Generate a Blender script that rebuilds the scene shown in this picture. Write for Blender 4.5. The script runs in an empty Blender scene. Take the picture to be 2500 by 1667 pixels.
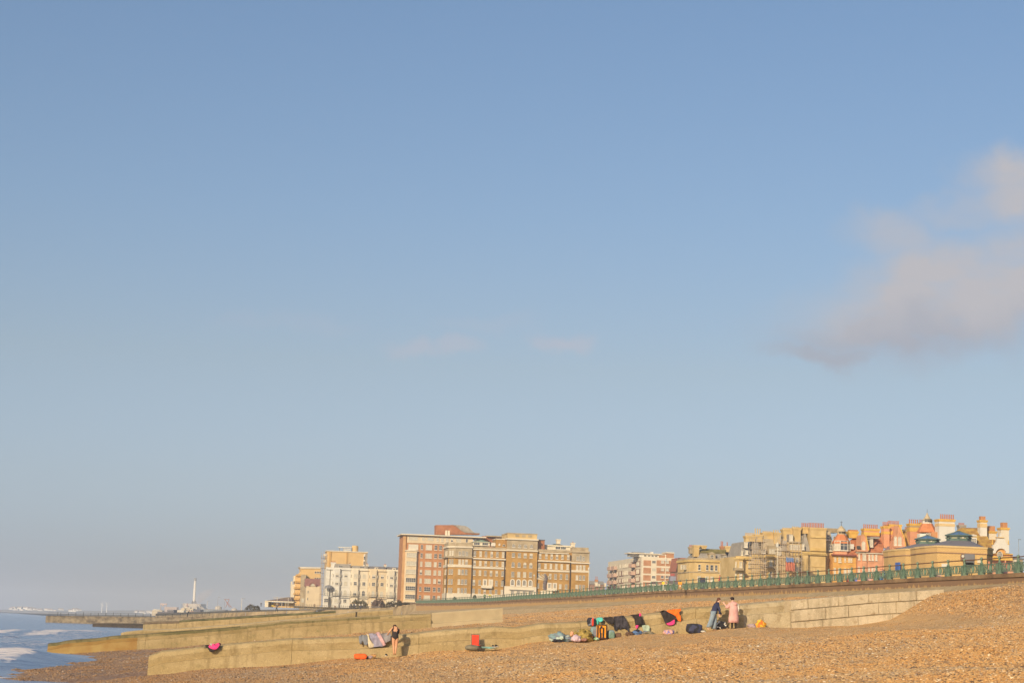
import bpy, bmesh, math, random
import numpy as np
from mathutils import Vector, Matrix, noise
random.seed(7)
PI=math.pi
S=bpy.context.scene
COL=S.collection
# ---------------------------------------------------------------- camera, sky, sun
F=4500.0; EYE=3.3; ROLL=math.radians(1.9); PITCH=math.radians(8.83)
cam=bpy.data.cameras.new('camera'); camo=bpy.data.objects.new('camera',cam); COL.objects.link(camo)
cam.sensor_width=36; cam.lens=F/2500*36; cam.clip_start=.5; cam.clip_end=40000
RM=Matrix.Rotation(PI/2+PITCH,3,'X')@Matrix.Rotation(ROLL,3,'Z')
camo.matrix_world=Matrix.Translation((0,0,EYE))@RM.to_4x4()
S.camera=camo
SUN_EL=math.radians(22); SUN_TRAVEL=Vector((.42,.907,0)).normalized()
w=bpy.data.worlds.new('World'); S.world=w; w.use_nodes=True
nt=w.node_tree; N=nt.nodes; L=nt.links; N.clear()
def nn(t,**k):
    n=N.new(t)
    for a,b in k.items(): setattr(n,a,b)
    return n
sky=nn('ShaderNodeTexSky',sky_type='NISHITA'); sky.sun_disc=False; sky.sun_elevation=SUN_EL
sky.sun_rotation=math.atan2(-SUN_TRAVEL.x,-SUN_TRAVEL.y)
sky.air_density=1.0; sky.dust_density=1.6; sky.ozone_density=2.5; sky.altitude=0
bg=nn('ShaderNodeBackground'); bg.inputs[1].default_value=.10
out=nn('ShaderNodeOutputWorld')
# clouds: soft low bank to the north-west, thin wisps in the middle
tc=nn('ShaderNodeTexCoord')
def unit(px,py):
    d=RM@Vector(((px-1250)/F,(833.5-py)/F,-1)); return d.normalized()
prev=None
def blob(px,py,rx,ry,amp,rot=0):
    # elliptical falloff in direction space, axes given in degrees
    c=unit(px,py); r=Vector((c.y,-c.x,0)).normalized(); u=r.cross(c).normalized()
    r2=r*math.cos(rot)+u*math.sin(rot); u2=u*math.cos(rot)-r*math.sin(rot)
    def dot(v):
        n=nn('ShaderNodeVectorMath',operation='DOT_PRODUCT'); L.new(warp.outputs[0],n.inputs[0]); n.inputs[1].default_value=v; return n.outputs['Value']
    a=nn('ShaderNodeMath',operation='MULTIPLY'); L.new(dot(r2),a.inputs[0]); a.inputs[1].default_value=1/math.tan(math.radians(rx))
    b=nn('ShaderNodeMath',operation='SUBTRACT'); L.new(dot(u2),b.inputs[0]); b.inputs[1].default_value=0
    b2=nn('ShaderNodeMath',operation='MULTIPLY'); L.new(b.outputs[0],b2.inputs[0]); b2.inputs[1].default_value=1/math.tan(math.radians(ry))
    cmb=nn('ShaderNodeCombineXYZ'); L.new(a.outputs[0],cmb.inputs[0]); L.new(b2.outputs[0],cmb.inputs[1])
    ln=nn('ShaderNodeVectorMath',operation='LENGTH'); L.new(cmb.outputs[0],ln.inputs[0])
    m=nn('ShaderNodeMapRange',interpolation_type='SMOOTHSTEP'); L.new(ln.outputs['Value'],m.inputs[0])
    m.inputs[1].default_value=1.2; m.inputs[2].default_value=0.2; m.inputs[3].default_value=0; m.inputs[4].default_value=amp
    f=nn('ShaderNodeMath',operation='GREATER_THAN'); L.new(dot(c),f.inputs[0]); f.inputs[1].default_value=0
    g=nn('ShaderNodeMath',operation='MULTIPLY'); L.new(m.outputs[0],g.inputs[0]); L.new(f.outputs[0],g.inputs[1])
    return g.outputs[0]
nz=nn('ShaderNodeTexNoise'); nz.inputs['Scale'].default_value=17; nz.inputs['Detail'].default_value=8; nz.inputs['Roughness'].default_value=.6
L.new(tc.outputs['Generated'],nz.inputs['Vector'])
sub=nn('ShaderNodeVectorMath',operation='SUBTRACT'); L.new(nz.outputs['Color'],sub.inputs[0]); sub.inputs[1].default_value=(.5,.5,.5)
sc=nn('ShaderNodeVectorMath',operation='SCALE'); L.new(sub.outputs[0],sc.inputs[0]); sc.inputs['Scale'].default_value=.055
warp=nn('ShaderNodeVectorMath',operation='ADD'); L.new(tc.outputs['Generated'],warp.inputs[0]); L.new(sc.outputs[0],warp.inputs[1])
mask=None
for args in [(2360,730,6.0,2.0,1.3,.12),(2260,785,5.4,1.15,1.2,.06),(2190,600,2.2,1.1,.65,-.3),(2490,455,1.9,1.3,1.1,0),(2520,640,2.6,1.9,.9,.0),(2030,850,2.8,.5,.95,.05),(2280,700,3.4,1.2,1.0,.0),(2360,510,2.4,.7,.5,.3)]:
    o=blob(*args)
    if mask is None: mask=o
    else:
        mx=nn('ShaderNodeMath',operation='MAXIMUM'); L.new(mask,mx.inputs[0]); L.new(o,mx.inputs[1]); mask=mx.outputs[0]
n2=nn('ShaderNodeTexNoise'); n2.inputs['Scale'].default_value=32; n2.inputs['Detail'].default_value=6
mp=nn('ShaderNodeMapping'); mp.inputs['Scale'].default_value=(1,1,2.2); L.new(tc.outputs['Generated'],mp.inputs[0]); L.new(mp.outputs[0],n2.inputs['Vector'])
mr=nn('ShaderNodeMapRange'); L.new(n2.outputs[0],mr.inputs[0]); mr.inputs[1].default_value=.3; mr.inputs[2].default_value=.68; mr.inputs[3].default_value=.62; mr.inputs[4].default_value=1.1
mk=nn('ShaderNodeMath',operation='MULTIPLY'); L.new(mask,mk.inputs[0]); L.new(mr.outputs[0],mk.inputs[1])
mk2=nn('ShaderNodeMath',operation='MULTIPLY',use_clamp=True); L.new(mk.outputs[0],mk2.inputs[0]); mk2.inputs[1].default_value=1.0
# cloud underside greyer, upper side warmer (a function of altitude in the bank)
sepz=nn('ShaderNodeSeparateXYZ'); L.new(warp.outputs[0],sepz.inputs[0])
zr=nn('ShaderNodeMapRange'); L.new(sepz.outputs[2],zr.inputs[0]); zr.inputs[1].default_value=unit(2250,835).z; zr.inputs[2].default_value=unit(2250,730).z
cc=nn('ShaderNodeMix',data_type='RGBA'); cc.inputs[6].default_value=(3.15,3.4,4.05,1); cc.inputs[7].default_value=(4.15,4.1,4.4,1); L.new(zr.outputs[0],cc.inputs[0])
tint=nn('ShaderNodeMix',data_type='RGBA',blend_type='MULTIPLY'); tint.inputs[0].default_value=1; tint.inputs[7].default_value=(1.0,1.0,1.0,1)
sz2=nn('ShaderNodeSeparateXYZ'); L.new(tc.outputs['Generated'],sz2.inputs[0])
hr_=nn('ShaderNodeMapRange'); L.new(sz2.outputs[2],hr_.inputs[0]); hr_.inputs[1].default_value=0; hr_.inputs[2].default_value=.35
ramp=nn('ShaderNodeValToRGB'); L.new(hr_.outputs[0],ramp.inputs[0]); re=ramp.color_ramp.elements
STOPS=[(0,(.70,.84,1.30)),(.03,(.80,.89,1.22)),(.075,(.87,.86,1.0)),(.14,(.95,.86,.84)),(.22,(.92,.91,.92)),(.33,(.90,.94,.97))]
re[0].position=0; re[1].position=STOPS[-1][0]/.35
for i,(p,c) in enumerate(STOPS):
    e=re[0] if i==0 else (re[len(re)-1] if i==len(STOPS)-1 else re.new(p/.35)); e.color=(c[0]/2,c[1]/2,c[2]/2,1)
dbl=nn('ShaderNodeVectorMath',operation='SCALE'); L.new(ramp.outputs[0],dbl.inputs[0]); dbl.inputs['Scale'].default_value=2
L.new(dbl.outputs[0],tint.inputs[7])
L.new(sky.outputs[0],tint.inputs[6])
wm=None
for args in [(1355,830,1.3,.4,.5,.1),(1010,850,1.1,.5,.42,-.3),(1110,860,.9,.4,.36,.1),(1180,800,1.8,.35,.12,.0),(700,800,3,.4,.10,.1)]:
    o=blob(*args)
    if wm is None: wm=o
    else:
        mx=nn('ShaderNodeMath',operation='MAXIMUM'); L.new(wm,mx.inputs[0]); L.new(o,mx.inputs[1]); wm=mx.outputs[0]
wk=nn('ShaderNodeMath',operation='MULTIPLY'); L.new(wm,wk.inputs[0]); L.new(mr.outputs[0],wk.inputs[1])
wmix=nn('ShaderNodeMix',data_type='RGBA'); L.new(wk.outputs[0],wmix.inputs[0]); L.new(tint.outputs[2],wmix.inputs[6]); wmix.inputs[7].default_value=(4.5,4.2,4.7,1)
mixc=nn('ShaderNodeMix',data_type='RGBA'); L.new(mk2.outputs[0],mixc.inputs[0]); L.new(wmix.outputs[2],mixc.inputs[6]); L.new(cc.outputs[2],mixc.inputs[7])
L.new(mixc.outputs[2],bg.inputs[0]); L.new(bg.outputs[0],out.inputs[0])
sl=bpy.data.lights.new('sun','SUN'); sl.energy=3.8; sl.angle=math.radians(.55); sl.color=(1,.80,.52)
so=bpy.data.objects.new('sun',sl); COL.objects.link(so)
sd=SUN_TRAVEL*math.cos(SUN_EL)+Vector((0,0,-math.sin(SUN_EL)))
so.rotation_euler=sd.to_track_quat('-Z','Y').to_euler(); so.location=(-60,-120,90)
S.view_settings.view_transform='Standard'; S.view_settings.look='None'; S.view_settings.exposure=0.27; S.cycles.volume_bounces=2; S.view_settings.gamma=1
S.view_settings.use_curve_mapping=False
# ---------------------------------------------------------------- helpers
def ray(px,py):
    d=RM@Vector(((px-1250)/F,(833.5-py)/F,-1)); return d/d.y
def at(px,py,D):
    r=ray(px,py); return Vector((r.x*D,D,EYE+r.z*D))
NS=Vector((.99,.1411,0)).normalized()   # inland, across the beach
NT=Vector((-NS.y,NS.x,0))              # along the beach
def st(s,t,z=0): return NS*s+NT*t+Vector((0,0,z))
AL=math.atan2(NS.y,NS.x)
def crop(x0,y0,k): return lambda x,y:(x0+x/k,y0+y/k)
C0=crop(0,0,1); CA=crop(0,1370,5.28); CB=crop(350,1370,5.28); C3=crop(600,1300,5.88); C4=crop(960,1260,7.13); C5=crop(1200,1260,7.13)
D1=crop(1450,1300,6.357); D2=crop(1640,1260,5.6); D3=crop(2000,1220,7.84); D4=crop(2200,1220,7.84)
E1=crop(340,1500,6.533); E2=crop(840,1500,5.6); E3=crop(1320,1460,6.19); E4=crop(1640,1430,9.046)
def lerp(a,b,t): return a+(b-a)*t
def itp(x,xs,ys):
    return float(np.interp(x,xs,ys))
MATS={}
def mat(name,col,rough=.85,var=.15,scale=1.5,bump=0,bscale=8,col2=None,metal=0,streak=0,emit=None,spec=.3,alpha=None,coord='Object'):
    if name in MATS: return MATS[name]
    m=bpy.data.materials.new(name); m.use_nodes=True; MATS[name]=m
    t=m.node_tree; n=t.nodes; l=t.links; b=n['Principled BSDF']
    b.inputs['Roughness'].default_value=rough; b.inputs['Metallic'].default_value=metal; b.inputs['Specular IOR Level'].default_value=spec
    tcn=n.new('ShaderNodeTexCoord'); nz=n.new('ShaderNodeTexNoise'); nz.inputs['Scale'].default_value=scale; nz.inputs['Detail'].default_value=6; nz.inputs['Roughness'].default_value=.6
    src=tcn.outputs[coord]
    if streak:
        mp=n.new('ShaderNodeMapping'); mp.inputs['Scale'].default_value=(1,1,streak); l.new(src,mp.inputs[0]); src2=mp.outputs[0]
    else: src2=src
    l.new(src2,nz.inputs['Vector'])
    r=n.new('ShaderNodeValToRGB'); l.new(nz.outputs[0],r.inputs[0])
    a=[max(0,c*(1-var)) for c in col]; c2=col2 if col2 else [min(.95,c*(1+var)) for c in col]
    r.color_ramp.elements[0].position=.36; r.color_ramp.elements[1].position=.64
    r.color_ramp.elements[0].color=(*a,1); r.color_ramp.elements[1].color=(*c2,1)
    l.new(r.outputs[0],b.inputs['Base Color'])
    if bump:
        nb=n.new('ShaderNodeTexNoise'); nb.inputs['Scale'].default_value=bscale; nb.inputs['Detail'].default_value=5; l.new(src,nb.inputs['Vector'])
        bp=n.new('ShaderNodeBump'); bp.inputs['Strength'].default_value=bump; bp.inputs['Distance'].default_value=.05; l.new(nb.outputs[0],bp.inputs['Height']); l.new(bp.outputs[0],b.inputs['Normal'])
    if emit: b.inputs['Emission Color'].default_value=(*emit,1); b.inputs['Emission Strength'].default_value=1
    return m
def link(o,parent=None):
    COL.objects.link(o)
    if parent is not None: o.parent=parent
    return o
def tag(o,label=None,cat=None,group=None,kind=None):
    if label: o['label']=label
    if cat: o['category']=cat
    if group: o['group']=group
    if kind: o['kind']=kind
    return o
def mesh(name,verts,faces,mats,parent=None,mi=None,smooth=False,loc=None):
    me=bpy.data.meshes.new(name); me.from_pydata([tuple(v) for v in verts],[],faces)
    for m in (mats if isinstance(mats,(list,tuple)) else [mats]): me.materials.append(m)
    if mi is not None: me.polygons.foreach_set('material_index',mi)
    if smooth: me.polygons.foreach_set('use_smooth',[True]*len(me.polygons))
    me.update()
    o=bpy.data.objects.new(name,me); link(o,parent)
    if loc is not None: o.location=loc
    return o
def inst(o,parent,loc=(0,0,0),rz=0,scale=None):
    c=o.copy(); COL.objects.link(c); c.parent=parent; c.location=loc; c.rotation_euler=(0,0,rz)
    if scale: c.scale=scale
    return c
class MB:
    def __init__(s): s.v=[]; s.f=[]; s.m=[]
    def add(s,vs,fs,m=0):
        b=len(s.v); s.v+= [tuple(v) for v in vs]; s.f+=[tuple(i+b for i in f) for f in fs]; s.m+=[m]*len(fs)
    def box(s,x0,x1,y0,y1,z0,z1,m=0,rz=0,o=(0,0,0)):
        vs=[Vector((x,y,z)) for z in (z0,z1) for x,y in ((x0,y0),(x1,y0),(x1,y1),(x0,y1))]
        if rz: M=Matrix.Rotation(rz,3,'Z'); vs=[M@v for v in vs]
        vs=[v+Vector(o) for v in vs]
        s.add(vs,[(0,3,2,1),(4,5,6,7),(0,1,5,4),(1,2,6,5),(2,3,7,6),(3,0,4,7)],m)
    def prism(s,pts,z0,z1,m=0,top=None):
        # footprint (ccw) extruded, top = scaled/offset footprint
        n=len(pts); tp=top or pts
        vs=[(x,y,z0) for x,y in pts]+[(x,y,z1) for x,y in tp]
        s.add(vs,[tuple(range(n-1,-1,-1)),tuple(range(n,2*n))]+[(i,(i+1)%n,n+(i+1)%n,n+i) for i in range(n)],m)
    def slab(s,pts,y0,y1,m=0):
        # outline in x,z extruded along y (pts ccw seen from -y)
        n=len(pts)
        vs=[(x,y0,z) for x,z in pts]+[(x,y1,z) for x,z in pts]
        s.add(vs,[tuple(range(n)),tuple(range(2*n-1,n-1,-1))]+[((i+1)%n,i,n+i,n+(i+1)%n) for i in range(n)],m)
    def tube(s,p,q,r0,r1=None,n=8,m=0,cap=True):
        p=Vector(p); q=Vector(q); r1=r0 if r1 is None else r1
        d=(q-p).normalized(); a=d.orthogonal().normalized(); b=d.cross(a)
        vs=[c+(a*math.cos(2*PI*i/n)+b*math.sin(2*PI*i/n))*r for c,r in ((p,r0),(q,r1)) for i in range(n)]
        fs=[(i,(i+1)%n,n+(i+1)%n,n+i) for i in range(n)]
        if cap: fs+=[tuple(range(n-1,-1,-1)),tuple(range(n,2*n))]
        s.add(vs,fs,m)
    def lathe(s,prof,n=12,o=(0,0,0),m=0):
        vs=[];fs=[]
        for r,z in prof:
            for i in range(n): vs.append((o[0]+r*math.cos(2*PI*i/n+PI/n),o[1]+r*math.sin(2*PI*i/n+PI/n),o[2]+z))
        for k in range(len(prof)-1):
            for i in range(n): fs.append((k*n+i,k*n+(i+1)%n,(k+1)*n+(i+1)%n,(k+1)*n+i))
        fs+=[tuple(range(n-1,-1,-1)),tuple(range((len(prof)-1)*n,len(prof)*n))]
        s.add(vs,fs,m)
    def obj(s,name,mats,parent=None,smooth=False,loc=None): return mesh(name,s.v,s.f,mats,parent,s.m,smooth,loc)
def empty(name,loc,rz=0,label=None,cat=None,group=None):
    e=bpy.data.objects.new(name,None); e.empty_display_size=.5; link(e); e.location=loc; e.rotation_euler=(0,0,rz)
    return tag(e,label,cat,group)
def fbm(x,y,sc,seed=0,oct=3):
    return noise.fractal(Vector((x/sc,y/sc,seed*7.3)),.6,2.0,oct)
# ---------------------------------------------------------------- shingle, sea
def smooth(a,b,x):
    x=min(1,max(0,(x-a)/(b-a))); return x*x*(3-2*x)
PS=[-200,-60,-30,-12,0,12,24,36,45,56]; PZ=[-14,-5.5,-2.2,-.3,.9,2.2,3.5,4.75,5.9,7.4]
GT=[91.6,156,226,345]
def beach(s,t,fine=True):
    sh=itp(t,[0,90,96,154,220,480],[0,0,2.5,4.5,6,10])*(1-smooth(15,40,s))
    z=itp(s+sh,PS,PZ)
    if t<93: z-=.2*(1-smooth(-9,-3.5,s))
    if t>230: z-=smooth(230,400,t)*smooth(38,56,s)*2.6
    if t<93.5:   # storm bank in front of the first groyne
        z+=smooth(32.8,35.9,s)*1.16*smooth(80,90.5,t)*(1-smooth(42,56,s))
        z+=.10*math.sin(s*1.25+.02*t)*smooth(2,8,s)*(1-smooth(26,31,s))*smooth(10,40,t)*.8
        z-=.35*smooth(26,29,s)*(1-smooth(31,34,s))*.5
    z+=.12*fbm(s,t,14,1)*smooth(-14,0,s)*(1-smooth(50,57,s))
    if fine: z+=.05*fbm(s,t*.5,1.6,2,3)*(1 if t<93 else 2.2)
    return z
def grid(ss,ts,f):
    vs=[st(s,t,f(s,t)) for t in ts for s in ss]; n=len(ss)
    fs=[(j*n+i,j*n+i+1,(j+1)*n+i+1,(j+1)*n+i) for j in range(len(ts)-1) for i in range(n-1)]
    return vs,fs
def rangef(a,b,d):
    n=max(1,int(round((b-a)/d))); return [a+(b-a)*i/n for i in range(n+1)]
# shingle material
def shingle_mat():
    m=bpy.data.materials.new('shingle'); m.use_nodes=True; t=m.node_tree; n=t.nodes; l=t.links; b=n['Principled BSDF']
    b.inputs['Roughness'].default_value=.85; b.inputs['Specular IOR Level'].default_value=.25
    g=n.new('ShaderNodeNewGeometry'); P=g.outputs['Position']
    vo=n.new('ShaderNodeTexVoronoi'); vo.inputs['Scale'].default_value=13; l.new(P,vo.inputs['Vector'])
    sep=n.new('ShaderNodeSeparateColor'); l.new(vo.outputs['Color'],sep.inputs[0])
    r=n.new('ShaderNodeValToRGB'); l.new(sep.outputs[0],r.inputs[0]); e=r.color_ramp.elements
    e[0].color=(.15,.085,.045,1); e[1].color=(.74,.56,.36,1); e[1].position=1
    for p,c in ((.12,(.40,.21,.085)),(.45,(.55,.31,.13)),(.75,(.63,.39,.18)),(.92,(.72,.52,.29))):
        x=e.new(p); x.color=(*c,1)
    # flat mean colour for the sandy track and patches
    n1=n.new('ShaderNodeTexNoise'); n1.inputs['Scale'].default_value=.22; n1.inputs['Detail'].default_value=5; l.new(P,n1.inputs['Vector'])
    n1b=n.new('ShaderNodeTexNoise'); n1b.inputs['Scale'].default_value=1.7; n1b.inputs['Detail'].default_value=4; l.new(P,n1b.inputs['Vector'])
    at_=n.new('ShaderNodeAttribute'); at_.attribute_name='sand'
    ad=n.new('ShaderNodeMath'); ad.operation='ADD'; l.new(at_.outputs['Fac'],ad.inputs[0]); 
    m0=n.new('ShaderNodeMath'); m0.operation='MULTIPLY_ADD'; l.new(n1.outputs[0],m0.inputs[0]); m0.inputs[1].default_value=.9; m0.inputs[2].default_value=-.42; l.new(m0.outputs[0],ad.inputs[1]); ad.use_clamp=True
    mix=n.new('ShaderNodeMix'); mix.data_type='RGBA'; l.new(ad.outputs[0],mix.inputs[0]); l.new(r.outputs[0],mix.inputs[6])
    r2=n.new('ShaderNodeValToRGB'); l.new(n1b.outputs[0],r2.inputs[0]); r2.color_ramp.elements[0].position=.3; r2.color_ramp.elements[1].position=.7
    r2.color_ramp.elements[0].color=(.60,.37,.16,1); r2.color_ramp.elements[1].color=(.72,.47,.23,1); l.new(r2.outputs[0],mix.inputs[7])
    # wet foreshore: darker, a little glossy
    wa=n.new('ShaderNodeAttribute'); wa.attribute_name='wet'
    wn=n.new('ShaderNodeMath'); wn.operation='MULTIPLY_ADD'; l.new(n1b.outputs[0],wn.inputs[0]); wn.inputs[1].default_value=.5; wn.inputs[2].default_value=-.25
    wad=n.new('ShaderNodeMath'); wad.operation='ADD'; wad.use_clamp=True; l.new(wa.outputs['Fac'],wad.inputs[0]); l.new(wn.outputs[0],wad.inputs[1])
    mw=n.new('ShaderNodeMix'); mw.data_type='RGBA'; mw.blend_type='MULTIPLY'; l.new(wad.outputs[0],mw.inputs[0]); l.new(mix.outputs[2],mw.inputs[6]); mw.inputs[7].default_value=(.55,.56,.72,1)
    sx_=n.new('ShaderNodeSeparateXYZ'); l.new(P,sx_.inputs[0]); fr_=n.new('ShaderNodeMapRange'); l.new(sx_.outputs[1],fr_.inputs[0]); fr_.inputs[1].default_value=110; fr_.inputs[2].default_value=190; fr_.inputs[3].default_value=1; fr_.inputs[4].default_value=1.22  # base colour lifted with distance, standing in for sunlit pebble sides
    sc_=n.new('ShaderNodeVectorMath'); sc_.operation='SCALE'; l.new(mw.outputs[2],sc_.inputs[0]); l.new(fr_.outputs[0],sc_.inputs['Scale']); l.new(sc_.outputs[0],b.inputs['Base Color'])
    rr=n.new('ShaderNodeMapRange'); l.new(wad.outputs[0],rr.inputs[0]); rr.inputs[3].default_value=.9; rr.inputs[4].default_value=.5; l.new(rr.outputs[0],b.inputs['Roughness'])
    bp=n.new('ShaderNodeBump'); bp.inputs['Distance'].default_value=.05; bp.inputs['Strength'].default_value=.8; bp.invert=True
    l.new(vo.outputs['Distance'],bp.inputs['Height']); 
    n4=n.new('ShaderNodeTexNoise'); n4.inputs['Scale'].default_value=1.3; n4.inputs['Detail'].default_value=6; n4.inputs['Roughness'].default_value=.7; l.new(P,n4.inputs['Vector'])
    bp2=n.new('ShaderNodeBump'); bp2.inputs['Distance'].default_value=.5; bp2.inputs['Strength'].default_value=.6; l.new(n4.outputs[0],bp2.inputs['Height']); l.new(bp.outputs[0],bp2.inputs['Normal'])
    l.new(bp2.outputs[0],b.inputs['Normal'])
    return m
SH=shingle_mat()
def ground_hit(px,py):
    r=RM@Vector(((px-1250)/F,(833.5-py)/F,-1)); r=r/r.y; y=25.0
    while y<140:
        p=r*y
        if EYE+p.z<=beach(p.dot(NS),p.dot(NT),False): break
        y+=.25
    return p.dot(NS),p.dot(NT)
_lo=sorted(ground_hit(*p) for p in [(1330,1592),(1500,1582),(1700,1570),(1900,1557),(2155,1543),(2330,1528),(2499,1508)])
_lx=[p[0] for p in _lo]; _lt=[p[1] for p in _lo]
def sandv(s,t):
    if t<93.5 and s>_lx[0]:
        w_=.9*fbm(s,t,4,8); a=smooth(-1.2,1.2,t+w_-float(np.interp(s,_lx,_lt)))*smooth(12,17,s)*(1-smooth(33.2,34,s)*smooth(76,80,t))
        return a*1.0-.12
    if t<93.5: return -.12
    if t<93.5:
        a=smooth(24.5,27,s)*(1-smooth(32.5,33.6,s))*.95
        a=max(a,.8*smooth(88,91,t)*smooth(12,18,s)*(1-smooth(33,33.6,s)))
        a=max(a,.45*smooth(15,16,s+.6*fbm(s,t,5,5))*(1-smooth(17,18.5,s)))
        return a-.12
    return .35 if t>110 else .2
def beach_sheet(name,ss,ts):
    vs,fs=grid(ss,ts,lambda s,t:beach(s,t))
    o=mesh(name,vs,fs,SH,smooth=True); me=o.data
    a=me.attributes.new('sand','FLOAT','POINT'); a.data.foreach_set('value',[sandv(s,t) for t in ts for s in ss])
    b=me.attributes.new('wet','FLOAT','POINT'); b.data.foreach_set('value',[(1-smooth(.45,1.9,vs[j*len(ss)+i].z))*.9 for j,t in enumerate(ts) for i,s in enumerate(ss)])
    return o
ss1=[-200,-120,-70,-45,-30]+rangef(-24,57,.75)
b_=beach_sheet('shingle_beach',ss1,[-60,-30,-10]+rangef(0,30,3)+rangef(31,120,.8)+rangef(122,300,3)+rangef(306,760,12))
tag(b_,kind='structure')
# ---------------------------------------------------------------- sea
def hit_t(px,py,t):
    r=ray(px,py); k=t/r.dot(NT); p=r*k; return p.dot(NS),EYE+p.z
def hit_s(px,py,s):
    r=ray(px,py); k=s/r.dot(NS); p=r*k; return p.dot(NT),EYE+p.z
def hit_z(px,py,z):
    r=ray(px,py); return r*((z-EYE)/r.z)
def sea_mat():
    m=bpy.data.materials.new('sea_water'); m.use_nodes=True; t=m.node_tree; n=t.nodes; l=t.links; b=n['Principled BSDF']
    b.inputs['Roughness'].default_value=.16; b.inputs['IOR'].default_value=1.33
    g=n.new('ShaderNodeNewGeometry'); P=g.outputs['Position']
    mp=n.new('ShaderNodeMapping'); mp.inputs['Scale'].default_value=(.35,1,1); l.new(P,mp.inputs[0])
    fo=n.new('ShaderNodeAttribute'); fo.attribute_name='foam'
    fn=n.new('ShaderNodeTexNoise'); fn.inputs['Scale'].default_value=1.9; fn.inputs['Detail'].default_value=10; fn.inputs['Roughness'].default_value=.8; l.new(mp.outputs[0],fn.inputs['Vector'])
    a=n.new('ShaderNodeMath'); a.operation='ADD'; l.new(fo.outputs['Fac'],a.inputs[0]); l.new(fn.outputs[0],a.inputs[1])
    mr=n.new('ShaderNodeMapRange'); l.new(a.outputs[0],mr.inputs[0]); mr.inputs[1].default_value=.93; mr.inputs[2].default_value=1.03
    c=n.new('ShaderNodeMix'); c.data_type='RGBA'; l.new(mr.outputs[0],c.inputs[0]); c.inputs[6].default_value=(.07,.11,.17,1); c.inputs[7].default_value=(.82,.76,.74,1)
    cn=n.new('ShaderNodeTexNoise'); cn.inputs['Scale'].default_value=.12; cn.inputs['Detail'].default_value=4; l.new(mp.outputs[0],cn.inputs['Vector'])
    cr=n.new('ShaderNodeMix'); cr.data_type='RGBA'; l.new(cn.outputs[0],cr.inputs[0]); cr.inputs[6].default_value=(.26,.33,.46,1); cr.inputs[7].default_value=(.15,.24,.40,1); l.new(cr.outputs[2],c.inputs[6])
    l.new(c.outputs[2],b.inputs['Base Color'])
    r=n.new('ShaderNodeMapRange'); l.new(mr.outputs[0],r.inputs[0]); r.inputs[3].default_value=.16; r.inputs[4].default_value=.9; l.new(r.outputs[0],b.inputs['Roughness'])
    w1=n.new('ShaderNodeTexNoise'); w1.inputs['Scale'].default_value=1.6; w1.inputs['Detail'].default_value=7; w1.inputs['Roughness'].default_value=.62; l.new(mp.outputs[0],w1.inputs['Vector'])
    bp=n.new('ShaderNodeBump'); bp.inputs['Strength'].default_value=1.0; bp.inputs['Distance'].default_value=.34; l.new(w1.outputs[0],bp.inputs['Height']); l.new(bp.outputs[0],b.inputs['Normal'])
    return m
SEA=sea_mat()
foam=[((0,1542),(250,1541),4,.30)][:0]  # (p,q,halfwidth,amp)
for a,b,wd,am in [((0,1549),(88,1545),2.6,.55),((95,1538),(330,1534),11,.34),((92,1553),(250,1554),2.0,.52),((0,1566),(60,1578),3.2,.42),((60,1566),(120,1580),4,.2),((0,1560),(30,1563),1.5,.4),
                  ((0,1628),(26,1618),.9,.5),((20,1620),(60,1607),1.5,.6),((60,1607),(125,1604),1.1,.3),((50,1618),(120,1598),2.2,.22),((0,1655),(22,1656),.8,.5),((290,1531),(400,1531),5,.42),
                  ((110,1592),(225,1597),1.2,.4),((225,1597),(205,1625),.5,.38),((205,1625),(120,1664),.4,.34),((0,1536),(60,1535),7,.2),((0,1552),(240,1545),4,.40),((0,1572),(110,1585),4,.40),((130,1560),(250,1550),4,.42),((0,1530),(140,1526),6,.22),((0,1590),(115,1588),3,.3),((60,1640),(180,1620),2.5,.27)]:
    pa,pb=hit_z(*a,0),hit_z(*b,0); pa.z=pb.z=0; foam.append((pa,pb,wd,am))
def foamv(p):
    v=0
    for a,b,wd,am in foam:
        ab=b-a; k=max(0,min(1,(p-a).dot(ab)/ab.length_squared)); d=(p-(a+ab*k)).length
        if d<wd*2: v=max(v,am*(1-smooth(wd*.6,wd*2,d)))
    return v
def seaz(p):
    y=p.y; am=1-smooth(300,500,y)
    sh=p.dot(NS)
    z=.07*fbm(p.x*.5+p.y*.2,p.y,7,11)*am+.06*fbm(p.x*.4,p.y,2.0,12)*am
    for a,b,wd,amf in foam[:9]:
        if amf<.4: continue
        ab=b-a; k=(p-a).dot(ab)/ab.length_squared
        if -.15<k<1.15:
            q=a+ab*k; d=(p-q).y
            if abs(d)<wd*2.2: z+=.55*math.exp(-(d/(wd*.8))**2)*min(1,(k+.15)*5,(1.15-k)*5)
    return z
ys=rangef(60,130,.8)+rangef(131,240,1.3)[0:]+rangef(242,420,3)+rangef(430,700,15)
nx=90; V=[];FO=[]
for y in ys:
    xl=-.31*y-6; xr=min(-.10*y+4,-8)
    for i in range(nx+1):
        p=Vector((lerp(xl,xr,i/nx),y,0)); p.z=seaz(p); V.append(p); FO.append(foamv(Vector((p.x,p.y,0))))
Fc=[(j*(nx+1)+i,j*(nx+1)+i+1,(j+1)*(nx+1)+i+1,(j+1)*(nx+1)+i) for j in range(len(ys)-1) for i in range(nx)]
o=mesh('sea',V,Fc,SEA,smooth=True); a=o.data.attributes.new('foam','FLOAT','POINT'); a.data.foreach_set('value',FO); tag(o,kind='structure')
# open sea beyond and beside the breaking waves, a hand lower so the surf lies on top
mb=MB(); mb.add([(-9000,-60,-.22),(600,-60,-.22),(600,14000,-.22),(-9000,14000,-.22)],[(0,1,2,3)])
o=mb.obj('open_sea',SEA); tag(o,kind='structure')
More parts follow.
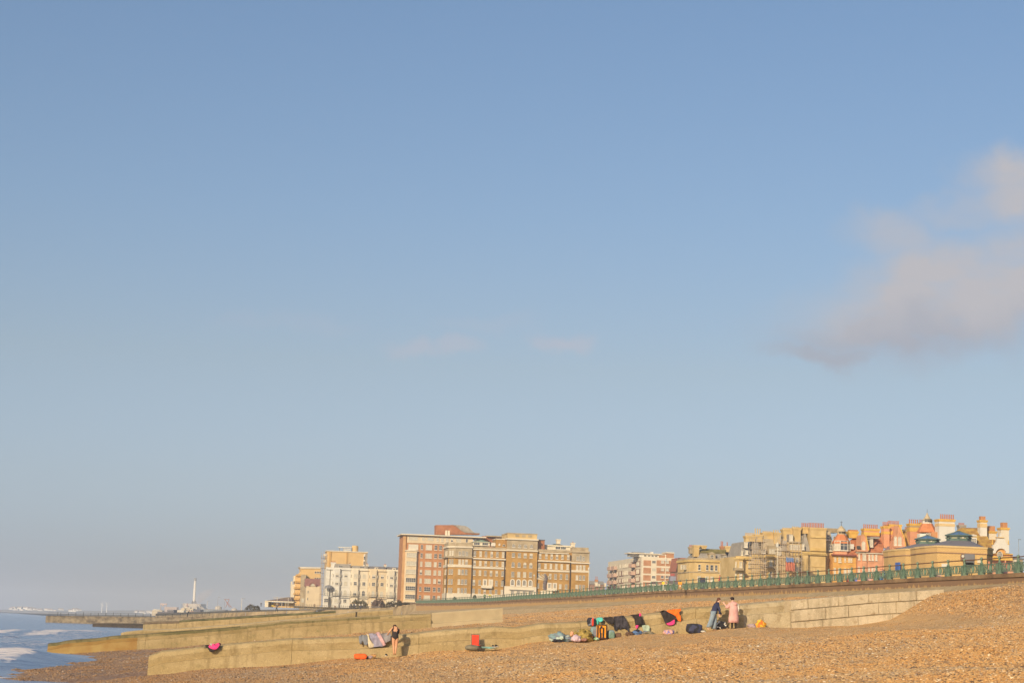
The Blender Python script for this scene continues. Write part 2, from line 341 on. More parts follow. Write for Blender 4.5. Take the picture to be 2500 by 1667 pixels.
# ---------------------------------------------------------------- groynes
def concrete(name,c1,c2,dark,speck=.5,band=1.0):
    m=bpy.data.materials.new(name); m.use_nodes=True; t=m.node_tree; n=t.nodes; l=t.links; b=n['Principled BSDF']; b.inputs['Roughness'].default_value=.95; b.inputs['Specular IOR Level'].default_value=.2
    g=n.new('ShaderNodeNewGeometry'); P=g.outputs['Position']
    def nz(sc,scale,det=5,r=.6):
        mp=n.new('ShaderNodeMapping'); mp.inputs['Scale'].default_value=scale; l.new(P,mp.inputs[0]); x=n.new('ShaderNodeTexNoise'); x.inputs['Scale'].default_value=sc; x.inputs['Detail'].default_value=det; x.inputs['Roughness'].default_value=r; l.new(mp.outputs[0],x.inputs['Vector']); return x.outputs[0]
    def mix(f,a,b_,lo,hi):
        mr=n.new('ShaderNodeMapRange'); mr.inputs[1].default_value=lo; mr.inputs[2].default_value=hi; l.new(f,mr.inputs[0]); x=n.new('ShaderNodeMix'); x.data_type='RGBA'; l.new(mr.outputs[0],x.inputs[0])
        for i,v in ((6,a),(7,b_)):
            if isinstance(v,tuple): x.inputs[i].default_value=(*v,1)
            else: l.new(v,x.inputs[i])
        return x.outputs[2]
    c=mix(nz(.35,(1,1,3.2*band)),c1,c2,.36,.62)
    c=mix(nz(1.3,(1.6,1.6,.28)),c,tuple(k*.74 for k in c1),.52,.70)
    c=mix(nz(2.2,(1,1,1.6),6,.7),c,dark,.55,.74)
    c=mix(nz(16,(1,1,1),3,.7),c,tuple(k*.62 for k in c1),.55,.75) if speck else c
    c=mix(nz(11,(1,1,1),3,.7),c,tuple(min(.8,k*1.28) for k in c2),.58,.76)
    l.new(c,b.inputs['Base Color'])
    h=nz(7,(1,1,1),6,.75); bp=n.new('ShaderNodeBump'); bp.inputs['Strength'].default_value=.9; bp.inputs['Distance'].default_value=.07; l.new(h,bp.inputs['Height']); l.new(bp.outputs[0],b.inputs['Normal'])
    return m
CON=concrete('groyne_concrete',(.42,.31,.15),(.50,.385,.21),(.29,.225,.105))
CONP=concrete('paler_concrete',(.44,.345,.20),(.52,.43,.28),(.29,.21,.12))
CON2=concrete('weathered_concrete',(.33,.25,.12),(.42,.32,.17),(.18,.16,.07))
ALG=concrete('algae_concrete',(.13,.115,.05),(.24,.19,.09),(.07,.075,.03))
PALE=mat('pale_concrete',(.42,.34,.21),.9,.08,.7,.25,8)
WHT=concrete('white_masonry',(.48,.39,.255),(.60,.50,.35),(.29,.20,.11),band=.5)
DARKST=mat('dark_wet_stone',(.06,.045,.03),.7,.4,1,.6,4)
def groyne(label,t,tops,width,sec,mt,base=1.3,batter=.05,groove=.55,r=.22,back=None,segs=None,mfun=None):
    """a long low wall across the beach at distance t; tops = pixel line of its upper front edge"""
    pts=sorted((hit_t(px,py,t) for px,py in tops)); xs=[p[0] for p in pts]; zs=[p[1] for p in pts]
    root=empty('groyne',st(xs[0],t,beach(xs[0],t)),AL,label,'sea groyne')
    s0,s1=xs[0],xs[-1]
    cuts=[s0]
    k=0
    while cuts[-1]<s1-1: cuts.append(min(s1,cuts[-1]+sec*(.75+.5*random.random()))); k+=1
    if cuts[-1]<s1: cuts[-1]=s1
    base0=root.location.z
    for i in range(len(cuts)-1):
        a,b=cuts[i]+.008,cuts[i+1]-.008
        n=max(2,int((b-a)/.6)); vs=[];fs=[];mi=[]
        off=random.uniform(-.04,.04)
        for j in range(n+1):
            s=lerp(a,b,j/n); zt=itp(s,xs,zs)+.02*fbm(s,t,1.3,3)+off*.3-(.16*(1-smooth(0,.55,s-s0)) if t==91.6 else 0); zb=min(beach(s,t),beach(s,t+width))-base
            e=.025 if (j in(0,n)) else 0
            g=groove+ .03*fbm(s,1,2,5)
            sec_=[(-batter*2-.10,zb),(-batter-.10,zt-g-.03),(off+.08,zt-g),(off+e,zt-r-.02),(off+r*.3,zt-r*.3),(off+r,zt-e*.4),(width-r,zt+.02),(width,zt-r),(width+.1,zb)]
            for q,z in sec_: vs.append((s-s0,q+.02*fbm(s*3,z*3,1.0,9),z-base0))
        m=9
        for j in range(n):
            for q in range(m-1):
                fs.append((j*m+q,(j+1)*m+q,(j+1)*m+q+1,j*m+q+1))
                mi.append(mfun(lerp(a,b,(j+.5)/n),q) if mfun else 0)
        fs.append(tuple(range(m))); fs.append(tuple(n*m+q for q in range(m-1,-1,-1))); mi+=[mfun(a,1) if mfun else 0]*2
        mesh('wall_section',vs,fs,mt,root,mi)
    return root,xs,zs
g1t=[(363,1592),(462,1582.7),(539,1573.5),(698,1559.7),(877,1553.6),(1006,1545.5),(1126,1534),(1215,1528),(1240,1530),(1258,1533),(1320,1522),(1433,1516.5),(1578,1500.4),(1690,1483),(1830,1473),(1900,1466.5),(1929,1464)]
G1,gx,gz=groyne('long yellow concrete groyne nearest the camera with clothes and bags along its foot',91.6,g1t,1.5,7.5,[CON,CONP],batter=.05,mfun=lambda s,q:1 if s>24.5+random.random() else 0)
# masonry stretch of the same groyne: two courses of pale blocks and a footing course
xs=[hit_t(px,py,91.6) for px,py in [(1929,1464),(2050,1454),(2137,1446),(2252,1440),(2305,1436.5)]]
mx=[p[0] for p in xs]; mz=[p[1] for p in xs]
random.seed(3)
b0=G1.location; s0=gx[0]
mb=MB()   # core behind the blocks
n=12
vs=[];fs=[]
for j in range(n+1):
    s=lerp(mx[0]-.3,mx[-1],j/n); z=itp(s,mx,mz)
    for q,zz in ((-.22,beach(s,91.6)-1.2),(-.135,z-1.85),(.025,z-.05),(1.5,z-.02),(1.6,beach(s,93)-1)): vs.append((s-s0,q,zz-b0.z))
for j in range(n):
    for q in range(4): fs.append((j*5+q,(j+1)*5+q,(j+1)*5+q+1,j*5+q+1))
fs+=[(0,1,2,3,4),(n*5+4,n*5+3,n*5+2,n*5+1,n*5)]
mesh('core',vs,fs,[concrete('mortar',(.44,.35,.22),(.48,.39,.26),(.28,.2,.12))],G1)
rows=[(.0,.50,.05,.12),(.505,1.10,.0,.05),(1.105,1.85,-.05,.0)]
for (d0,d1,q1,q0) in rows:   # depth below the top edge; q = offset of lower / upper edge
    s=mx[0]
    while s<mx[-1]-.4:
        wdt=random.choice([.75,.95,1.2,1.6,1.85]); e=min(s+wdt,mx[-1]); g=.008
        za=itp(s,mx,mz); zb=itp(e,mx,mz); j=random.uniform(-.015,.015)
        vs=[]
        P4=[(s+g,za-d1),(e-g,zb-d1),(e-g+random.uniform(-.03,.03),zb-d0-.02),(s+g+random.uniform(-.03,.03),za-d0-.02)]
        qq=[q1,q1,q0,q0]
        ins=.02
        cx=sum(p[0] for p in P4)/4; cz=sum(p[1] for p in P4)/4
        for (x,z),q in zip(P4,qq): vs.append((x-s0,q+.03+j-.10,z-b0.z))
        for (x,z),q in zip(P4,qq): vs.append((x+(ins if x<cx else -ins)-s0,q-.03+j-.10-.01,z+(ins if z<cz else -ins)*.7-b0.z))
        for (x,z),q in zip(P4,qq): vs.append((x-s0,q+.35,z-b0.z))
        mesh('block',vs,[(4,5,6,7),(0,1,5,4),(1,2,6,5),(2,3,7,6),(3,0,4,7),(1,0,8,9),(2,1,9,10),(3,2,10,11),(0,3,11,8)],[WHT],G1)
        s=e
random.seed(11)
g2t=[(116.5,1569.8),(129,1570),(165,1562),(246,1556.5),(269,1552),(350,1547),(420,1541.4),(537,1533),(660,1520.5),(700,1516),(900,1504),(1053,1496.5)]
def m2(s,q): 
    return 1 if (q in (3,4,5,6) and s<0 and random.random()<.97) or (q==3 and s<12) else (2 if s<-8 else 0)
ORG=mat('rusty_concrete',(.42,.24,.07),.9,.3,.8,.5,6,col2=(.36,.25,.09))
groyne('second concrete groyne, dark with weed along its top, its tip standing in the surf',156,g2t,2.0,8,[CON2,ALG,ORG],base=1.6,batter=.1,groove=.5,mfun=m2)
groyne('smooth pale concrete wall end behind the black swimsuit bather, with a square dark edge',155.9,[(1054,1494.5),(1228,1483)],1.7,6.6,[PALE],base=1.2,batter=.0,groove=.9,r=.1)
groyne('third groyne, low, with a flat pale top beyond the weedy one',226,[(295,1544),(300,1542),(345,1537),(430,1534.5),(560,1524.5),(700,1512),(770,1505),(869,1492),(960,1486)],3.2,16,[CON2,ALG,PALE],base=1.6,mfun=lambda s,q:2 if q in(4,5) and s>-20 else 0)
GRN=mat('green_weed',(.10,.105,.045),.8,.4,.6,.5,4,col2=(.17,.16,.07))
groyne('fourth groyne with bright green weed along its upper edge',345,[(437,1514.5),(445,1513),(560,1506),(650,1500.5),(700,1497.5),(820,1490.5)],2,20,[CON2,GRN],base=2,groove=.35,mfun=lambda s,q:1 if q>=2 and s<20 else 0)
groyne('low dark rocky groyne just breaking the water beyond the surf',520,[(226,1521),(250,1520.5),(330,1521),(362,1523),(368,1526)],3,20,[DARKST],base=1.5)
groyne('long timber topped groyne between the fourth groyne and the harbour arm',430,[(350,1517.5),(380,1516),(437,1515),(560,1505),(700,1496)],1.5,30,[mat('old_timber',(.16,.12,.075),.9,.3,1),CON2],base=2,mfun=lambda s,q:0 if q>1 else 1)
PIERM=mat('pier_concrete',(.17,.13,.085),.9,.35,.6,.6,3,col2=(.34,.27,.17))
PG,px_,pz_=groyne('long grey brown harbour arm with a thin railing running out into the sea',675,[(112,1502.5),(116,1502),(260,1503.5),(420,1506),(520,1503)],5,40,[PIERM],base=4,groove=.3,r=.1)
mb=MB(); RAILM=mat('dark_iron',(.03,.035,.035),.6,.2)
s=px_[0]+4; k=0
b0=PG.location
while s<px_[-1]:
    mb2=MB(); x=s-px_[0]; z=itp(s,px_,pz_)-b0.z; h=1.15 if k%4 else 1.35
    mb2.box(x-.07,x+.07,.6,.74,z-.05,z+h); mb2.obj('railing_post',RAILM,PG); s+=2.6*(1 if k else .4); k+=1
for zz in (.55,1.05):
    mb=MB()
    for a,b in zip(px_[:-1],px_[1:]):
        za=itp(a,px_,pz_)-b0.z; zb=itp(b,px_,pz_)-b0.z
        if a<px_[0]+.5: a=px_[0]+4
        if b>a: mb.tube((a-px_[0],.67,za+zz),(b-px_[0],.67,zb+zz),.035,n=5)
    mb.obj('rail',RAILM,PG)
# ---------------------------------------------------------------- sea wall, promenade, land
WS=55.8
base=[(2487.6,1397),(2281,1407),(2143,1415),(1856,1429.6),(1607,1441.6),(1392,1456),(1270,1462),(1198,1467),(1086,1470.4),(1016,1471.5)]
wt=sorted(hit_s(px,py,WS) for px,py in base)
print('wall',[(round(a),round(b,2)) for a,b in wt])
WX=[p[0] for p in wt]; WZ=[p[1] for p in wt]
def topz(t): return itp(t,[90]+WX+[WX[-1]+150],[WZ[0]-.1]+WZ+[WZ[-1]+.1])
STAIN=mat('stained_coping',(.24,.15,.085),.9,.3,.45,.4,5,col2=(.33,.22,.12))
WALLM=bpy.data.materials.new('stained_wall'); WALLM.use_nodes=True
def _():
    t=WALLM.node_tree; n=t.nodes; l=t.links; b=n['Principled BSDF']; b.inputs['Roughness'].default_value=.9
    g=n.new('ShaderNodeNewGeometry'); mp=n.new('ShaderNodeMapping'); mp.inputs['Scale'].default_value=(1.6,1.6,.12); l.new(g.outputs['Position'],mp.inputs[0])
    x=n.new('ShaderNodeTexNoise'); x.inputs['Scale'].default_value=1; x.inputs['Detail'].default_value=5; l.new(mp.outputs[0],x.inputs['Vector'])
    tcx=n.new('ShaderNodeTexCoord'); sp=n.new('ShaderNodeSeparateXYZ'); l.new(tcx.outputs['Object'],sp.inputs[0])
    y=n.new('ShaderNodeMath'); y.operation='MULTIPLY_ADD'; y.inputs[1].default_value=.75; y.inputs[2].default_value=0; l.new(sp.outputs[2],y.inputs[0])
    a=n.new('ShaderNodeMath'); a.operation='ADD'; l.new(x.outputs[0],a.inputs[0]); l.new(y.outputs[0],a.inputs[1])
    r=n.new('ShaderNodeValToRGB'); l.new(a.outputs[0],r.inputs[0]); e=r.color_ramp.elements
    e[0].position=.12; e[0].color=(.47,.30,.125,1); e[1].position=.22; e[1].color=(.25,.155,.088,1)
    l.new(r.outputs[0],b.inputs['Base Color'])
_()
APR=concrete('apron_stone',(.42,.31,.17),(.48,.37,.22),(.26,.18,.09))
SW=empty('sea_wall',st(WS,100,7),AL,'long brown stained sea wall under the green railings along the top of the beach','sea wall')
TS=[100]
while TS[-1]<600: TS.append(TS[-1]+ (5.6 if TS[-1]<400 else 14))
def swept(name,prof,ta,tb,m,dz=None):
    # prof: list of (s offset, z or callable)
    vs=[]
    for t in (ta+.02,tb-.02):
        for q,z in prof:
            zz=z(t) if callable(z) else z
            vs.append((q,t-100,zz-7))
    n=len(prof)
    fs=[(i,i+1,n+i+1,n+i) for i in range(n-1)]+[tuple(range(n)),tuple(range(2*n-1,n-1,-1))]
    fs.append((n-1,0,n,2*n-1))
    return mesh(name,vs,fs,m,SW)
for a,b in zip(TS[:-1],TS[1:]):
    j=random.uniform(-.03,.03)
    o=swept('coping_slab',[(-.10+j,lambda t:topz(t)-.32),(-.10+j,lambda t:topz(t)-.02),(.5,lambda t:topz(t)),(.5,lambda t:topz(t)-.32)],a,b,STAIN)
    o=swept('wall_panel',[(j,7.72),(j,lambda t:topz(t)-.33),(.5,lambda t:topz(t)-.33),(.5,7.72)],a,b,WALLM)
    # shift origin so object space z is the height below the coping
    me=o.data
    dz=topz(a)-.33-7
    for v in me.vertices: v.co.z-=dz
    o.location.z=dz
a=TS[0]
while a<600:
    b=a+random.uniform(2.2,4.2)*(1 if a<300 else 3); j=random.uniform(-.05,.05)
    swept('apron_slab',[(-1.5+j,7.1),(-.35+j,7.68),(-.25,7.71),(.1,7.71),(.1,7.1)],a,b,APR)
    a=b
swept('apron_toe',[(-4.5,3.2),(-1.62,7.02),(-1.5,7.08),(-.2,7.08),(-.2,3.2)],100,600,APR)
PAVE=mat('promenade_paving',(.34,.28,.22),.9,.1,.4)
LAWN=mat('sea_front_lawn',(.10,.11,.035),.95,.3,.15)
ss=[WS+.5,62,70,90,140,420]; ts=[60]+rangef(100,600,25)
vs,fs=grid(ss,ts,lambda s,t:topz(t)-.03); o=mesh('promenade',vs,fs,[PAVE,LAWN],mi=[1 if (i%5) in(2,) else 0 for i in range(len(fs))]); tag(o,kind='structure')
# ---------------------------------------------------------------- railings
GR=mat('green_iron_paint',(.105,.18,.13),.6,.2,2,.2,10,col2=(.18,.25,.18))
RW=mat('rusted_handrail',(.16,.08,.045),.6,.25,2)
BAY=3.37
RL=empty('promenade_railing',st(WS+.12,128,topz(128)),AL,'ornate green iron railing along the edge of the promenade above the sea wall','railing')
pb=MB()
pb.prism([(-.17,-.17),(.17,-.17),(.17,.17),(-.17,.17)],-.03,.14)
pb.prism([(-.13,-.17),(.13,-.17),(.13,.17),(-.13,.17)],.14,.42,top=[(-.11,-.15),(.11,-.15),(.11,.15),(-.11,.15)])
pb.prism([(-.11,-.15),(.11,-.15),(.11,.15),(-.11,.15)],.42,.78,top=[(-.07,-.09),(.07,-.09),(.07,.09),(-.07,.09)])
for q in (-.10,0,.10): pb.box(-.15,-.13,q-.025,q+.025,.12,.74)
pb.lathe([(.07,.78),(.10,.80),(.10,.84),(.055,.90),(.05,1.04),(.08,1.10),(.10,1.17),(.08,1.25),(.03,1.30)],8)
pb.v=[(x*1.3,y*1.3,z) for x,y,z in pb.v]
post0=pb.obj('post',GR,RL,loc=(0,0,0))
pn=MB(); hl=BAY/2-.12
pn.box(-.035,.035,-hl,hl,.70,.77); pn.box(-.035,.035,-hl,hl,.13,.19)
for k in range(-3,4):
    h=.24-.045*abs(k); pn.tube((0,k*.085,.445-h),(0,k*.085,.445+h),.034,n=5)
pn.slab([(-.34,.445),(-.2,.2),(.2,.2),(.34,.445),(.2,.69),(-.2,.69)],-.008,.008)
pn.v[-12:]=[(v[1],v[0],v[2]) for v in pn.v[-12:]]
def ring(cy,cz,r,w=.03,n=10):
    for i in range(n):
        a0=2*PI*i/n;a1=2*PI*(i+1)/n
        pn.tube((0,cy+r*math.cos(a0),cz+r*math.sin(a0)),(0,cy+r*math.cos(a1),cz+r*math.sin(a1)),w,n=4,cap=False)
for sg in (-1,1):
    for cy,cz,r in ((.62,.32,.10),(.62,.57,.10),(1.02,.32,.10),(1.02,.57,.10),(.82,.445,.12),(1.27,.445,.11)): ring(sg*cy,cz,r)
    for y0,y1 in ((.36,.82),(.82,1.2)):
        pn.tube((0,sg*y0,.18),(0,sg*y1,.445),.02,n=4); pn.tube((0,sg*y0,.72),(0,sg*y1,.445),.02,n=4)
    pn.tube((0,sg*1.2,.18),(0,sg*1.42,.72),.02,n=4); pn.tube((0,sg*1.2,.72),(0,sg*1.42,.18),.02,n=4)
panel0=pn.obj('panel',GR,RL)
hr=MB(); hr.tube((0,0,1.15),(0,BAY,1.15),.042,n=6); rail0=hr.obj('handrail',RW,RL)
nb=146; first=True; rz0=RL.location.z
def kz(t): return topz(t)-rz0
ty=-9*BAY
for i in range(nb):
    y=ty+i*BAY; t=128+y; z=kz(t); z1=kz(t+BAY); tilt=math.atan2(z1-z,BAY)
    gap=(t>352 and t<370) and False
    if i==0: p_,q_,r_=post0,panel0,rail0
    else: p_,q_,r_=[inst(o,RL) for o in (post0,panel0,rail0)]
    p_.location=(0,y,z); q_.location=(0,y+BAY/2,(z+z1)/2); r_.location=(0,y,z)
    q_.rotation_euler=(tilt,0,0); r_.rotation_euler=(tilt,0,0)
# ---------------------------------------------------------------- loose pebbles of the near beach
def pebble(seed):
    random.seed(seed); bm=bmesh.new(); bmesh.ops.create_icosphere(bm,subdivisions=1,radius=1)
    for v in bm.verts: v.co=Vector((v.co.x*1.15*random.uniform(.85,1.15),v.co.y*.85*random.uniform(.85,1.15),v.co.z*.6*random.uniform(.8,1.15)))
    me=bpy.data.meshes.new('pebble_shape'); bm.to_mesh(me); bm.free(); me.polygons.foreach_set('use_smooth',[True]*len(me.polygons)); return me
PM=bpy.data.materials.new('pebble'); PM.use_nodes=True
def _():
    t=PM.node_tree; n=t.nodes; l=t.links; b=n['Principled BSDF']; b.inputs['Roughness'].default_value=.7; b.inputs['Specular IOR Level'].default_value=.3
    oi=n.new('ShaderNodeObjectInfo'); r=n.new('ShaderNodeValToRGB'); r.color_ramp.interpolation='CONSTANT'; l.new(oi.outputs['Random'],r.inputs[0]); e=r.color_ramp.elements
    cs=[(.0,(.12,.09,.07)),(.075,(.30,.18,.09)),(.16,(.44,.27,.12)),(.38,(.49,.31,.14)),(.62,(.49,.34,.175)),(.80,(.45,.32,.19)),(.90,(.60,.45,.28)),(.95,(.38,.31,.25)),(.98,(.70,.61,.47))]
    e[0].color=(*cs[0][1],1); e[1].position=cs[1][0]; e[1].color=(*cs[1][1],1)
    for p,c in cs[2:]: x=e.new(p); x.color=(*c,1)
    g=n.new('ShaderNodeNewGeometry'); sp=n.new('ShaderNodeSeparateXYZ'); l.new(g.outputs['Position'],sp.inputs[0])
    mr=n.new('ShaderNodeMapRange'); l.new(sp.outputs[2],mr.inputs[0]); mr.inputs[1].default_value=.5; mr.inputs[2].default_value=1.9; mr.inputs[3].default_value=.85; mr.inputs[4].default_value=0
    mw=n.new('ShaderNodeMix'); mw.data_type='RGBA'; mw.blend_type='MULTIPLY'; l.new(mr.outputs[0],mw.inputs[0]); l.new(r.outputs[0],mw.inputs[6]); mw.inputs[7].default_value=(.55,.56,.72,1)
    nq=n.new('ShaderNodeTexNoise'); nq.inputs['Scale'].default_value=.16; nq.inputs['Detail'].default_value=5; l.new(g.outputs['Position'],nq.inputs['Vector'])
    mq=n.new('ShaderNodeMapRange'); l.new(nq.outputs[0],mq.inputs[0]); mq.inputs[1].default_value=.4; mq.inputs[2].default_value=.62
    cq=n.new('ShaderNodeMix'); cq.data_type='RGBA'; l.new(mq.outputs[0],cq.inputs[0]); cq.inputs[6].default_value=(1.12,.98,.78,1); cq.inputs[7].default_value=(.96,.98,1.02,1)
    fq=n.new('ShaderNodeMix'); fq.data_type='RGBA'; fq.blend_type='MULTIPLY'; fq.inputs[0].default_value=1; l.new(mw.outputs[2],fq.inputs[6]); l.new(cq.outputs[2],fq.inputs[7]); l.new(fq.outputs[2],b.inputs['Base Color'])
_()
rng=np.random.default_rng(5)
NP=640000
# camera-side stretch of beach: denser near the water line and near the camera
yy=rng.uniform(30,200,NP*3); xx=rng.uniform(-.30,.30,NP*3)*yy
S_=xx*NS.x+yy*NS.y; T_=xx*NT.x+yy*NT.y
ok=((T_<91.3)|(T_>93.4))&((T_<155.8)|(T_>159))&(T_<190)&(S_>-16)&(S_<53)&(rng.random(len(yy))<np.where(T_<92,1.0,.45)); xx,yy,S_,T_=[a[ok] for a in (xx,yy,S_,T_)]
# height lookup on a coarse grid
gs=np.arange(-17,55,.5); gt=np.arange(20,193,.5)
H=np.array([[beach(float(s),float(t)) for s in gs] for t in gt]); SA=np.array([[sandv(float(s),float(t)) for s in gs] for t in gt])
def bil(G,s,t):
    fs=(s-gs[0])/.5; ft=(t-gt[0])/.5; i=np.clip(fs.astype(int),0,len(gs)-2); j=np.clip(ft.astype(int),0,len(gt)-2); u=fs-i; v=ft-j
    return G[j,i]*(1-u)*(1-v)+G[j,i+1]*u*(1-v)+G[j+1,i]*(1-u)*v+G[j+1,i+1]*u*v
sv=np.clip(bil(SA,S_,T_)+.12,0,1); den=1-.45*sv
patch=.5+.5*np.sin(S_*.9+2*np.sin(T_*.07+S_*.11))*np.sin(T_*.13+1.3*np.sin(S_*.31)); den*=np.maximum(.45+.55*patch,sv)
keep=rng.random(len(xx))<den; xx,yy,S_,T_,sv=[a[keep][:NP] for a in (xx,yy,S_,T_,sv)]
zz=bil(H,S_,T_)+.004
# coarser scatter on the upper beach beyond the second groyne line
n2_=170000; y2=rng.uniform(150,345,n2_*2); x2=rng.uniform(-.04,.30,n2_*2)*y2; s2=x2*NS.x+y2*NS.y; t2=x2*NT.x+y2*NT.y
ok=(s2>6)&(s2<54.3)&(t2>159)&((t2<225)|(t2>230)); x2,y2,s2,t2=[a[ok][:n2_] for a in (x2,y2,s2,t2)]
gs2=np.arange(0,58,1.0); gt2=np.arange(140,350,2.0); H2=np.array([[beach(float(s),float(t)) for s in gs2] for t in gt2])
fs=(s2-gs2[0])/1.0; ft=(t2-gt2[0])/2.0; i=fs.astype(int); j=ft.astype(int); u=fs-i; v=ft-j
z2=H2[j,i]*(1-u)*(1-v)+H2[j,i+1]*u*(1-v)+H2[j+1,i]*(1-u)*v+H2[j+1,i+1]*u*v+.01
n1_=len(xx); xx,yy,zz=np.concatenate([xx,x2]),np.concatenate([yy,y2]),np.concatenate([zz,z2])
me=bpy.data.meshes.new('pebbles'); me.vertices.add(len(xx)); me.vertices.foreach_set('co',np.stack([xx,yy,zz],1).ravel().astype(np.float32))
sz=(np.clip(rng.lognormal(-3.62,.36,n1_),.014,.08)*np.where(T_>92,1.05,1)*np.where(T_<92,1-.48*sv,1)).astype(np.float32)
sz=np.concatenate([sz[:n1_],np.clip(rng.lognormal(-2.9,.3,len(x2)),.03,.10).astype(np.float32)])
a=me.attributes.new('size','FLOAT','POINT'); a.data.foreach_set('value',sz)
rt=rng.uniform(-.45,.45,(len(xx),3)).astype(np.float32); rt[:,2]=rng.uniform(0,6.28,len(xx)); a=me.attributes.new('rot','FLOAT_VECTOR','POINT'); a.data.foreach_set('vector',rt.ravel())
po=bpy.data.objects.new('pebbles',me); link(po); tag(po,kind='stuff')
ng=bpy.data.node_groups.new('scatter','GeometryNodeTree'); ng.interface.new_socket('Geometry',in_out='INPUT',socket_type='NodeSocketGeometry'); ng.interface.new_socket('Geometry',in_out='OUTPUT',socket_type='NodeSocketGeometry')
gi=ng.nodes.new('NodeGroupInput'); go=ng.nodes.new('NodeGroupOutput'); ip=ng.nodes.new('GeometryNodeInstanceOnPoints'); jn=ng.nodes.new('GeometryNodeJoinGeometry')
pcoll=bpy.data.collections.new('pebble_shapes')
for i in range(5):
    m_=pebble(i); m_.materials.append(PM); o=bpy.data.objects.new('pebble_shape',m_); pcoll.objects.link(o)
ci=ng.nodes.new('GeometryNodeCollectionInfo'); ci.inputs[0].default_value=pcoll; ci.inputs['Separate Children'].default_value=True; ci.inputs['Reset Children'].default_value=True
ng.links.new(ci.outputs[0],ip.inputs['Instance']); ip.inputs['Pick Instance'].default_value=True
na=ng.nodes.new('GeometryNodeInputNamedAttribute'); na.data_type='FLOAT'; na.inputs[0].default_value='size'
nr=ng.nodes.new('GeometryNodeInputNamedAttribute'); nr.data_type='FLOAT_VECTOR'; nr.inputs[0].default_value='rot'
ng.links.new(gi.outputs[0],ip.inputs['Points']); ng.links.new(na.outputs[0],ip.inputs['Scale']); ng.links.new(nr.outputs[0],ip.inputs['Rotation']); ng.links.new(ip.outputs[0],go.inputs[0])
md=po.modifiers.new('scatter','NODES'); md.node_group=ng
random.seed(21)
# ---------------------------------------------------------------- building kit
M_=mat
WF=M_('white_window_frame',(.66,.60,.49),.6,.05)
GLD=M_('dark_glass',(.055,.06,.075),.12,.3,.3,spec=.6,col2=(.12,.13,.15))
BLD=M_('drawn_blind',(.60,.56,.47),.7,.1,.4)
WARM=M_('pale_curtain',(.50,.46,.36),.6,.12,.4,col2=(.60,.57,.48))
_wc={}
def window_mesh(w,h,kind='dark',nx=2,nz=2,arch=False,sill=True,fm=None,sur=.0):
    key=(round(w,2),round(h,2),kind,nx,nz,arch,sill,fm.name if fm else '',sur)
    if key in _wc: return _wc[key]
    b=MB(); fw=.07+sur; W=w/2
    def outline(e):
        r=W+e
        if arch: 
            zc=h-W
            return [(-r,-e)]+[(r,-e)]+[(r*math.cos(a),zc+r*math.sin(a)) for a in [PI*i/8 for i in range(9)]]
        return [(-r,-e),(r,-e),(r,h+e),(-r,h+e)]
    # frame ring + recessed pane
    O=outline(fw); I=outline(0); n=len(O)
    vs=[(x,-.16,z) for x,z in O]+[(x,-.16,z) for x,z in I]+[(x,-.03,z) for x,z in I]+[(x,0.0,z) for x,z in O]
    fs=[(i,(i+1)%n,n+(i+1)%n,n+i) for i in range(n)]+[(n+i,n+(i+1)%n,2*n+(i+1)%n,2*n+i) for i in range(n)]+[(3*n+i,3*n+(i+1)%n,(i+1)%n,i) for i in range(n)]
    b.add(vs,fs,0)
    if kind=='half':
        zm=h*.5; zz=[(-W,0),(W,0),(W,zm),(-W,zm)]
        b.add([(x,-.03,z) for x,z in zz],[(0,1,2,3)],1); I2=[(x,z) for x,z in I if z>zm]
        b.add([(-W,-.035,zm),(W,-.035,zm)]+[(x,-.035,z) for x,z in I2],[tuple(range(len(I2)+2))],2)
    else: b.add([(x,-.03,z) for x,z in I],[tuple(range(n))],{'dark':1,'blind':2,'warm':3}[kind])
    bw=.035
    for i in range(1,nx): x=-W+w*i/nx; b.box(x-bw,x+bw,-.10,-.035,0,h*(.9 if arch else 1),0)
    for i in range(1,nz): z=h*i/nz; b.box(-W,W,-.105,-.036,z-bw,z+bw,0)
    if sill: b.box(-W-fw-.08,W+fw+.08,-.28,0,-fw-.16,-fw,0)
    me=bpy.data.meshes.new('window'); me.from_pydata(b.v,[],b.f)
    for m in (fm or WF,GLD,BLD,WARM): me.materials.append(m)
    me.polygons.foreach_set('material_index',b.m); me.update(); _wc[key]=me
    return me
NINL=Vector((NS.y,-NS.x,0))  # outward normal of a wall facing back along the beach
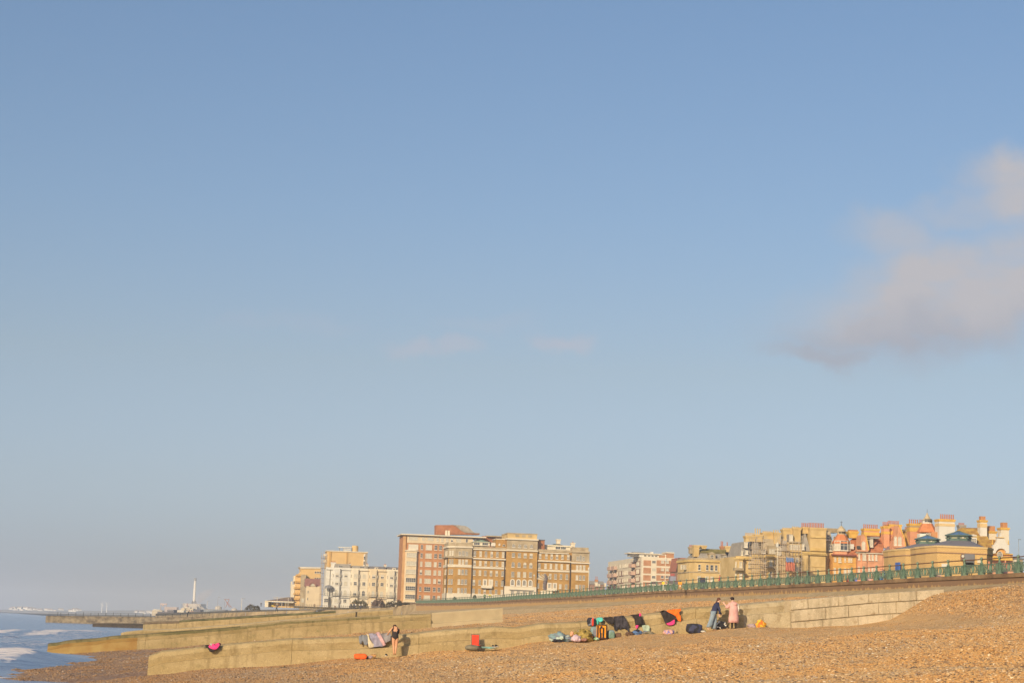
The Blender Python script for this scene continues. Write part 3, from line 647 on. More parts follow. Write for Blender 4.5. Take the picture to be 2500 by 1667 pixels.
class Bld:
    def __init__(s,name,label,cat,D,cr,xr,yr,ground=8.6,turn=0,group=None,v0=0):
        s.cr=cr; s.xr=xr; s.yr=yr; px,py=cr(xr,yr)
        if D<0: D=-D/ray(px,py).dot(NT)
        s.ang=AL+math.radians(turn); s.U=Vector((math.cos(s.ang),math.sin(s.ang),0)); s.N=Vector((s.U.y,-s.U.x,0))
        p=at(px,py,D); s.o=Vector((p.x,p.y,ground)); s.D=D
        s.k=None
        s.e=empty(name,s.o,s.ang,label,cat,group)
        (a,_),(b_,_)=s.uw(xr,yr),s.uw(xr+100,yr); s.m=abs(b_-a)/100   # metres per crop pixel
        s.rng=random.Random(len(label)*7+int(D))
    def uw(s,x,y,v=0):
        px,py=s.cr(x,y); r=ray(px,py); c=Vector((0,0,EYE)); o=s.o-s.N*v
        t=(o-c).dot(s.N)/r.dot(s.N); p=c+r*t; d=p-s.o
        return d.dot(s.U),d.z
    def X(s,x,v=0): return s.uw(x,s.yr,v)[0]
    def Z(s,y,v=0,x=None): return s.uw(s.xr if x is None else x,y,v)[1]
    def box(s,name,x0,x1,yt,yb,m,v0=0,v1=8,b=None,xr=None):
        z0=0 if yb is None else s.Z(yb,v0,xr); z1=s.Z(yt,v0,xr); q=b or MB()
        q.box(s.X(x0,v0),s.X(x1,v0),v0,v1,min(z0,z1),max(z0,z1))
        if b is None: return q.obj(name,m,s.e)
    def poly(s,name,pts,m,v0=0,v1=6,b=None):
        q=b or MB(); P=[s.uw(x,y,v0) for x,y in pts]
        A=sum(P[i][0]*P[(i+1)%len(P)][1]-P[(i+1)%len(P)][0]*P[i][1] for i in range(len(P)))
        if A<0: P=P[::-1]
        q.slab(P,v0,v1)
        if b is None: return q.obj(name,m,s.e)
    def win(s,x,yt,yb,w,kind=None,v=0,nx=2,nz=2,arch=False,sill=True,fm=None,sur=0,rz=0,mix=('dark','dark','warm','half'),yx=None,name='window'):
        kind=kind or s.rng.choice(mix)
        xr=s.xr if yx is None else yx
        z0=s.Z(yb,v,xr)+.05; z1=s.Z(yt,v,xr)-.05; W=w*s.m*.88
        me=window_mesh(round(W,1) if W>1 else round(W*5)/5+.1,round(z1-z0,1),kind,nx,nz,arch,sill,fm,sur)
        o=bpy.data.objects.new(name,me); link(o,s.e); o.location=(s.X(x,v),v-.004,z0); o.rotation_euler=(0,0,rz); return o
    def cornice(s,x0,x1,yt,yb,m,out=.4,v0=0,name='cornice',xr=None):
        return s.box(name,x0,x1,yt,yb,m,v0-out,v0-.003,xr=xr)
    def hip(s,name,x0,x1,yb,yt,inset,m,v0=0,v1=8,over=.3):
        X0,X1=s.X(x0,v0)-over,s.X(x1,v0)+over; z0,z1=s.Z(yb,v0),s.Z(yt,v0); i=inset; d=(v1-v0)/2
        q=MB(); q.prism([(X0,v0-over),(X1,v0-over),(X1,v1+over),(X0,v1+over)],z0,z1,top=[(X0+i,v0+min(i,d)),(X1-i,v0+min(i,d)),(X1-i,v1-min(i,d)+.01),(X0+i,v1-min(i,d)+.01)])
        return q.obj(name,m,s.e)
    def chimney(s,x0,x1,yt,yb,m,pots=5,v0=1,v1=2.2,potm=None,poth=None,bands=(),capm=None):
        """brick stack with a corbelled cap and clay pots; yt = top of the brickwork"""
        X0,X1=s.X(x0,v0),s.X(x1,v0); z0,z1=s.Z(yb,v0),s.Z(yt,v0); h=z1-z0; e=.10
        q=MB(); mats=[m]+([capm] if capm else [])
        q.box(X0,X1,v0,v1,z0,z1-.55); q.box(X0-e,X1+e,v0-e,v1+e,z1-.55,z1-.3,len(mats)-1); q.box(X0-e*1.8,X1+e*1.8,v0-e*1.8,v1+e*1.8,z1-.3,z1,len(mats)-1)
        for y0,y1,mm in bands:
            mats.append(mm); q.box(X0-.06,X1+.06,v0-.06,v1+.06,s.Z(y1,v0),s.Z(y0,v0),len(mats)-1)
        c=q.obj('chimney',mats,s.e)
        H=poth or .8; w=X1-X0
        if pots:
            pm=potm or POT; r=min(.17,w/pots*.42)
            pq=MB(); pq.lathe([(r,0),(r*1.05,.1),(r*.78,.15),(r*.72,H-.12),(r*.95,H-.1),(r*.95,H),(r*.5,H)],8)
            o0=None
            for i in range(pots):
                loc=(X0+w*(i+.5)/pots,(v0+v1)/2,z1)
                if o0 is None: o0=pq.obj('chimney_pot',pm,c,loc=loc)
                else: inst(o0,c,loc)
        return c
POT=M_('clay_pot',(.45,.16,.08),.8,.25,4)
SLATE=M_('slate',(.16,.155,.17),.7,.15,1.2,.2,6)
SLATE2=M_('grey_slate',(.31,.28,.24),.75,.15,1.2,.2,6)
MOSS=M_('mossy_roof',(.20,.16,.055),.95,.25,.8,.4,5,col2=(.29,.24,.08))
TILE=M_('red_clay_tile',(.42,.15,.07),.85,.18,1.0,.4,6,col2=(.52,.21,.10))
BRK=M_('brown_brick',(.39,.215,.055),.9,.10,.5,.3,9,col2=(.46,.265,.075))
BRK2=M_('red_brown_brick',(.33,.13,.06),.9,.15,.6,.3,9,col2=(.42,.18,.09))
REDB=M_('orange_red_brick',(.45,.20,.08),.9,.1,.6,.3,9,col2=(.52,.25,.11))
YEL=M_('yellow_stock_brick',(.53,.37,.155),.9,.08,.35,.4,6,col2=(.62,.455,.215))
YEL2=M_('ochre_brick',(.56,.38,.14),.9,.08,.5,.4,6,col2=(.64,.47,.195))
STN=M_('weathered_stone',(.37,.29,.18),.9,.14,.5,.4,6,col2=(.46,.37,.24))
CRM=M_('cream_stucco',(.62,.50,.33),.8,.07,.4)
CRM2=M_('warm_white_stucco',(.66,.58,.44),.8,.06,.3)
WST=M_('white_stucco',(.62,.59,.52),.8,.06,.3)
YELP=M_('yellow_render',(.62,.41,.17),.85,.06,.3)
YELD=M_('dark_yellow_render',(.50,.30,.10),.85,.08,.3)
DRN=M_('drainpipe',(.05,.04,.035),.7,.2)
CPR=M_('green_copper',(.22,.30,.21),.7,.12,.6)
IRON=M_('black_iron',(.05,.05,.05),.6,.2)
LEAD=M_('lead_grey',(.20,.20,.21),.6,.12,1)
def pipe(s,x,yt,yb,v=-.25,r=.14,mt=None):
    X=s.X(x,v); q=MB(); q.tube((X,v,s.Z(yb,v) if yb else 0),(X,v,s.Z(yt,v)),r,n=6); return q.obj('drainpipe',mt or DRN,s.e)
# ---------------------------------------------------------------- red brick apartment block with cream bay
b=Bld('apartment_block','red brick apartment block with cream window bay and brown curved penthouse','building',690,C4,560,900)
b.box('wall',152,1365,345,None,REDB,0,16)
b.box('brick_upper_wing',1540,1960,340,None,BRK2,2,14,xr=1540)
b.box('top_floor',222,1372,352,470,CRM,-.25,-.004)
b.box('corner_pier',152,205,352,None,M_('tan_orange_brick',(.50,.29,.13),.9,.1,.6),-.5,-.26)
b.box('roof_slab',110,1600,314,334,CRM2,-1.6,16); b.box('roof_edge',1610,1975,330,348,STN,.2,14,xr=1610)
for x,w,n in ((330,170,6),(505,45,2),(625,110,5)): b.win(x,362,420,w,'warm',v=-.25,nx=n,nz=1,sill=False)
for x,k in ((752,'warm'),(835,'warm'),(920,'warm'),(1003,'half'),(1262,'dark')): b.win(x,362,425,32,k,v=-.25,nx=1,nz=2)
b.win(1120,362,425,90,'warm',v=-.25,nx=4,nz=1); b.win(1450,362,395,140,'dark',v=-.1,nx=5,nz=1)
rows=[(492,578),(642,722),(788,868),(932,1012),(1078,1158),(1222,1302),(1368,1448)]
for i,(t,bt) in enumerate(rows):
    if i==0: b.win(334,t,bt,190,'blind' if i==0 else None,nx=5,nz=1)
    for x,w,n in ((484,36,1),(605,118,3),(728,38,1),(809,38,1),(892,36,1)): b.win(x,t+2,bt,w,{0:'blind',6:'blind'}.get(i,None) if w>100 else None,nx=n if w>100 else 2,nz=2,mix=('dark','warm','blind','dark','half') if w<100 else ('dark','warm'))
bay=MB(); X0,X1=b.X(205,-1.2),b.X(415,-1.2); bay.prism([(X0-.2,-.26),(X0+.3,-1.2),(X1-.3,-1.2),(X1+.2,-.26)],0,b.Z(612,-1.2)); bayo=bay.obj('window_bay',CRM,b.e)
ht=MB(); ht.slab([(X0-.4,b.Z(612,-1.2)),(X1+.4,b.Z(612,-1.2)),(X1,b.Z(596,-1.2)),((X0+X1)/2,b.Z(580,-1.2)),(X0,b.Z(596,-1.2))],-1.5,-.26); ht.obj('bay_hood',CRM2,b.e)
for i,(t,bt) in enumerate(rows[1:]): b.win(312,t+3,bt-8,188,('warm','warm','warm','dark','dark','dark')[i],v=-1.2,nx=5,nz=2)
P=[(745,150),(1030,150),(1150,158),(1250,168),(1300,190),(1345,225),(1385,265),(1420,284),(1505,292),(1505,312),(745,312)]
b.poly('penthouse',[(745,150),(1030,150),(1085,170),(1130,205),(1180,250),(1240,280),(1330,290),(1505,296),(1505,314),(745,314)],BRK2,3,9)
b.poly('curved_roof',[(1030,146),(1150,154),(1250,165),(1300,187),(1345,222),(1385,262),(1420,282),(1510,290),(1505,298),(1330,288),(1240,276),(1180,246),(1130,200),(1085,164)],SLATE2,2.7,9.4)
for x in (900,945): b.box('penthouse_door',x-18,x+18,228,312,CRM2,2.8,2.99)
b.box('entrance_canopy',190,420,1490,1502,CRM2,-2.2,-1.25)
# ---------------------------------------------------------------- the long brown brick mansion block
b=Bld('mansion_block','long brown brick mansion block with white bands and a taller stone topped middle tower','building',640,C4,1250,900)
q=MB(); A=b.X(1375); fr=b.X(1090); c1=b.X(955,4); c0=b.X(905,12)
fp=[(A-.02,0),(A-.02,16),(c0,16),(c0,11),(c1,3.5),(c1+4.2,2.6),(fr-.4,0)]
fp=[(fr-.4,0),(A-.02,0),(A-.02,16),(c0-.2,16),(c0-.2,11),(c1-.2,3.2)]
q.prism(fp,0,b.Z(545)); q.obj('corner_pavilion',BRK,b.e)
q=MB(); ex=[(x-(.35 if x<fr else -.0),y-.35) for x,y in fp]
def ringband(yt,yb,e,m,name):
    q=MB(); pts=[(fr-.4-e*.4,-e),(A-.03,-e),(A-.03,1),(fr-.2,1.2),(c1+.6,4.0),(c0+1,16),(c0-.2-e,16),(c0-.2-e,11-e*.2),(c1-.2-e*.8,3.2-e*.8)]
    q.prism(pts,b.Z(yb),b.Z(yt)); return q.obj(name,m,b.e)
ringband(520,548,.5,CRM2,'cornice'); ringband(455,520,.05,STN,'parapet'); ringband(700,722,.7,STN,'ledge'); ringband(840,885,.22,CRM2,'white_band'); ringband(1340,1560,.2,CRM2,'base')
ringband(550,700,.06,STN,'stone_storey')
rowsA=[(602,682),(752,838),(922,1010),(1095,1182),(1250,1335)]
colsA=[(1155,1212,1270),(1148,1215,1282),(1140,1208,1272),(1135,1200,1268),(1128,1192,1258)]
yx=1212
for i,(t,bt) in enumerate(rowsA):
    for j,x in enumerate((1150,1210,1270)):
        k={1:('blind','warm','half')}.get(i,[None]*3)[j] or (('blind' if j==0 else 'dark') if i in (2,3,4) else 'dark')
        b.win(x,t+(8 if i==0 and j!=1 else 0),bt,38,k,nx=3,nz=4,v=-.07 if i==0 else 0)
    ca=math.atan2(-(3.2),(fr-.4-c1+.2))
    L_=Vector((fr-.4-(c1-.2),-3.2)); 
    for f in (.35,.7):
        p=Vector((c1-.2,3.2))+L_*f
        o=b.win(1150,t,bt,30,'dark' if i else 'blind',nx=2,nz=4); o.location.x=p.x-.12*abs(math.sin(ca)); o.location.y=p.y-.15; o.rotation_euler=(0,0,math.atan2(L_.y,L_.x))
    L2=Vector((c1-c0,3.2-11))
    for f in (.3,.7):
        p=Vector((c0-.2,11))+L2*f
        o=b.win(1150,t,bt,30,'warm',nx=2,nz=4); o.location.x=p.x-.1; o.location.y=p.y; o.rotation_euler=(0,0,math.atan2(L2.y,L2.x))
pipe(b,1370,500,None); pipe(b,935,700,None,v=3.0)
# wing with six windows a floor
b.box('wing',1377,1962,545,None,BRK,.3,16,xr=1400); b.box('parapet',1377,1962,522,560,STN,.1,16.1,xr=1400); b.box('cornice',1382,1960,560,578,CRM2,-.25,.29,xr=1400)
b.box('ledge',1382,1958,718,740,CRM2,-.5,.29,xr=1400); b.box('white_band',1382,1958,868,903,CRM2,-.02,.29,xr=1450); b.box('base',1382,1958,1345,None,CRM2,-.1,.29,xr=1400)
rowsB=[(602,692),(768,850),(932,1020),(1104,1190),(1260,1340)]
for i,(t,bt) in enumerate(rowsB):
    for j,x in enumerate((1412,1512,1605,1705,1803,1905)):
        sp=i==3 and j in (2,3)
        b.win(x,t,bt,36,None,v=.3,nx=3,nz=4,sur=.35 if sp else 0,mix=('dark','dark','dark','half','warm') if i!=1 else ('blind','dark','warm','half'),yx=1420,fm=WF)
b.box('balcony',1545,1735,1192,1240,CRM2,-.9,.28,xr=1400)
b.box('rooftop_room',1375,1665,440,512,CRM2,4,10,xr=1500); b.hip('copper_roof',1370,1680,442,385,4,CPR,4,10)
b.win(1440,455,500,110,'dark',v=4,nx=3,nz=1,yx=1500); b.win(1585,455,500,110,'dark',v=4,nx=3,nz=1,yx=1500); b.box('rooftop_room',1690,1765,455,515,WST,4,7,xr=1700)
b.box('stair_tower',1775,1965,392,560,BRK,3,12,xr=1850); b.box('coping',1768,1970,386,400,CRM2,2.8,12,xr=1850)
b.win(1833,468,510,26,'blind',v=3,nx=1,nz=1,yx=1850,sill=False,arch=True); b.win(1912,482,520,40,'dark',v=3,arch=True,nx=2,nz=1,yx=1850,sill=False)
q=MB(); q.tube((b.X(1950,-1),-.4,b.Z(1090)),(b.X(1895,-1),-2.2,b.Z(1088)),.15,n=6); q.obj('bracket',DRN,b.e)
# middle tower and the right half share this building's frame but are measured on the next view
b.cr=C5; b.xr=530; b.yr=900
b.box('tower',252,792,410,None,BRK,-.6,14); b.box('stone_storey',256,790,410,590,STN,-.66,-.603,xr=530)
b.box('tower_cornice',240,806,378,402,CRM2,-1.2,14.2,xr=320); b.box('tower_parapet',262,778,292,380,YEL,-.75,13.8,xr=320); b.box('parapet_coping',256,784,284,300,STN,-.9,14,xr=320)
for x in (432,543,650): 
    b.box('parapet_panel',x-33,x+33,318,358,STN,-.82,-.76,xr=500)
b.box('ledge',244,800,577,600,CRM2,-1.1,-.603,xr=400); b.box('tower_base',234,792,1218,None,CRM2,-.75,-.603,xr=450)
for i,(t,bt,ar,sur) in enumerate([(482,545,True,0),(640,715,False,0),(798,886,True,0),(965,1053,False,0),(1110,1200,True,.3),(1297,1362,False,0)]):
    for j,x in enumerate((372,477,578,682)):
        b.win(x,t,bt,40,['dark','dark',('dark','dark','half','half')[j],None,'dark','dark'][i] if i!=1 else ('dark','dark','half','half')[j],v=-.6-(.07 if i==0 else 0)-(.16 if i==5 else 0),nx=3,nz=4,arch=ar,sur=sur,mix=('dark','dark','warm'))
b.box('balcony_slab',320,735,1265,1280,CRM2,-1.5,-.76,xr=500)
pipe(b,228,600,None,v=.0,r=.2); pipe(b,795,600,None,v=.0,r=.2)
b.box('wing',800,1388,600,None,BRK,.3,16,xr=900); b.box('parapet',800,1388,572,612,STN,.1,16.1,xr=900); b.box('cornice',830,1340,622,640,CRM2,-.25,.29,xr=900)
b.box('ledge',805,1385,762,785,CRM2,-.5,.29,xr=900); b.box('white_band',805,1385,925,958,CRM2,-.02,.29,xr=950)
for i,(t,bt) in enumerate([(655,738),(826,910),(1002,1086),(1172,1250)]):
    for j,x in enumerate((832,938,1032,1125,1220,1322)):
        sp=i==3 and j in(2,3)
        b.win(x-8*i+8,t,bt,36,None,v=.3,nx=3,nz=4,sur=.35 if sp else 0,yx=1080,mix=('half','half','dark') if i==0 else (('warm','blind','dark') if i==1 else ('dark','dark','warm')))
b.box('balcony',975,1150,1252,1295,CRM2,-.9,.28,xr=1050)
b.box('end_pavilion',1392,1700,615,None,BRK,-.4,16,xr=1500); b.box('stone_storey',1394,1698,640,785,STN,-.46,-.403,xr=1500)
b.box('parapet',1400,1682,538,600,STN,-.3,15.8,xr=1500); b.box('cornice',1388,1705,600,628,STN,-.95,16,xr=1500); b.box('ledge',1390,1715,795,818,CRM2,-1.0,-.403,xr=1500); b.box('white_band',1391,1702,935,972,CRM2,-.6,-.403,xr=1500)
for j,x in enumerate((1500,1553,1605)):
    b.box('parapet_panel',x-18,x+18,560,590,STN,-.38,-.301,xr=1500)
    b.win(x-8,700 if j!=1 else 675,770,30,'dark',v=-.46,nx=3,nz=4,arch=j==1,yx=1540)
for i,(t,bt) in enumerate([(848,935),(1025,1105),(1190,1272)]):
    for j,x in enumerate((1492,1550,1612)): b.win(x-2,t,bt,38,('blind','warm','warm') [j] if i==0 else ('blind','dark','dark')[j],v=-.4,nx=3,nz=4,yx=1540)
b.box('rooftop_room',922,1400,500,585,CRM2,4,10,xr=1150); b.hip('copper_roof',960,1340,502,450,5,CPR,4,10); b.win(1145,522,572,90,'dark',v=4,nx=3,nz=1,yx=1150); b.win(1240,522,572,90,'dark',v=4,nx=3,nz=1,yx=1150)
b.chimney(1122,1186,372,455,CRM2,0,5,6.5); b.chimney(1378,1442,422,530,CRM2,1,5,6.5,poth=.4)
b.box('stair_tower',796,912,408,585,BRK2,2,10,xr=850); b.box('roof_edge',790,920,402,414,SLATE,1.7,10.3,xr=850)
pipe(b,1372,640,None,v=-.2,r=.2)
# ---------------------------------------------------------------- white regency terrace, one house after another
cols=[(1305,1432,1140,1500,WST),(1570,1693,1500,1752,CRM2),(1832,1955,1752,2010,CRM),(2090,2212,2010,2262,CRM2)]
lab=['white bow fronted terrace house with a domed iron porch at its corner','cream bow fronted terrace house with drawn blinds, second along the terrace','cream bow fronted terrace house with a pinkish arched window, third along the terrace','cream bow fronted terrace house beside the red brick apartment block']
for n_,(bx,sx,x0,x1,m) in enumerate(cols):
    b=Bld('terrace_house',lab[n_],'house',760,C3,1700,740,group='bow fronted houses of the regency terrace')
    b.box('wall',x0+1,x1-1,530,None,m,0,14); b.box('parapet',x0+1,x1-1,512,533,m,-.25,.3); b.box('cornice',x0+1,x1-1,533,545,m,-.6,-.003)
    for yy_ in (672,785): b.box('string_course',x0+1,x1-1,yy_,yy_+7,m,-.2,-.003)
    q=MB(); h0,h1=b.X(bx-66,-1.3),b.X(bx+66,-1.3); c0_,c1_=b.X(bx-40,-1.3),b.X(bx+40,-1.3); q.prism([(h0,-.003),(c0_,-1.3),(c1_,-1.3),(h1,-.003)],0,b.Z(528,-1.3)); q.obj('bow_front',m,b.e)
    a_=math.atan2(1.3,c0_-h0)
    for i,(t,bt,ar) in enumerate([(597,645,False),(706,757,False),(832,905,True),(962,1012,False)]):
        k=('dark','warm','half') ; b.win(bx,t,bt,44,b.rng.choice(k) if not(n_==2 and i==2) else 'warm',v=-1.3,nx=2,nz=2,arch=ar)
        b.win(sx,t,bt,38,None,v=0,arch=ar,nx=2,nz=2,mix=('warm','dark','half','warm'))
        for sg,xx_ in ((-1,bx-58),(1,bx+58)):
            o=b.win(xx_,t+4,bt,9,'dark' ,v=-.75,nx=1,nz=2,sill=False); o.rotation_euler=(0,0,-sg*-a_)
            o.location.x=((h0+c0_)/2-.08) if sg<0 else ((h1+c1_)/2+.08); o.location.y=-.72
    q=MB(); z=b.Z(918); 
    q.box(b.X(x0+2),b.X(x1-2),-1.9,-1.3,z-.12,z); 
    for zz in (z+.95,): q.box(b.X(x0+2),b.X(x1-2),-1.88,-1.84,zz-.05,zz)
    xx_=b.X(x0+2)
    while xx_<b.X(x1-2): q.box(xx_,xx_+.04,-1.88,-1.84,z,z+.95); xx_+=.33
    q.obj('balcony_railing',IRON,b.e)
    q=MB(); z1=b.Z(478 if n_ else 460,3); z0=b.Z(515,.5); X0,X1=b.X(x0+(120 if n_==0 else 10)),b.X(x1-8)
    q.slab([(X0,z0),(X1,z0),(X1,z1),(X0+.3,z1)],1.2,9); rf=q.obj('mansard_roof',SLATE if n_>1 else SLATE2,b.e)
    b.chimney(x1-32,x1-4,452,520,CRM2,3,3,6,poth=.5)
    if n_==0: b.chimney(1212,1278,440,515,WST,5,3,5,poth=.5)
    if n_ in (0,1):
        b.win((x0+x1)/2+30,480,510,60,'dark',v=1.2,nx=3,nz=1,sill=False)
    else:
        b.box('dormer',(x0+x1)/2-25-15,(x0+x1)/2+25-15,490,528,CRM2,.6,3); b.win((x0+x1)/2-15,495,524,20,'dark',v=.6,nx=1,nz=2,sill=False)
    if n_==0:
        q=MB(); X=b.X(1190); r_=b.m*62; q.lathe([(r_,b.Z(815)),(r_*.97,b.Z(795)),(r_*.75,b.Z(778)),(r_*.3,b.Z(770)),(.05,b.Z(768))],12,(X,-2.2,0)); q.obj('porch_roof',LEAD,b.e)
        q=MB()
        for f in (-1,-.33,.33,1): q.tube((X+f*r_*.85,-3.6,b.Z(918)),(X+f*r_*.85,-3.6,b.Z(810)),.06,n=5)
        q.obj('porch_posts',IRON,b.e)
        b.box('ground_bay',1120,1195,930,None,WST,-2.5,-.004); b.win(1165,962,1015,60,'dark',v=-2.5,nx=3,nz=2)
        pipe(b,1205,540,None,v=-.2,r=.08)
# ---------------------------------------------------------------- yellow modern block behind the terrace
b=Bld('modern_block','yellow rendered flat block with a round roof tank rising behind the white terrace','building',830,C3,1450,400)
b.box('wall',1160,1745,270,None,YELP,0,16); b.box('roof_edge',1150,1752,262,275,CRM2,-.4,16.2); b.box('recess',1440,1462,278,470,YELD,-.25,-.004); b.box('corner_pier',1195,1225,278,500,YELD,-.25,-.004)
b.box('grey_side_panel',1718,1745,285,470,SLATE2,-.3,-.004); b.box('white_window_strip',1690,1712,295,470,WST,-.25,-.004)
for y in (330,400): b.win(1701,y,y+45,12,'dark',v=-.25,nx=1,nz=2,sill=False); 
q=MB(); X=b.X(1562,4); r_=b.m*48; q.lathe([(r_,b.Z(272,4)),(r_,b.Z(196,4)),(r_*.9,b.Z(180,4)),(r_*.4,b.Z(176,4))],20,(X,5,0)); q.obj('roof_tank',YELP,b.e)
for y in (210,232,255): b.box('roof_canopy',1320 if y==210 else 1395,1508,y-5,y+6,WST,3,6)
b.box('canopy_post',1335,1345,215,268,LEAD,3.2,3.5); b.box('canopy_post',1388,1396,215,268,LEAD,3.2,3.5)
for y in (345,430): b.box('balcony',1118,1160,y-28,y,CRM2,-.3,3)
# ---------------------------------------------------------------- yellow stepped block
b=Bld('stepped_block','yellow stepped apartment block with rounded balconies down its seaward end, left of the scaffold','building',880,C3,900,700)
b.poly('wall',[(790,510),(1085,512),(1075,1045),(700,1045),(706,620),(745,590),(790,560)],YELP,0,20); b.poly('roof_slab',[(768,488),(1085,495),(1085,512),(790,512)],CRM2,-.5,20.3)
b.poly('seaward_strip',[(652,702),(668,690),(672,745),(705,735),(690,980),(665,1040),(640,1040)],CRM2,.5,10); b.poly('upper_strip',[(686,622),(710,612),(712,690),(684,700)],CRM2,.4,8)
for yy_,xs_ in ((620,(735,762,790)),(712,(725,755,782)),(800,(715,745,772)),(885,(715,742,768)),(962,(712,738,765))):
    for x in xs_:
        q=MB(); q.lathe([(.55,0),(.75,.15),(.75,.9),(.65,.95)],10); o=q.obj('balcony',YELD,b.e,loc=(b.X(x),-.3,b.Z(yy_+12)))
for yy_ in (550,640): 
    for x in (997,1030,1062): b.win(x,yy_,yy_+27,22,'dark',nx=1,nz=1)
b.box('shaded_wall',790,862,600,None,STN,-3,-.01); b.box('side_porch',800,862,915,None,STN,-4,-3.01)
b.win(830,945,1000,40,'warm',v=-4,nx=3,nz=2,sill=False)
b=Bld('cream_house','small cream house with plum coloured roof and round arched gable beside the scaffold','house',800,C3,950,850)
b.box('wall',865,1072,765,None,CRM,0,10); PLUM=M_('plum_tile',(.26,.12,.10),.85,.12,1,.3)
q=MB(); X0,X1=b.X(845),b.X(1075); q.slab([(X0,b.Z(770)),(X1,b.Z(770)),(X1,b.Z(655)),(X0,b.Z(655))],0,8); rr=q.obj('roof',PLUM,b.e)
for v in rr.data.vertices:
    if v.co.z>b.Z(700) and v.co.y<1: v.co.y+=3.5
def archring(s,x,yb,r0,r1,v0,v1,m,name,n=12):
    X=s.X(x,v0); z=s.Z(yb,v0); R0,R1=r0*s.m,r1*s.m; q=MB()
    O=[(X+R1*math.cos(PI*i/n),z+R1*math.sin(PI*i/n)) for i in range(n+1)]; I=[(X+R0*math.cos(PI*i/n),z+R0*math.sin(PI*i/n)) for i in range(n+1)]
    for i in range(n): q.slab([O[i],O[i+1],I[i+1],I[i]],v0,v1)
    return q.obj(name,m,s.e)
archring(b,955,765,38,58,-.6,1.5,PLUM,'arched_gable'); b.box('gable_fill',918,992,722,765,CRM,-.3,1.2); b.win(955,725,762,46,'warm',v=-.3,nx=4,nz=1,sill=False)
for y in (830,930): b.win(893,y,y+38,8,'dark',nx=1,nz=2,sill=False)
# ---------------------------------------------------------------- scaffolding helper
TUBE=M_('scaffold_tube',(.46,.37,.27),.6,.2); BOARD=M_('scaffold_boards',(.28,.20,.13),.9,.2,3)
def scaffold(label,D,cr,xr,yr,x0,x1,yt,lifts,depth=2,v=-2.5,bays=5,parent=None,diag=True,seed=1):
    b=Bld('scaffolding',label,'scaffolding',D,cr,xr,yr,group=None); rg=random.Random(seed)
    X0,X1=b.X(x0,v),b.X(x1,v); zt=b.Z(yt,v)
    for i in range(bays+1):
        x=lerp(X0,X1,i/bays)
        for y in (v,v+depth-.6):
            q=MB(); q.tube((x,y,0),(x,y,zt+rg.uniform(-1.2,1.3)),.05,n=5); q.obj('standard',TUBE,b.e)
    for yl in lifts:
        z=b.Z(yl,v); q=MB(); q.box(X0-.3,X1+.3,v+.05,v+depth-.6,z-.08,z+.02); q.obj('boards',BOARD,b.e)
        for h in (.5,1.0):
            q=MB(); q.tube((X0-.5,v-.02,z+h),(X1+.5,v-.02,z+h),.04,n=5); q.obj('ledger',TUBE,b.e)
    if diag:
        for i in range(0,bays,2):
            a=lerp(X0,X1,i/bays); c=lerp(X0,X1,min(1,(i+1)/bays))
            for k,(ya,yb) in enumerate(zip(lifts[:-1],lifts[1:])):
                q=MB(); q.tube((a,v-.08,b.Z(yb,v)),(c,v-.08,b.Z(ya,v)),.035,n=5); q.obj('brace',TUBE,b.e)
    return b
scaffold('tall narrow scaffold tower at the left corner of the white terrace',775,C3,1110,700,1075,1145,300,[360,435,505,575,655,725,800,880,960],3,-2,3)
# ---------------------------------------------------------------- brick and white modern flats
b=Bld('modern_flats','white and brown brick modern flats with balconies on the left of the gabled roof','building',640,D1,900,550)
BR3=M_('brown_panel_brick',(.42,.20,.10),.9,.12,.6,.3,8,col2=(.50,.26,.14)); BR4=M_('dull_shaded_brick',(.30,.18,.13),.9,.15,.5)  # dull brick; on the flats' seaward panels its greyer tone paints shade
zt=b.Z(378); xc=b.X(752)
b.box('frame',752,1318,380,None,CRM2,0,20); 
for yt,yb in ((425,512),(540,630),(655,740),(765,850)):
    b.box('brick_panel',768,885,yt,yb,BR3,-.06,-.003,xr=820); b.box('brick_panel',972,1310,yt+4,yb+4,BR3,-.06,-.003,xr=1100)
for i,y in enumerate((450,568,685)):
    b.win(928,y-20,y+22,55,'dark' if i!=1 else 'warm',nx=3,nz=1,yx=928,sill=False)
    for x in (1063,1135): b.win(x,y-18,y+18,38,'warm' if i==0 else None,v=-.06,nx=1,nz=2,yx=1100,mix=('dark','warm'))
    if i<2: b.win(1220,y-22,y+26,50,'warm',v=-.06,nx=2,nz=2,yx=1180)
# seaward side, running away to the left
def side(b,x,y,vmax,v):  # find depth along the side wall whose plane is u=xc
    pass
def depth_at(b,u,px,py):
    r=ray(*b.cr(px,py)); c=Vector((0,0,EYE)); o=b.o+b.U*u; k=(o-c).dot(b.U)/r.dot(b.U); p=c+r*k; return (p-o).dot(-b.N),p.z-b.o.z
def sbox(b,name,u,xa,xb,yref,yt,yb,m,out=.0,thick=.3,ytx=None):
    da,_=depth_at(b,u,xa,yref); db,_=depth_at(b,u,xb,yref); _,z1=depth_at(b,u,ytx or xa,yt); z0=0 if yb is None else depth_at(b,u,ytx or xa,yb)[1]
    q=MB(); q.box(u-out-thick,u-out,min(da,db),max(da,db),z0,z1); return q.obj(name,m,b.e)
V1,_=depth_at(b,xc,232,600); V1=min(V1,90)
q=MB(); q.box(xc+.02,xc+18,20.02,V1,0,zt); q.obj('rear_wing',CRM2,b.e)
q=MB(); q.box(xc-.02-.3,xc-.02,0,V1,0,zt-.01); q.obj('seaward_wall',CRM2,b.e)
floors=[(430,520),(548,640),(668,755),(785,850)]
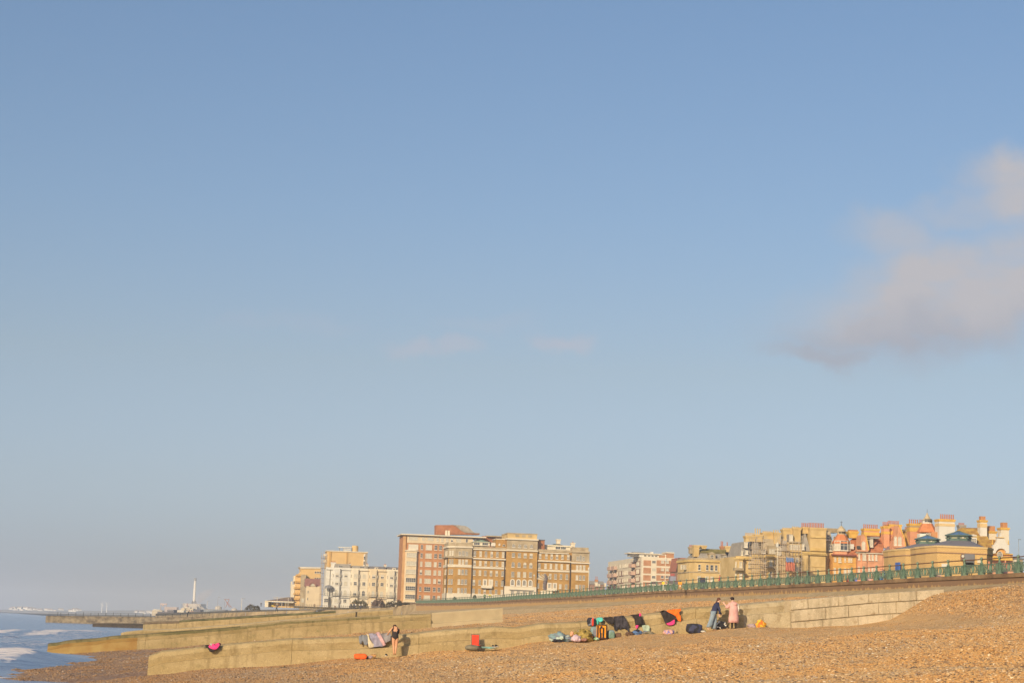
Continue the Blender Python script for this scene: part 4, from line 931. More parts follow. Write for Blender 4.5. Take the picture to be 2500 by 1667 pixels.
for i,(yt,yb) in enumerate(floors):
    for xa,xb in ((735,585),(480,405),(395,235)):
        if i==0 and xa<481: continue
        dya=0
        sbox(b,'brick_panel',xc,xb,xa,500,yt+12,yb+10,BR4,out=.32,thick=.08,ytx=700)
    for k,x in enumerate((715,690,640,600,545,520,498,472,430,385,345,310,275,250)):
        da,_=depth_at(b,xc,x,560); z0=b.Z(yb-8); z1=b.Z(yt+22)
        me=window_mesh(1.5,round(z1-z0,1),b.rng.choice(['dark','warm','dark','blind']),2,1,False,False); o=bpy.data.objects.new('window',me); link(o,b.e); o.location=(xc-.45,da,z0); o.rotation_euler=(0,0,-PI/2)
    for x in (640,360,300):
        da,_=depth_at(b,xc,x,560); q=MB(); z=b.Z(yb+2); q.box(xc-1.9,xc-.33,da-2.2,da+2.2,z-.2,z); q.box(xc-1.9,xc-1.8,da-2.2,da+2.2,z,z+1.05); q.box(xc-1.9,xc-.33,da-2.2,da-2.12,z,z+1.05); q.obj('balcony',M_('pinkish_balcony',(.52,.36,.28),.8,.06),b.e)
b.box('penthouse',700,1012,330,378,WST,2.5,14,xr=850); b.box('penthouse',550,700,330,378,WST,4,8,xr=850); b.box('penthouse_roof',530,1025,318,331,CRM2,1.8,9,xr=850)
for x in (790,850,905,960): b.win(x,345,368,34,'dark',v=2.5,nx=1,nz=1,yx=850,sill=False)
b.box('rooftop_plant',880,918,296,335,WST,4,6); b.box('solar_rack',605,780,308,322,LEAD,4,8)
b.box('lift_tower',1020,1105,338,392,BR3,1,6); b.box('lift_tower',1118,1238,305,392,BR3,.8,7); b.box('tower_cap',1112,1244,290,307,CRM2,.5,7.3); b.box('white_fin',1104,1118,330,395,CRM2,.6,6); b.box('tower_cap',1014,1108,328,340,CRM2,.7,6.2)
# ---------------------------------------------------------------- low houses between the blocks
b=Bld('low_house','low grey roofed house with a red chimney in the gap between the two big blocks','house',900,D1,40,780)
b.box('wall',-60,170,800,None,BR4,0,8); q=MB(); X0,X1=b.X(-60),b.X(170); z0=b.Z(802);z1=b.Z(745); q.add([(X0,-.3,z0),(X1,-.3,z0),(X1,8,z0),(X0,8,z0),(X0,4,z1),(X1,4,z1)],[(0,1,5,4),(2,3,4,5),(0,4,3),(1,2,5),(0,3,2,1)]); q.obj('roof',SLATE2,b.e)
b.chimney(22,62,725,770,REDB,2,3,4.5,poth=1.5); b.box('dormer',22,62,768,830,CRM2,-.8,2); b.box('white_wall',70,98,790,830,CRM2,-.6,-.01); b.box('white_wall',165,190,775,835,CRM2,-.6,6)
# ---------------------------------------------------------------- gabled house
b=Bld('gabled_house','narrow house with a steep red tiled gable roof between the flats and the yellow villa','house',560,D1,1340,600)
b.box('wall',1290,1420,560,None,BR4,0,9); 
q=MB(); P=[b.uw(1312,388),b.uw(1410,388),b.uw(1425,470),b.uw(1420,600),b.uw(1330,600),b.uw(1275,595)]
q.slab([b.uw(1275,600),b.uw(1330,600),b.uw(1425,560),b.uw(1420,388),b.uw(1312,388)],-.4,9); q.obj('roof',M_('dull_red_tile',(.36,.14,.09),.85,.15,1,.3),b.e)
q=MB(); q.slab([b.uw(1270,600),b.uw(1280,600),b.uw(1318,388),b.uw(1308,388)],-.8,-.41); q.obj('barge_board',DRN,b.e)
b.win(1335,612,650,36,'blind',nx=1,nz=2); b.win(1335,650,695,36,'dark',nx=2,nz=1)
# ---------------------------------------------------------------- yellow villa
b=Bld('yellow_villa','detached yellow brick villa with mossy mansard roof, dormers and two yellow chimneys','house',470,D2,600,700)
fr=b.X(330); A=b.X(815); l1=b.X(235,3); l2=b.X(143,9)
q=MB(); fp=[(fr,0),(A,0),(A,14),(l2,14),(l2,9),(l1,3)]; q.prism(fp,0,b.Z(605)); q.obj('wall',YEL,b.e)
def ring2(yt,yb,e,m,name):
    q=MB(); pts=[(fr-e*.4,-e),(A+e,-e),(A+e,14),(l2-e,14),(l2-e,9-e*.5),(l1-e*.7,3-e*.7)]; q.prism(pts,b.Z(yb),b.Z(yt)); return q.obj(name,m,b.e)
ring2(600,628,.45,YEL2,'cornice'); ring2(575,600,.15,STN,'parapet'); ring2(762,775,.2,STN,'string_course')
q=MB(); z0=b.Z(585); z1=b.Z(505,2); q.prism([(fr+.8,1),(A-.5,1),(A-.5,13),(l2+1.5,13),(l2+1.5,9.2),(l1+1.2,4)],z0,z1,top=[(fr+1.8,2.4),(A-1.2,2.4),(A-1.2,12),(l2+3,12),(l2+3,9.5),(l1+2.6,5)]); q.obj('mansard',SLATE2,b.e)
q=MB(); q.prism([(b.X(355,2),2.2),(A-1,2.2),(A-1,12),(b.X(355,2),12)],z1-.02,b.Z(445,4),top=[(b.X(450,4),5),(b.X(745,4),5),(b.X(745,4),9),(b.X(450,4),9)]); q.obj('mossy_roof',MOSS,b.e)
for x,t,bt,w in ((553,500,592,70),(722,520,590,46)):
    b.box('dormer',x-w/2-8,x+w/2+8,t+8,bt+10,STN if w>50 else SLATE2,.2,3); b.poly('dormer_gable',[(x-w/2-12,t+10),(x+w/2+12,t+10),(x,t-14)],STN,.0,3)
    b.win(x-(8 if w>50 else 0),t+28,bt-4,34,'dark',v=.2,nx=2,nz=2)
for x,w in ((375,28),(483,22),(545,38),(605,22),(722,44)): b.win(x,665,742,w,'dark',nx=1,nz=2)
for x,w,k in ((375,30,'warm'),(482,30,'warm'),(550,34,'blind'),(722,44,'warm')): b.win(x,822,888,w,k,nx=1,nz=2)
for x in (182,205,222,240): 
    o=b.win(x,680,740,14,'warm',v=5,nx=1,nz=1,sill=False); o.rotation_euler=(0,0,-.9); o.location.x-=.9; 
b.chimney(300,372,402,560,YEL,0,2,3.6); b.chimney(372,468,402,450,YEL,0,3,4.4); b.chimney(732,796,398,480,YEL,1,5,6.6,poth=1.0); b.chimney(668,706,405,450,BR3,2,6,7,poth=1.3); b.chimney(242,288,428,520,STN,5,5,6.4,poth=.5)
pipe(b,660,595,None,v=-.2,r=.07,mt=CRM2); pipe(b,812,610,None,v=-.2,r=.08)
b.box('slate_wing',795,935,545,None,YEL,6,14); q=MB(); X0,X1=b.X(795,5),b.X(935,5); q.slab([(X0,b.Z(550,5)),(X1,b.Z(550,5)),(X1,b.Z(465,5)),(X0,b.Z(465,5))],5.6,14); q.obj('slate_roof',SLATE,b.e)
b.box('dormer',818,865,540,610,SLATE2,4.5,6); b.win(842,548,602,30,'dark',v=4.5,nx=1,nz=2)
b.box('side_wing',815,905,640,None,YEL,.6,8); b.win(855,690,720,22,'dark',v=.6)
# ---------------------------------------------------------------- big victorian terrace: three houses + end house
VT='tall yellow brick terrace houses under scaffolding'
def vhouse(label,D,x0,x1,ytop,parts,gr=VT):
    b=Bld('victorian_house',label,'house',D,D2,(x0+x1)/2,600,group=gr)
    b.box('wall',x0,x1,ytop,None,YEL,0,14); b.cornice(x0,x1,ytop-4,ytop+22,YEL2,.6); b.cornice(x0,x1,ytop+26,ytop+34,YEL2,.25,name='frieze')
    n=int((x1-x0)/14)
    q=MB(); X0,X1=b.X(x0),b.X(x1)
    for i in range(n): x=lerp(X0,X1,(i+.5)/n); q.box(x-.18,x+.18,-.5,-.003,b.Z(ytop+24),b.Z(ytop+42))
    q.obj('corbels',YEL2,b.e)
    return b
def mans(b,x0,x1,yb,yt,m=None,v0=.6,v1=12,inx=.8,name='mansard'):
    X0,X1=b.X(x0,v0),b.X(x1,v0); q=MB(); q.prism([(X0,v0),(X1,v0),(X1,v1),(X0,v1)],b.Z(yb,v0),b.Z(yt,v0),top=[(X0+inx,v0+1.6),(X1-inx,v0+1.6),(X1-inx,v1-1),(X0+inx,v1-1)]); return q.obj(name,m or SLATE2,b.e)
def bayv(b,x0,x1,yt,depth=1.6,m=None,cols=None,rows=()):
    X0,X1=b.X(x0,-depth),b.X(x1,-depth); w=X1-X0; q=MB(); q.prism([(X0,-.003),(X0+w*.22,-depth),(X1-w*.22,-depth),(X1,-.003)],0,b.Z(yt,-depth)); q.obj('bay',m or YEL,b.e)
    q=MB(); q.prism([(X0-.3,-.003),(X0+w*.2,-depth-.4),(X1-w*.2,-depth-.4),(X1+.3,-.003)],b.Z(yt+14,-depth),b.Z(yt-6,-depth)); q.obj('bay_cornice',YEL2,b.e)
    for t,bt,k in rows:
        xm=(x0+x1)/2; d=(x1-x0)
        b.win(xm,t,bt,d*.2,k,v=-depth,nx=1,nz=2)
        a=math.atan2(depth,w*.22)
        for sg in (-1,1):
            o=b.win(xm,t,bt,d*.13,k,v=-depth,nx=1,nz=2,sill=False); o.location.x=(X0+w*.11-.05) if sg<0 else (X1-w*.11+.05); o.location.y=-depth/2-.04; o.rotation_euler=(0,0,-a if sg<0 else a)
b=vhouse('yellow brick terrace house with canted bay, leftmost of the scaffolded row',-410,880,1100,548,None)
bayv(b,885,1000,575,1.6,rows=((622,700,'warm'),(775,850,'blind')))
b.box('porch_canopy',862,985,705,740,STN,-3.2,-1.7); mans(b,935,1100,545,345); b.box('dormer',985,1030,350,425,SLATE2,.3,4); b.win(1008,350,420,34,'blind',v=.3,nx=3,nz=1); b.win(1022,462,515,30,'blind',v=.4); b.win(960,470,530,16,'warm',v=.4,nx=1)
b.chimney(1012,1140,262,345,YEL,10,2,4,poth=.7,potm=YEL2); b.chimney(1142,1238,238,350,YEL,3,2.5,5,poth=1.4,potm=YEL2)
b.win(930,782,850,40,'warm',nx=1,nz=2); b.win(1060,622,700,18,'warm',nx=1)
b=vhouse('yellow brick terrace house with white oval window, second of the scaffolded row',-410,1101,1440,530,None)
bayv(b,1285,1425,545,1.8,m=YEL,rows=((590,668,'warm'),(750,828,'dark')))
b.box('bay_sill',1290,1415,678,705,STN,-2.6,-1.9)
mans(b,1240,1500,470,300,STN); mans(b,1101,1240,530,350,SLATE2); b.box('dormer',1205,1290,450,500,STN,.1,4); b.win(1245,455,498,50,'dark',v=.1,nx=3); b.box('attic_wall',1320,1440,395,520,STN,-.3,3); 
for x in (1342,1375,1408): b.win(x,440,505,14,'warm',v=-.3,nx=1,sill=False)
b.win(1345,780,830,26,'dark',v=-1.85,nx=2)
b.chimney(1252,1390,218,305,YEL,8,2.5,4.5,poth=.35,potm=YEL2); b.chimney(1396,1484,212,372,YEL,3,1.5,4,poth=.6,potm=YEL2)
q=MB(); q.lathe([(.9,0),(.9,.2),(.1,.2)],14); o=q.obj('round_window',BLD,b.e,loc=(b.X(1468,-.2),-.2,b.Z(468))); o.rotation_euler=(PI/2,0,0); o.scale=(.75,1.1,1)
b.box('wall_end',1440,1500,530,None,YEL,.2,12)
b=vhouse('yellow brick terrace house behind red and blue sheeting, third of the scaffolded row',-410,1501,1770,492,None)
bayv(b,1660,1775,520,1.6,rows=((560,610,'warm'),(690,750,'warm')))
mans(b,1501,1640,480,330,SLATE2); b.box('attic_wall',1600,1770,350,480,YEL,-.3,4); b.cornice(1600,1770,340,358,STN,.5,v0=-.3)
for x in (1625,1650,1680,1710,1740): b.win(x,385,455,13,'warm',v=-.3,nx=1,sill=False)
b.box('dormer',1600,1655,245,335,LEAD,1,5); b.win(1628,252,330,44,'blind',v=1,nx=3,nz=1); b.chimney(1522,1655,175,345,YEL,8,3,5,poth=.35,potm=YEL2); b.chimney(1662,1760,155,350,YEL,4,2,5,poth=.4,potm=YEL2)
mans(b,1700,1800,345,205,SLATE,v0=3); b.win(1780,262,325,40,'warm',v=3,nx=2)
b=vhouse('tall blank yellow brick gable end house with the widest chimney stack of the terrace',-410,1771,2112,488,None,gr=None)
mans(b,1790,1900,478,228,SLATE2); b.win(1790,385,455,22,'blind',v=-.2,nx=1); b.chimney(1892,2108,152,480,YEL,10,.3,3.5,poth=1.15); b.chimney(1792,1888,150,240,YEL,4,2,5,poth=1.0,capm=YEL2)
b.cornice(1895,2105,270,290,YEL2,.3,v0=.3); b.cornice(1895,2108,430,470,YEL2,.35,v0=.3)
pipe(b,1878,535,None,v=-.15,r=.09); pipe(b,2108,480,None,v=-.15,r=.07); b.box('corner_bay',1775,1862,512,None,YEL,-.35,-.004)
b.cornice(1775,2112,682,690,YEL2,.15)
# scaffolds in front of the terrace
sA=scaffold('rusty scaffolding with boarded lifts in front of the second terrace house',-404,D2,1180,600,1100,1285,300,[345,440,510,650,705,770],3,-3.5,6,seed=3)
scaffold('taller scaffolding between the lamp post and the blue sheeting',-404,D2,1560,600,1462,1600,300,[380,470,570,660,740],3,-3.5,5,seed=5)
sB=scaffold('scaffolding at the bay of the third terrace house beside the red sheeting',-404,D2,1690,600,1601,1775,350,[490,630,740],2.5,-4,4,seed=6)
b=Bld('blue_sheet','faded blue debris sheet tied round the upper scaffold lift','sheeting',-398,D2,1615,590)
def sheetmesh(b,name,x0,x1,yt,yb,m,amp=.12):
    X0,X1=b.X(x0),b.X(x1); z0,z1=b.Z(yb),b.Z(yt); vs=[];n=24;k=8
    for j in range(k+1):
        for i in range(n+1):
            x=lerp(X0,X1,i/n); z=lerp(z0,z1,j/k)+.15*math.sin(i*1.3)*(1 if j in(0,k) else 0); vs.append((x,amp*math.sin(i*.9+j*.3)+amp*.4*math.sin(j*2+i),z))
    o=mesh(name,vs,[(j*(n+1)+i,j*(n+1)+i+1,(j+1)*(n+1)+i+1,(j+1)*(n+1)+i) for j in range(k) for i in range(n)],m,b.e,smooth=True); md=o.modifiers.new('thick','SOLIDIFY'); md.thickness=.03
sheetmesh(b,'sheet',1565,1665,565,625,M_('blue_sheeting',(.14,.22,.42),.6,.2,1))
b=Bld('red_sheet','long dull red debris sheet hanging on the scaffold under the blue one','sheeting',-398,D2,1615,690)
sheetmesh(b,'sheet',1560,1680,627,748,M_('red_sheeting',(.42,.14,.09),.7,.2,1),.15)
# ---------------------------------------------------------------- queen anne houses
ORB=M_('striped_orange_brick',(.58,.28,.07),.9,.12,.8,.3,8,col2=(.68,.38,.11)); PKB=M_('pink_orange_brick',(.56,.27,.15),.9,.12,.6,.3,8,col2=(.66,.35,.20)); PNK=M_('salmon_brick',(.62,.30,.17),.9,.08,.6,.3,8); OCH=M_('ochre_stone',(.62,.38,.08),.85,.12,1)
OTILE=M_('orange_turret_tile',(.55,.20,.08),.85,.12,1.2,.3,6); SHN=M_('shingled_cupola',(.48,.38,.24),.85,.15,3)
b=Bld('grey_slated_house','narrow grey slated house end with white windows beside the widest chimney','house',-413,D3,200,900)
b.box('wall',118,268,1010,None,YEL,0,9); mans(b,125,300,1000,600,STN,.2,9,.6); b.win(212,850,968,48,'dark',v=-.1,nx=2,nz=2); b.win(222,1100,1235,60,'blind',nx=1,nz=2); b.win(165,670,760,62,'dark',v=.4,nx=2,nz=2); b.win(300,690,750,60,'dark',v=.6,nx=2,nz=2); b.chimney(150,355,540,620,STN,0,2,5)
# turret house
b=Bld('turret_house','orange striped brick house with octagonal turret under an orange tiled roof and pale cupola','house',-410,D3,450,1000)
XR=b.X(712); b.box('wall',262,712,1055,None,ORB,0,13); b.cornice(250,722,1040,1062,M_('dark_red_trim',(.26,.08,.06),.7,.1),.9,name='eaves')
for yy_ in (1105,1160,1215,1290): b.box('stripe',266,708,yy_,yy_+14,OCH,-.05,-.003)
q=MB(); tx=b.X(432,2); rr=b.m*160; q.lathe([(rr*.98,b.Z(1035,0)),(rr*.98,b.Z(970,0))],8,(tx,2.4,0)); q.obj('turret_base',PNK,b.e)
q=MB(); q.lathe([(rr,b.Z(970,0)),(rr,b.Z(812,0))],8,(tx,2.4,0)); q.obj('turret_storey',WST,b.e)
q=MB(); q.lathe([(rr*1.08,b.Z(812,0)-.2),(rr*1.08,b.Z(805,0)),(rr*.5,b.Z(655,0)),(rr*.48,b.Z(650,0))],8,(tx,2.4,0)); q.obj('turret_roof',OTILE,b.e)
q=MB(); q.lathe([(rr*.5,b.Z(650,0)),(rr*.46,b.Z(600,0)),(rr*.56,b.Z(595,0)),(rr*.44,b.Z(545,0)),(rr*.2,b.Z(505,0)),(rr*.06,b.Z(482,0))],12,(tx,2.4,0)); cu=q.obj('cupola',SHN,b.e)
q=MB(); q.tube((tx,2.4,b.Z(490,0)),(tx,2.4,b.Z(385,0)),.07,.03,n=5); q.tube((tx-.3,2.4,b.Z(415,0)),(tx+.3,2.4,b.Z(415,0)),.05,n=4); q.obj('finial',IRON,b.e)
for i in range(6):
    a=-2.35+.32*i; q=MB(); q.box(-.11,.11,-.05,.05,0,.5); o=q.obj('louvre',IRON,b.e,loc=(tx+rr*.50*math.cos(a),2.4+rr*.50*math.sin(a),b.Z(632,0))); o.rotation_euler=(0,0,a+PI/2)
for k,(a,kind,w) in enumerate(((-PI/2,'dark',1.6),(-PI/2-PI/4,'warm',1.3),(-PI/2+PI/4,'dark',1.2))):
    me=window_mesh(w,2.1,kind,2,2,False,True); o=bpy.data.objects.new('window',me); link(o,b.e); ap=rr*math.cos(PI/8)+.03; o.location=(tx+ap*math.cos(a),2.4+ap*math.sin(a),b.Z(955,0)); o.rotation_euler=(0,0,a+PI/2)
for x,w in ((305,15),(392,36),(495,14),(568,12),(612,12)):
    b.win(x,1095,1190,w,'blind' if w<20 else 'warm',nx=1 if w<20 else 2,nz=3,sill=w>20)
for x,w in ((298,26),(388,40),(495,30),(562,22),(607,26)): b.win(x,1305,1420,w,'blind',nx=1,nz=2,arch=True)
def roofslope(b,pts,m,v0=0,v1=6,name='roof'):
    """tiled slope leaning back: outline in view, foot at v0, ridge at v1"""
    ys=[y for _,y in pts]; y0,y1=max(ys),min(ys); vs=[]
    for x,y in pts:
        v=lerp(v0,v1,(y0-y)/(y0-y1)); u,z=b.uw(x,y,v); vs.append((u,v,z))
    n=len(vs); bk=[(x,y+1.2,z-.6) for x,y,z in vs]
    A=sum(vs[i][0]*vs[(i+1)%n][2]-vs[(i+1)%n][0]*vs[i][2] for i in range(n)); 
    if A<0: vs=vs[::-1]; bk=bk[::-1]
    fs=[tuple(range(n)),tuple(range(2*n-1,n-1,-1))]+[((i+1)%n,i,n+i,n+(i+1)%n) for i in range(n)]
    return mesh(name,vs+bk,fs,m,b.e)
roofslope(b,[(560,1045),(722,1045),(830,690),(700,705),(600,760),(590,820)],TILE,.5,6)
b.chimney(570,742,590,720,OCH,0,4,6); b.box('chimney_pots',585,740,560,592,REDB,4.2,5.8); b.box('white_dormer',598,665,835,930,WST,.8,3)
pipe(b,712,1060,None,v=-.2,r=.08,mt=REDB)
# pink house
b=Bld('pink_brick_house','pink and orange brick house with shaped gable, white dormer and broad red tiled roof','house',-410.2,D3,960,1100)
b.box('wall',716,1212,1015,None,PKB,0,13,xr=960); b.cornice(712,1222,1008,1024,CRM2,.5,xr=960); b.box('bay',830,910,1035,None,PKB,-.6,-.004)
b.box('ground_storey',718,1210,1225,None,PNK,-.06,-.003,xr=960)
for x,w,k in ((762,20,'blind'),(860,48,'warm'),(958,18,'blind'),(1020,18,'blind'),(1090,18,'blind')): b.win(x,1040,1148,w,k,v=-.6 if w>40 else 0,nx=1 if w<40 else 2,nz=3)
for x,w in ((758,26),(848,42),(950,26),(1018,24),(1085,28)): b.win(x,1275,1388,w,'blind',v=-.6 if w>40 else -.06,nx=1,nz=2,arch=True)
roofslope(b,[(722,1022),(1228,998),(1226,608),(1140,640),(1080,690),(905,690),(800,700)],TILE,0,6)
b.poly('shaped_gable',[(745,985),(935,975),(945,880),(920,800),(905,700),(865,660),(820,665),(805,720),(800,860),(745,880)],PKB,-.5,3); b.win(845,800,965,52,'blind',v=-.5,nx=2,nz=3,arch=True)
b.poly('gable_edge',[(935,975),(955,955),(948,880),(926,790),(908,690),(860,640),(850,655),(892,700),(910,800),(930,880)],OCH,-.75,-.3)
b.box('balcony',735,790,885,945,IRON,-1.2,-.55); b.box('gable_sill',722,940,962,990,PKB,-1.0,2)
b.box('dormer',970,1035,730,910,WST,.8,3); b.win(1000,745,890,40,'warm',v=.8,nx=2,nz=1); b.poly('dormer_roof',[(960,735),(1045,735),(1165,745),(1150,708),(990,705)],SLATE2,.4,3.5); roofslope(b,[(1030,740),(1165,745),(1090,830),(1032,880)],TILE,.9,3,name='dormer_cheek')
b.chimney(862,1150,545,690,PNK,8,4,6,poth=1.0,bands=((560,580,OCH),(615,680,OCH)),capm=OCH)
b.chimney(1238,1345,485,905,PNK,5,2,4,poth=1.0,bands=((590,640,OCH),),capm=OCH)
# orange gable house
b=Bld('gabled_brick_house','orange brick house with tall pointed gable and purple grey slates behind the kiosk','house',-410.4,D3,1400,1000)
b.box('wall',1214,1660,985,None,PKB,0,13,xr=1400); b.cornice(1212,1420,985,1000,CRM2,.4,xr=1300)
for x in (1278,1347): b.win(x,1030,1125,14,'blind',nx=1,nz=2,yx=1300); b.win(x-4,1250,1365,26,'blind',nx=1,nz=2,yx=1300,arch=True)
PSL=M_('purple_slate',(.21,.15,.16),.75,.12,1.2,.2,6)
roofslope(b,[(1222,978),(1440,960),(1420,770)],PSL,0,4); 
b.poly('pointed_gable',[(1410,950),(1660,925),(1650,830),(1630,720),(1600,640),(1560,520),(1530,480),(1500,640),(1480,760),(1425,780)],PKB,-.5,4)
b.poly('gable_edge',[(1660,925),(1672,900),(1655,820),(1632,700),(1600,620),(1560,500),(1535,470),(1530,500),(1590,640),(1640,760),(1648,830)],OCH,-.8,-.2)
b.box('balcony',1420,1600,875,905,PKB,-1.3,-.5); b.win(1455,690,860,44,'blind',v=-.5,nx=2,nz=1,arch=True); b.win(1538,690,860,62,'warm',v=-.5,nx=2,nz=2,arch=True); b.box('gable_foot',1405,1650,895,950,PNK,-.9,2)
b.chimney(1350,1572,465,880,PKB,9,3,6,poth=.9,bands=((480,560,PKB),(590,660,OCH)),capm=OCH); 
roofslope(b,[(1590,960),(1735,960),(1735,585),(1600,600)],M_('ochre_tile',(.40,.24,.08),.85,.2,1,.3,6),2,6)
b.chimney(1665,1725,545,600,STN,3,6,8,poth=.6)
b.chimney(1738,1932,432,880,PNK,5,3,5,poth=1.0,bands=((470,500,STN),(505,585,OCH)),capm=OCH); b.chimney(1945,2060,410,600,OCH,5,5,7,poth=.8,capm=OCH)
# second turret + white chimneys
b=Bld('white_chimney_house','house with a broad white chimney, pointed turret and mossy orange tiled roof','house',-404,D4,800,700)
MT=M_('mossy_orange_tile',(.36,.17,.055),.9,.3,.7,.4,5,col2=(.50,.32,.07))
tx=b.X(560,3); rr=b.m*185; T0=5
def lz(prof,n,name,m,sc=1): q=MB(); q.lathe([(r*b.m,b.Z(y,0)) for r,y in prof],n,(tx,T0,0)); return q.obj(name,m,b.e)
lz([(185,900),(185,640)],8,'turret_storey',WST); lz([(195,612),(195,602),(105,450),(102,440)],8,'turret_roof',OTILE); lz([(92,440),(90,375)],10,'cupola',WST); lz([(108,378),(95,370),(60,335),(30,285),(8,232)],12,'spire',SHN)
q=MB(); q.tube((tx,T0,b.Z(240,0)),(tx,T0,b.Z(150,0)),.06,.02,n=5); q.obj('finial',IRON,b.e)
for i in range(6):
    a=-2.3+.3*i; q=MB(); q.box(-.13,.13,-.05,.05,0,.7); o=q.obj('louvre',IRON,b.e,loc=(tx+92*b.m*math.cos(a),T0+92*b.m*math.sin(a),b.Z(412,0))); o.rotation_euler=(0,0,a+PI/2)
b.box('orange_wall',582,722,618,None,REDB,T0-4,T0+4); b.win(515,645,690,80,'dark',v=-.2,nx=4,nz=2,arch=False,sill=False)
b.box('wall',640,1740,880,None,PKB,4,14)
b.chimney(728,1028,365,835,WST,0,0,2.6,bands=((450,500,M_('cream_band',(.62,.45,.22),.8,.08)),),capm=OCH); 
q=MB(); q.lathe([(.16,0),(.17,.1),(.13,.15),(.12,1.0),(.15,1.1),(.1,1.1)],8); z=b.Z(365,1.3)
for i in range(8):
    o=q.obj('chimney_pot',POT,b.e,loc=(lerp(b.X(760,1.3),b.X(1000,1.3),i/7),1.3,z)) if i==0 else inst(o0_,b.e,(lerp(b.X(760,1.3),b.X(1000,1.3),i/7),1.3,z))
    if i==0: o0_=o
roofslope(b,[(1060,900),(1745,910),(1655,700),(1540,535),(1290,530),(1150,530),(1040,600)],MT,2,9)
b.box('dormer',1312,1448,690,845,WST,2,6); b.poly('dormer_gable',[(1305,692),(1455,692),(1440,670),(1385,655),(1320,668)],WST,1.8,6); b.win(1378,712,825,105,'dark',v=2,nx=4,nz=4,sill=False)
b.chimney(1515,1645,350,690,WST,0,6,7.6,bands=((415,490,M_('cream_band',(.62,.45,.22))),),capm=OCH); b.box('chimney_pots',1532,1618,278,352,REDB,6.2,7.4)
b.chimney(1670,1828,555,720,CRM2,0,8,9.6,capm=OCH); b.box('chimney_pots',1675,1800,458,558,REDB,8.2,9.4); roofslope(b,[(1600,900),(1830,900),(1820,730),(1660,620)],MT,6,10)
b.chimney(1120,1235,460,560,SLATE2,6,9,10.5,poth=.5)
b=Bld('white_gable_house','ornate white Dutch gable over an orange arch at the right end of the houses','house',-404,D4,1920,900)
b.box('wall',1745,2135,1020,None,PKB,.5,12); b.chimney(1918,2068,525,1020,CRM2,0,4,6,capm=OCH); b.box('chimney_pots',1948,2040,428,530,REDB,4.2,5.6)
n=10; arc=[(1912+100*math.cos(PI*i/n),1015-90*math.sin(PI*i/n)) for i in range(n+1)]
b.poly('shaped_gable',[(1760,1020),(1760,865),(1800,845),(1835,790),(1840,715),(1975,715),(1985,780),(2010,830),(2065,860),(2068,1020)]+arc,WST,-.4,.4)
b.poly('arch_recess',[(1812,1020)]+[(1912+98*math.cos(PI-PI*i/n),1015-88*math.sin(PI-PI*i/n)) for i in range(n+1)]+[(2012,1020)],ORB,.2,.49)
b.box('gable_cornice',1836,1980,712,724,OCH,-.7,.5); b.poly('finial',[(1885,714),(1935,714),(1912,625)],WST,-.3,.3)
for x in (1745,2052): q=MB(); q.lathe([(.18,0),(.22,.3),(.1,.5),(.14,.8),(.02,1.3)],8); q.obj('finial',OCH,b.e,loc=(b.X(x),-.1,b.Z(862)))
b.win(1885,985,1085,105,'dark',v=-.5,nx=4,nz=3,arch=True,sill=False); b.cornice(1740,2140,1022,1040,OCH,.6,v0=.5); b.cornice(1740,2140,1072,1086,OCH,.8,v0=.5,name='string_course'); b.box('balustrade',1750,2130,1088,1150,OCH,-1.2,.49)
b=Bld('distant_cottage','low grey house just showing at the far right behind the railing','house',450,D4,2200,1150)
b.box('wall',2140,2330,1130,None,STN,0,8); b.win(2183,1140,1165,28,'blind',nx=1,nz=1); b.hip('roof',2140,2420,1132,1085,3,SLATE2,0,8)
# ---------------------------------------------------------------- brick kiosks on the promenade
KB=bpy.data.materials.new('kiosk_brick'); KB.use_nodes=True
def _():
    t=KB.node_tree; n=t.nodes; l=t.links; bs=n['Principled BSDF']; bs.inputs['Roughness'].default_value=.9
    tc_=n.new('ShaderNodeTexCoord'); sp=n.new('ShaderNodeSeparateXYZ'); l.new(tc_.outputs['Object'],sp.inputs[0]); ad=n.new('ShaderNodeMath'); l.new(sp.outputs[0],ad.inputs[0]); l.new(sp.outputs[1],ad.inputs[1])
    cb=n.new('ShaderNodeCombineXYZ'); l.new(ad.outputs[0],cb.inputs[0]); l.new(sp.outputs[2],cb.inputs[1])
    br=n.new('ShaderNodeTexBrick'); br.inputs['Scale'].default_value=1; br.inputs['Brick Width'].default_value=.32; br.inputs['Row Height'].default_value=.13; br.inputs['Mortar Size'].default_value=.012
    br.inputs['Color1'].default_value=(.66,.44,.18,1); br.inputs['Color2'].default_value=(.61,.40,.16,1); br.inputs['Mortar'].default_value=(.42,.26,.11,1); l.new(cb.outputs[0],br.inputs['Vector']); l.new(br.outputs[0],bs.inputs['Base Color'])
_()
LANG=M_('green_painted_frame',(.10,.15,.13),.5,.1); GBL=M_('blue_roof_glass',(.11,.20,.36),.25,.15,.8,spec=.5); KS=M_('smooth_purple_slate',(.20,.19,.215),.6,.06,.5)
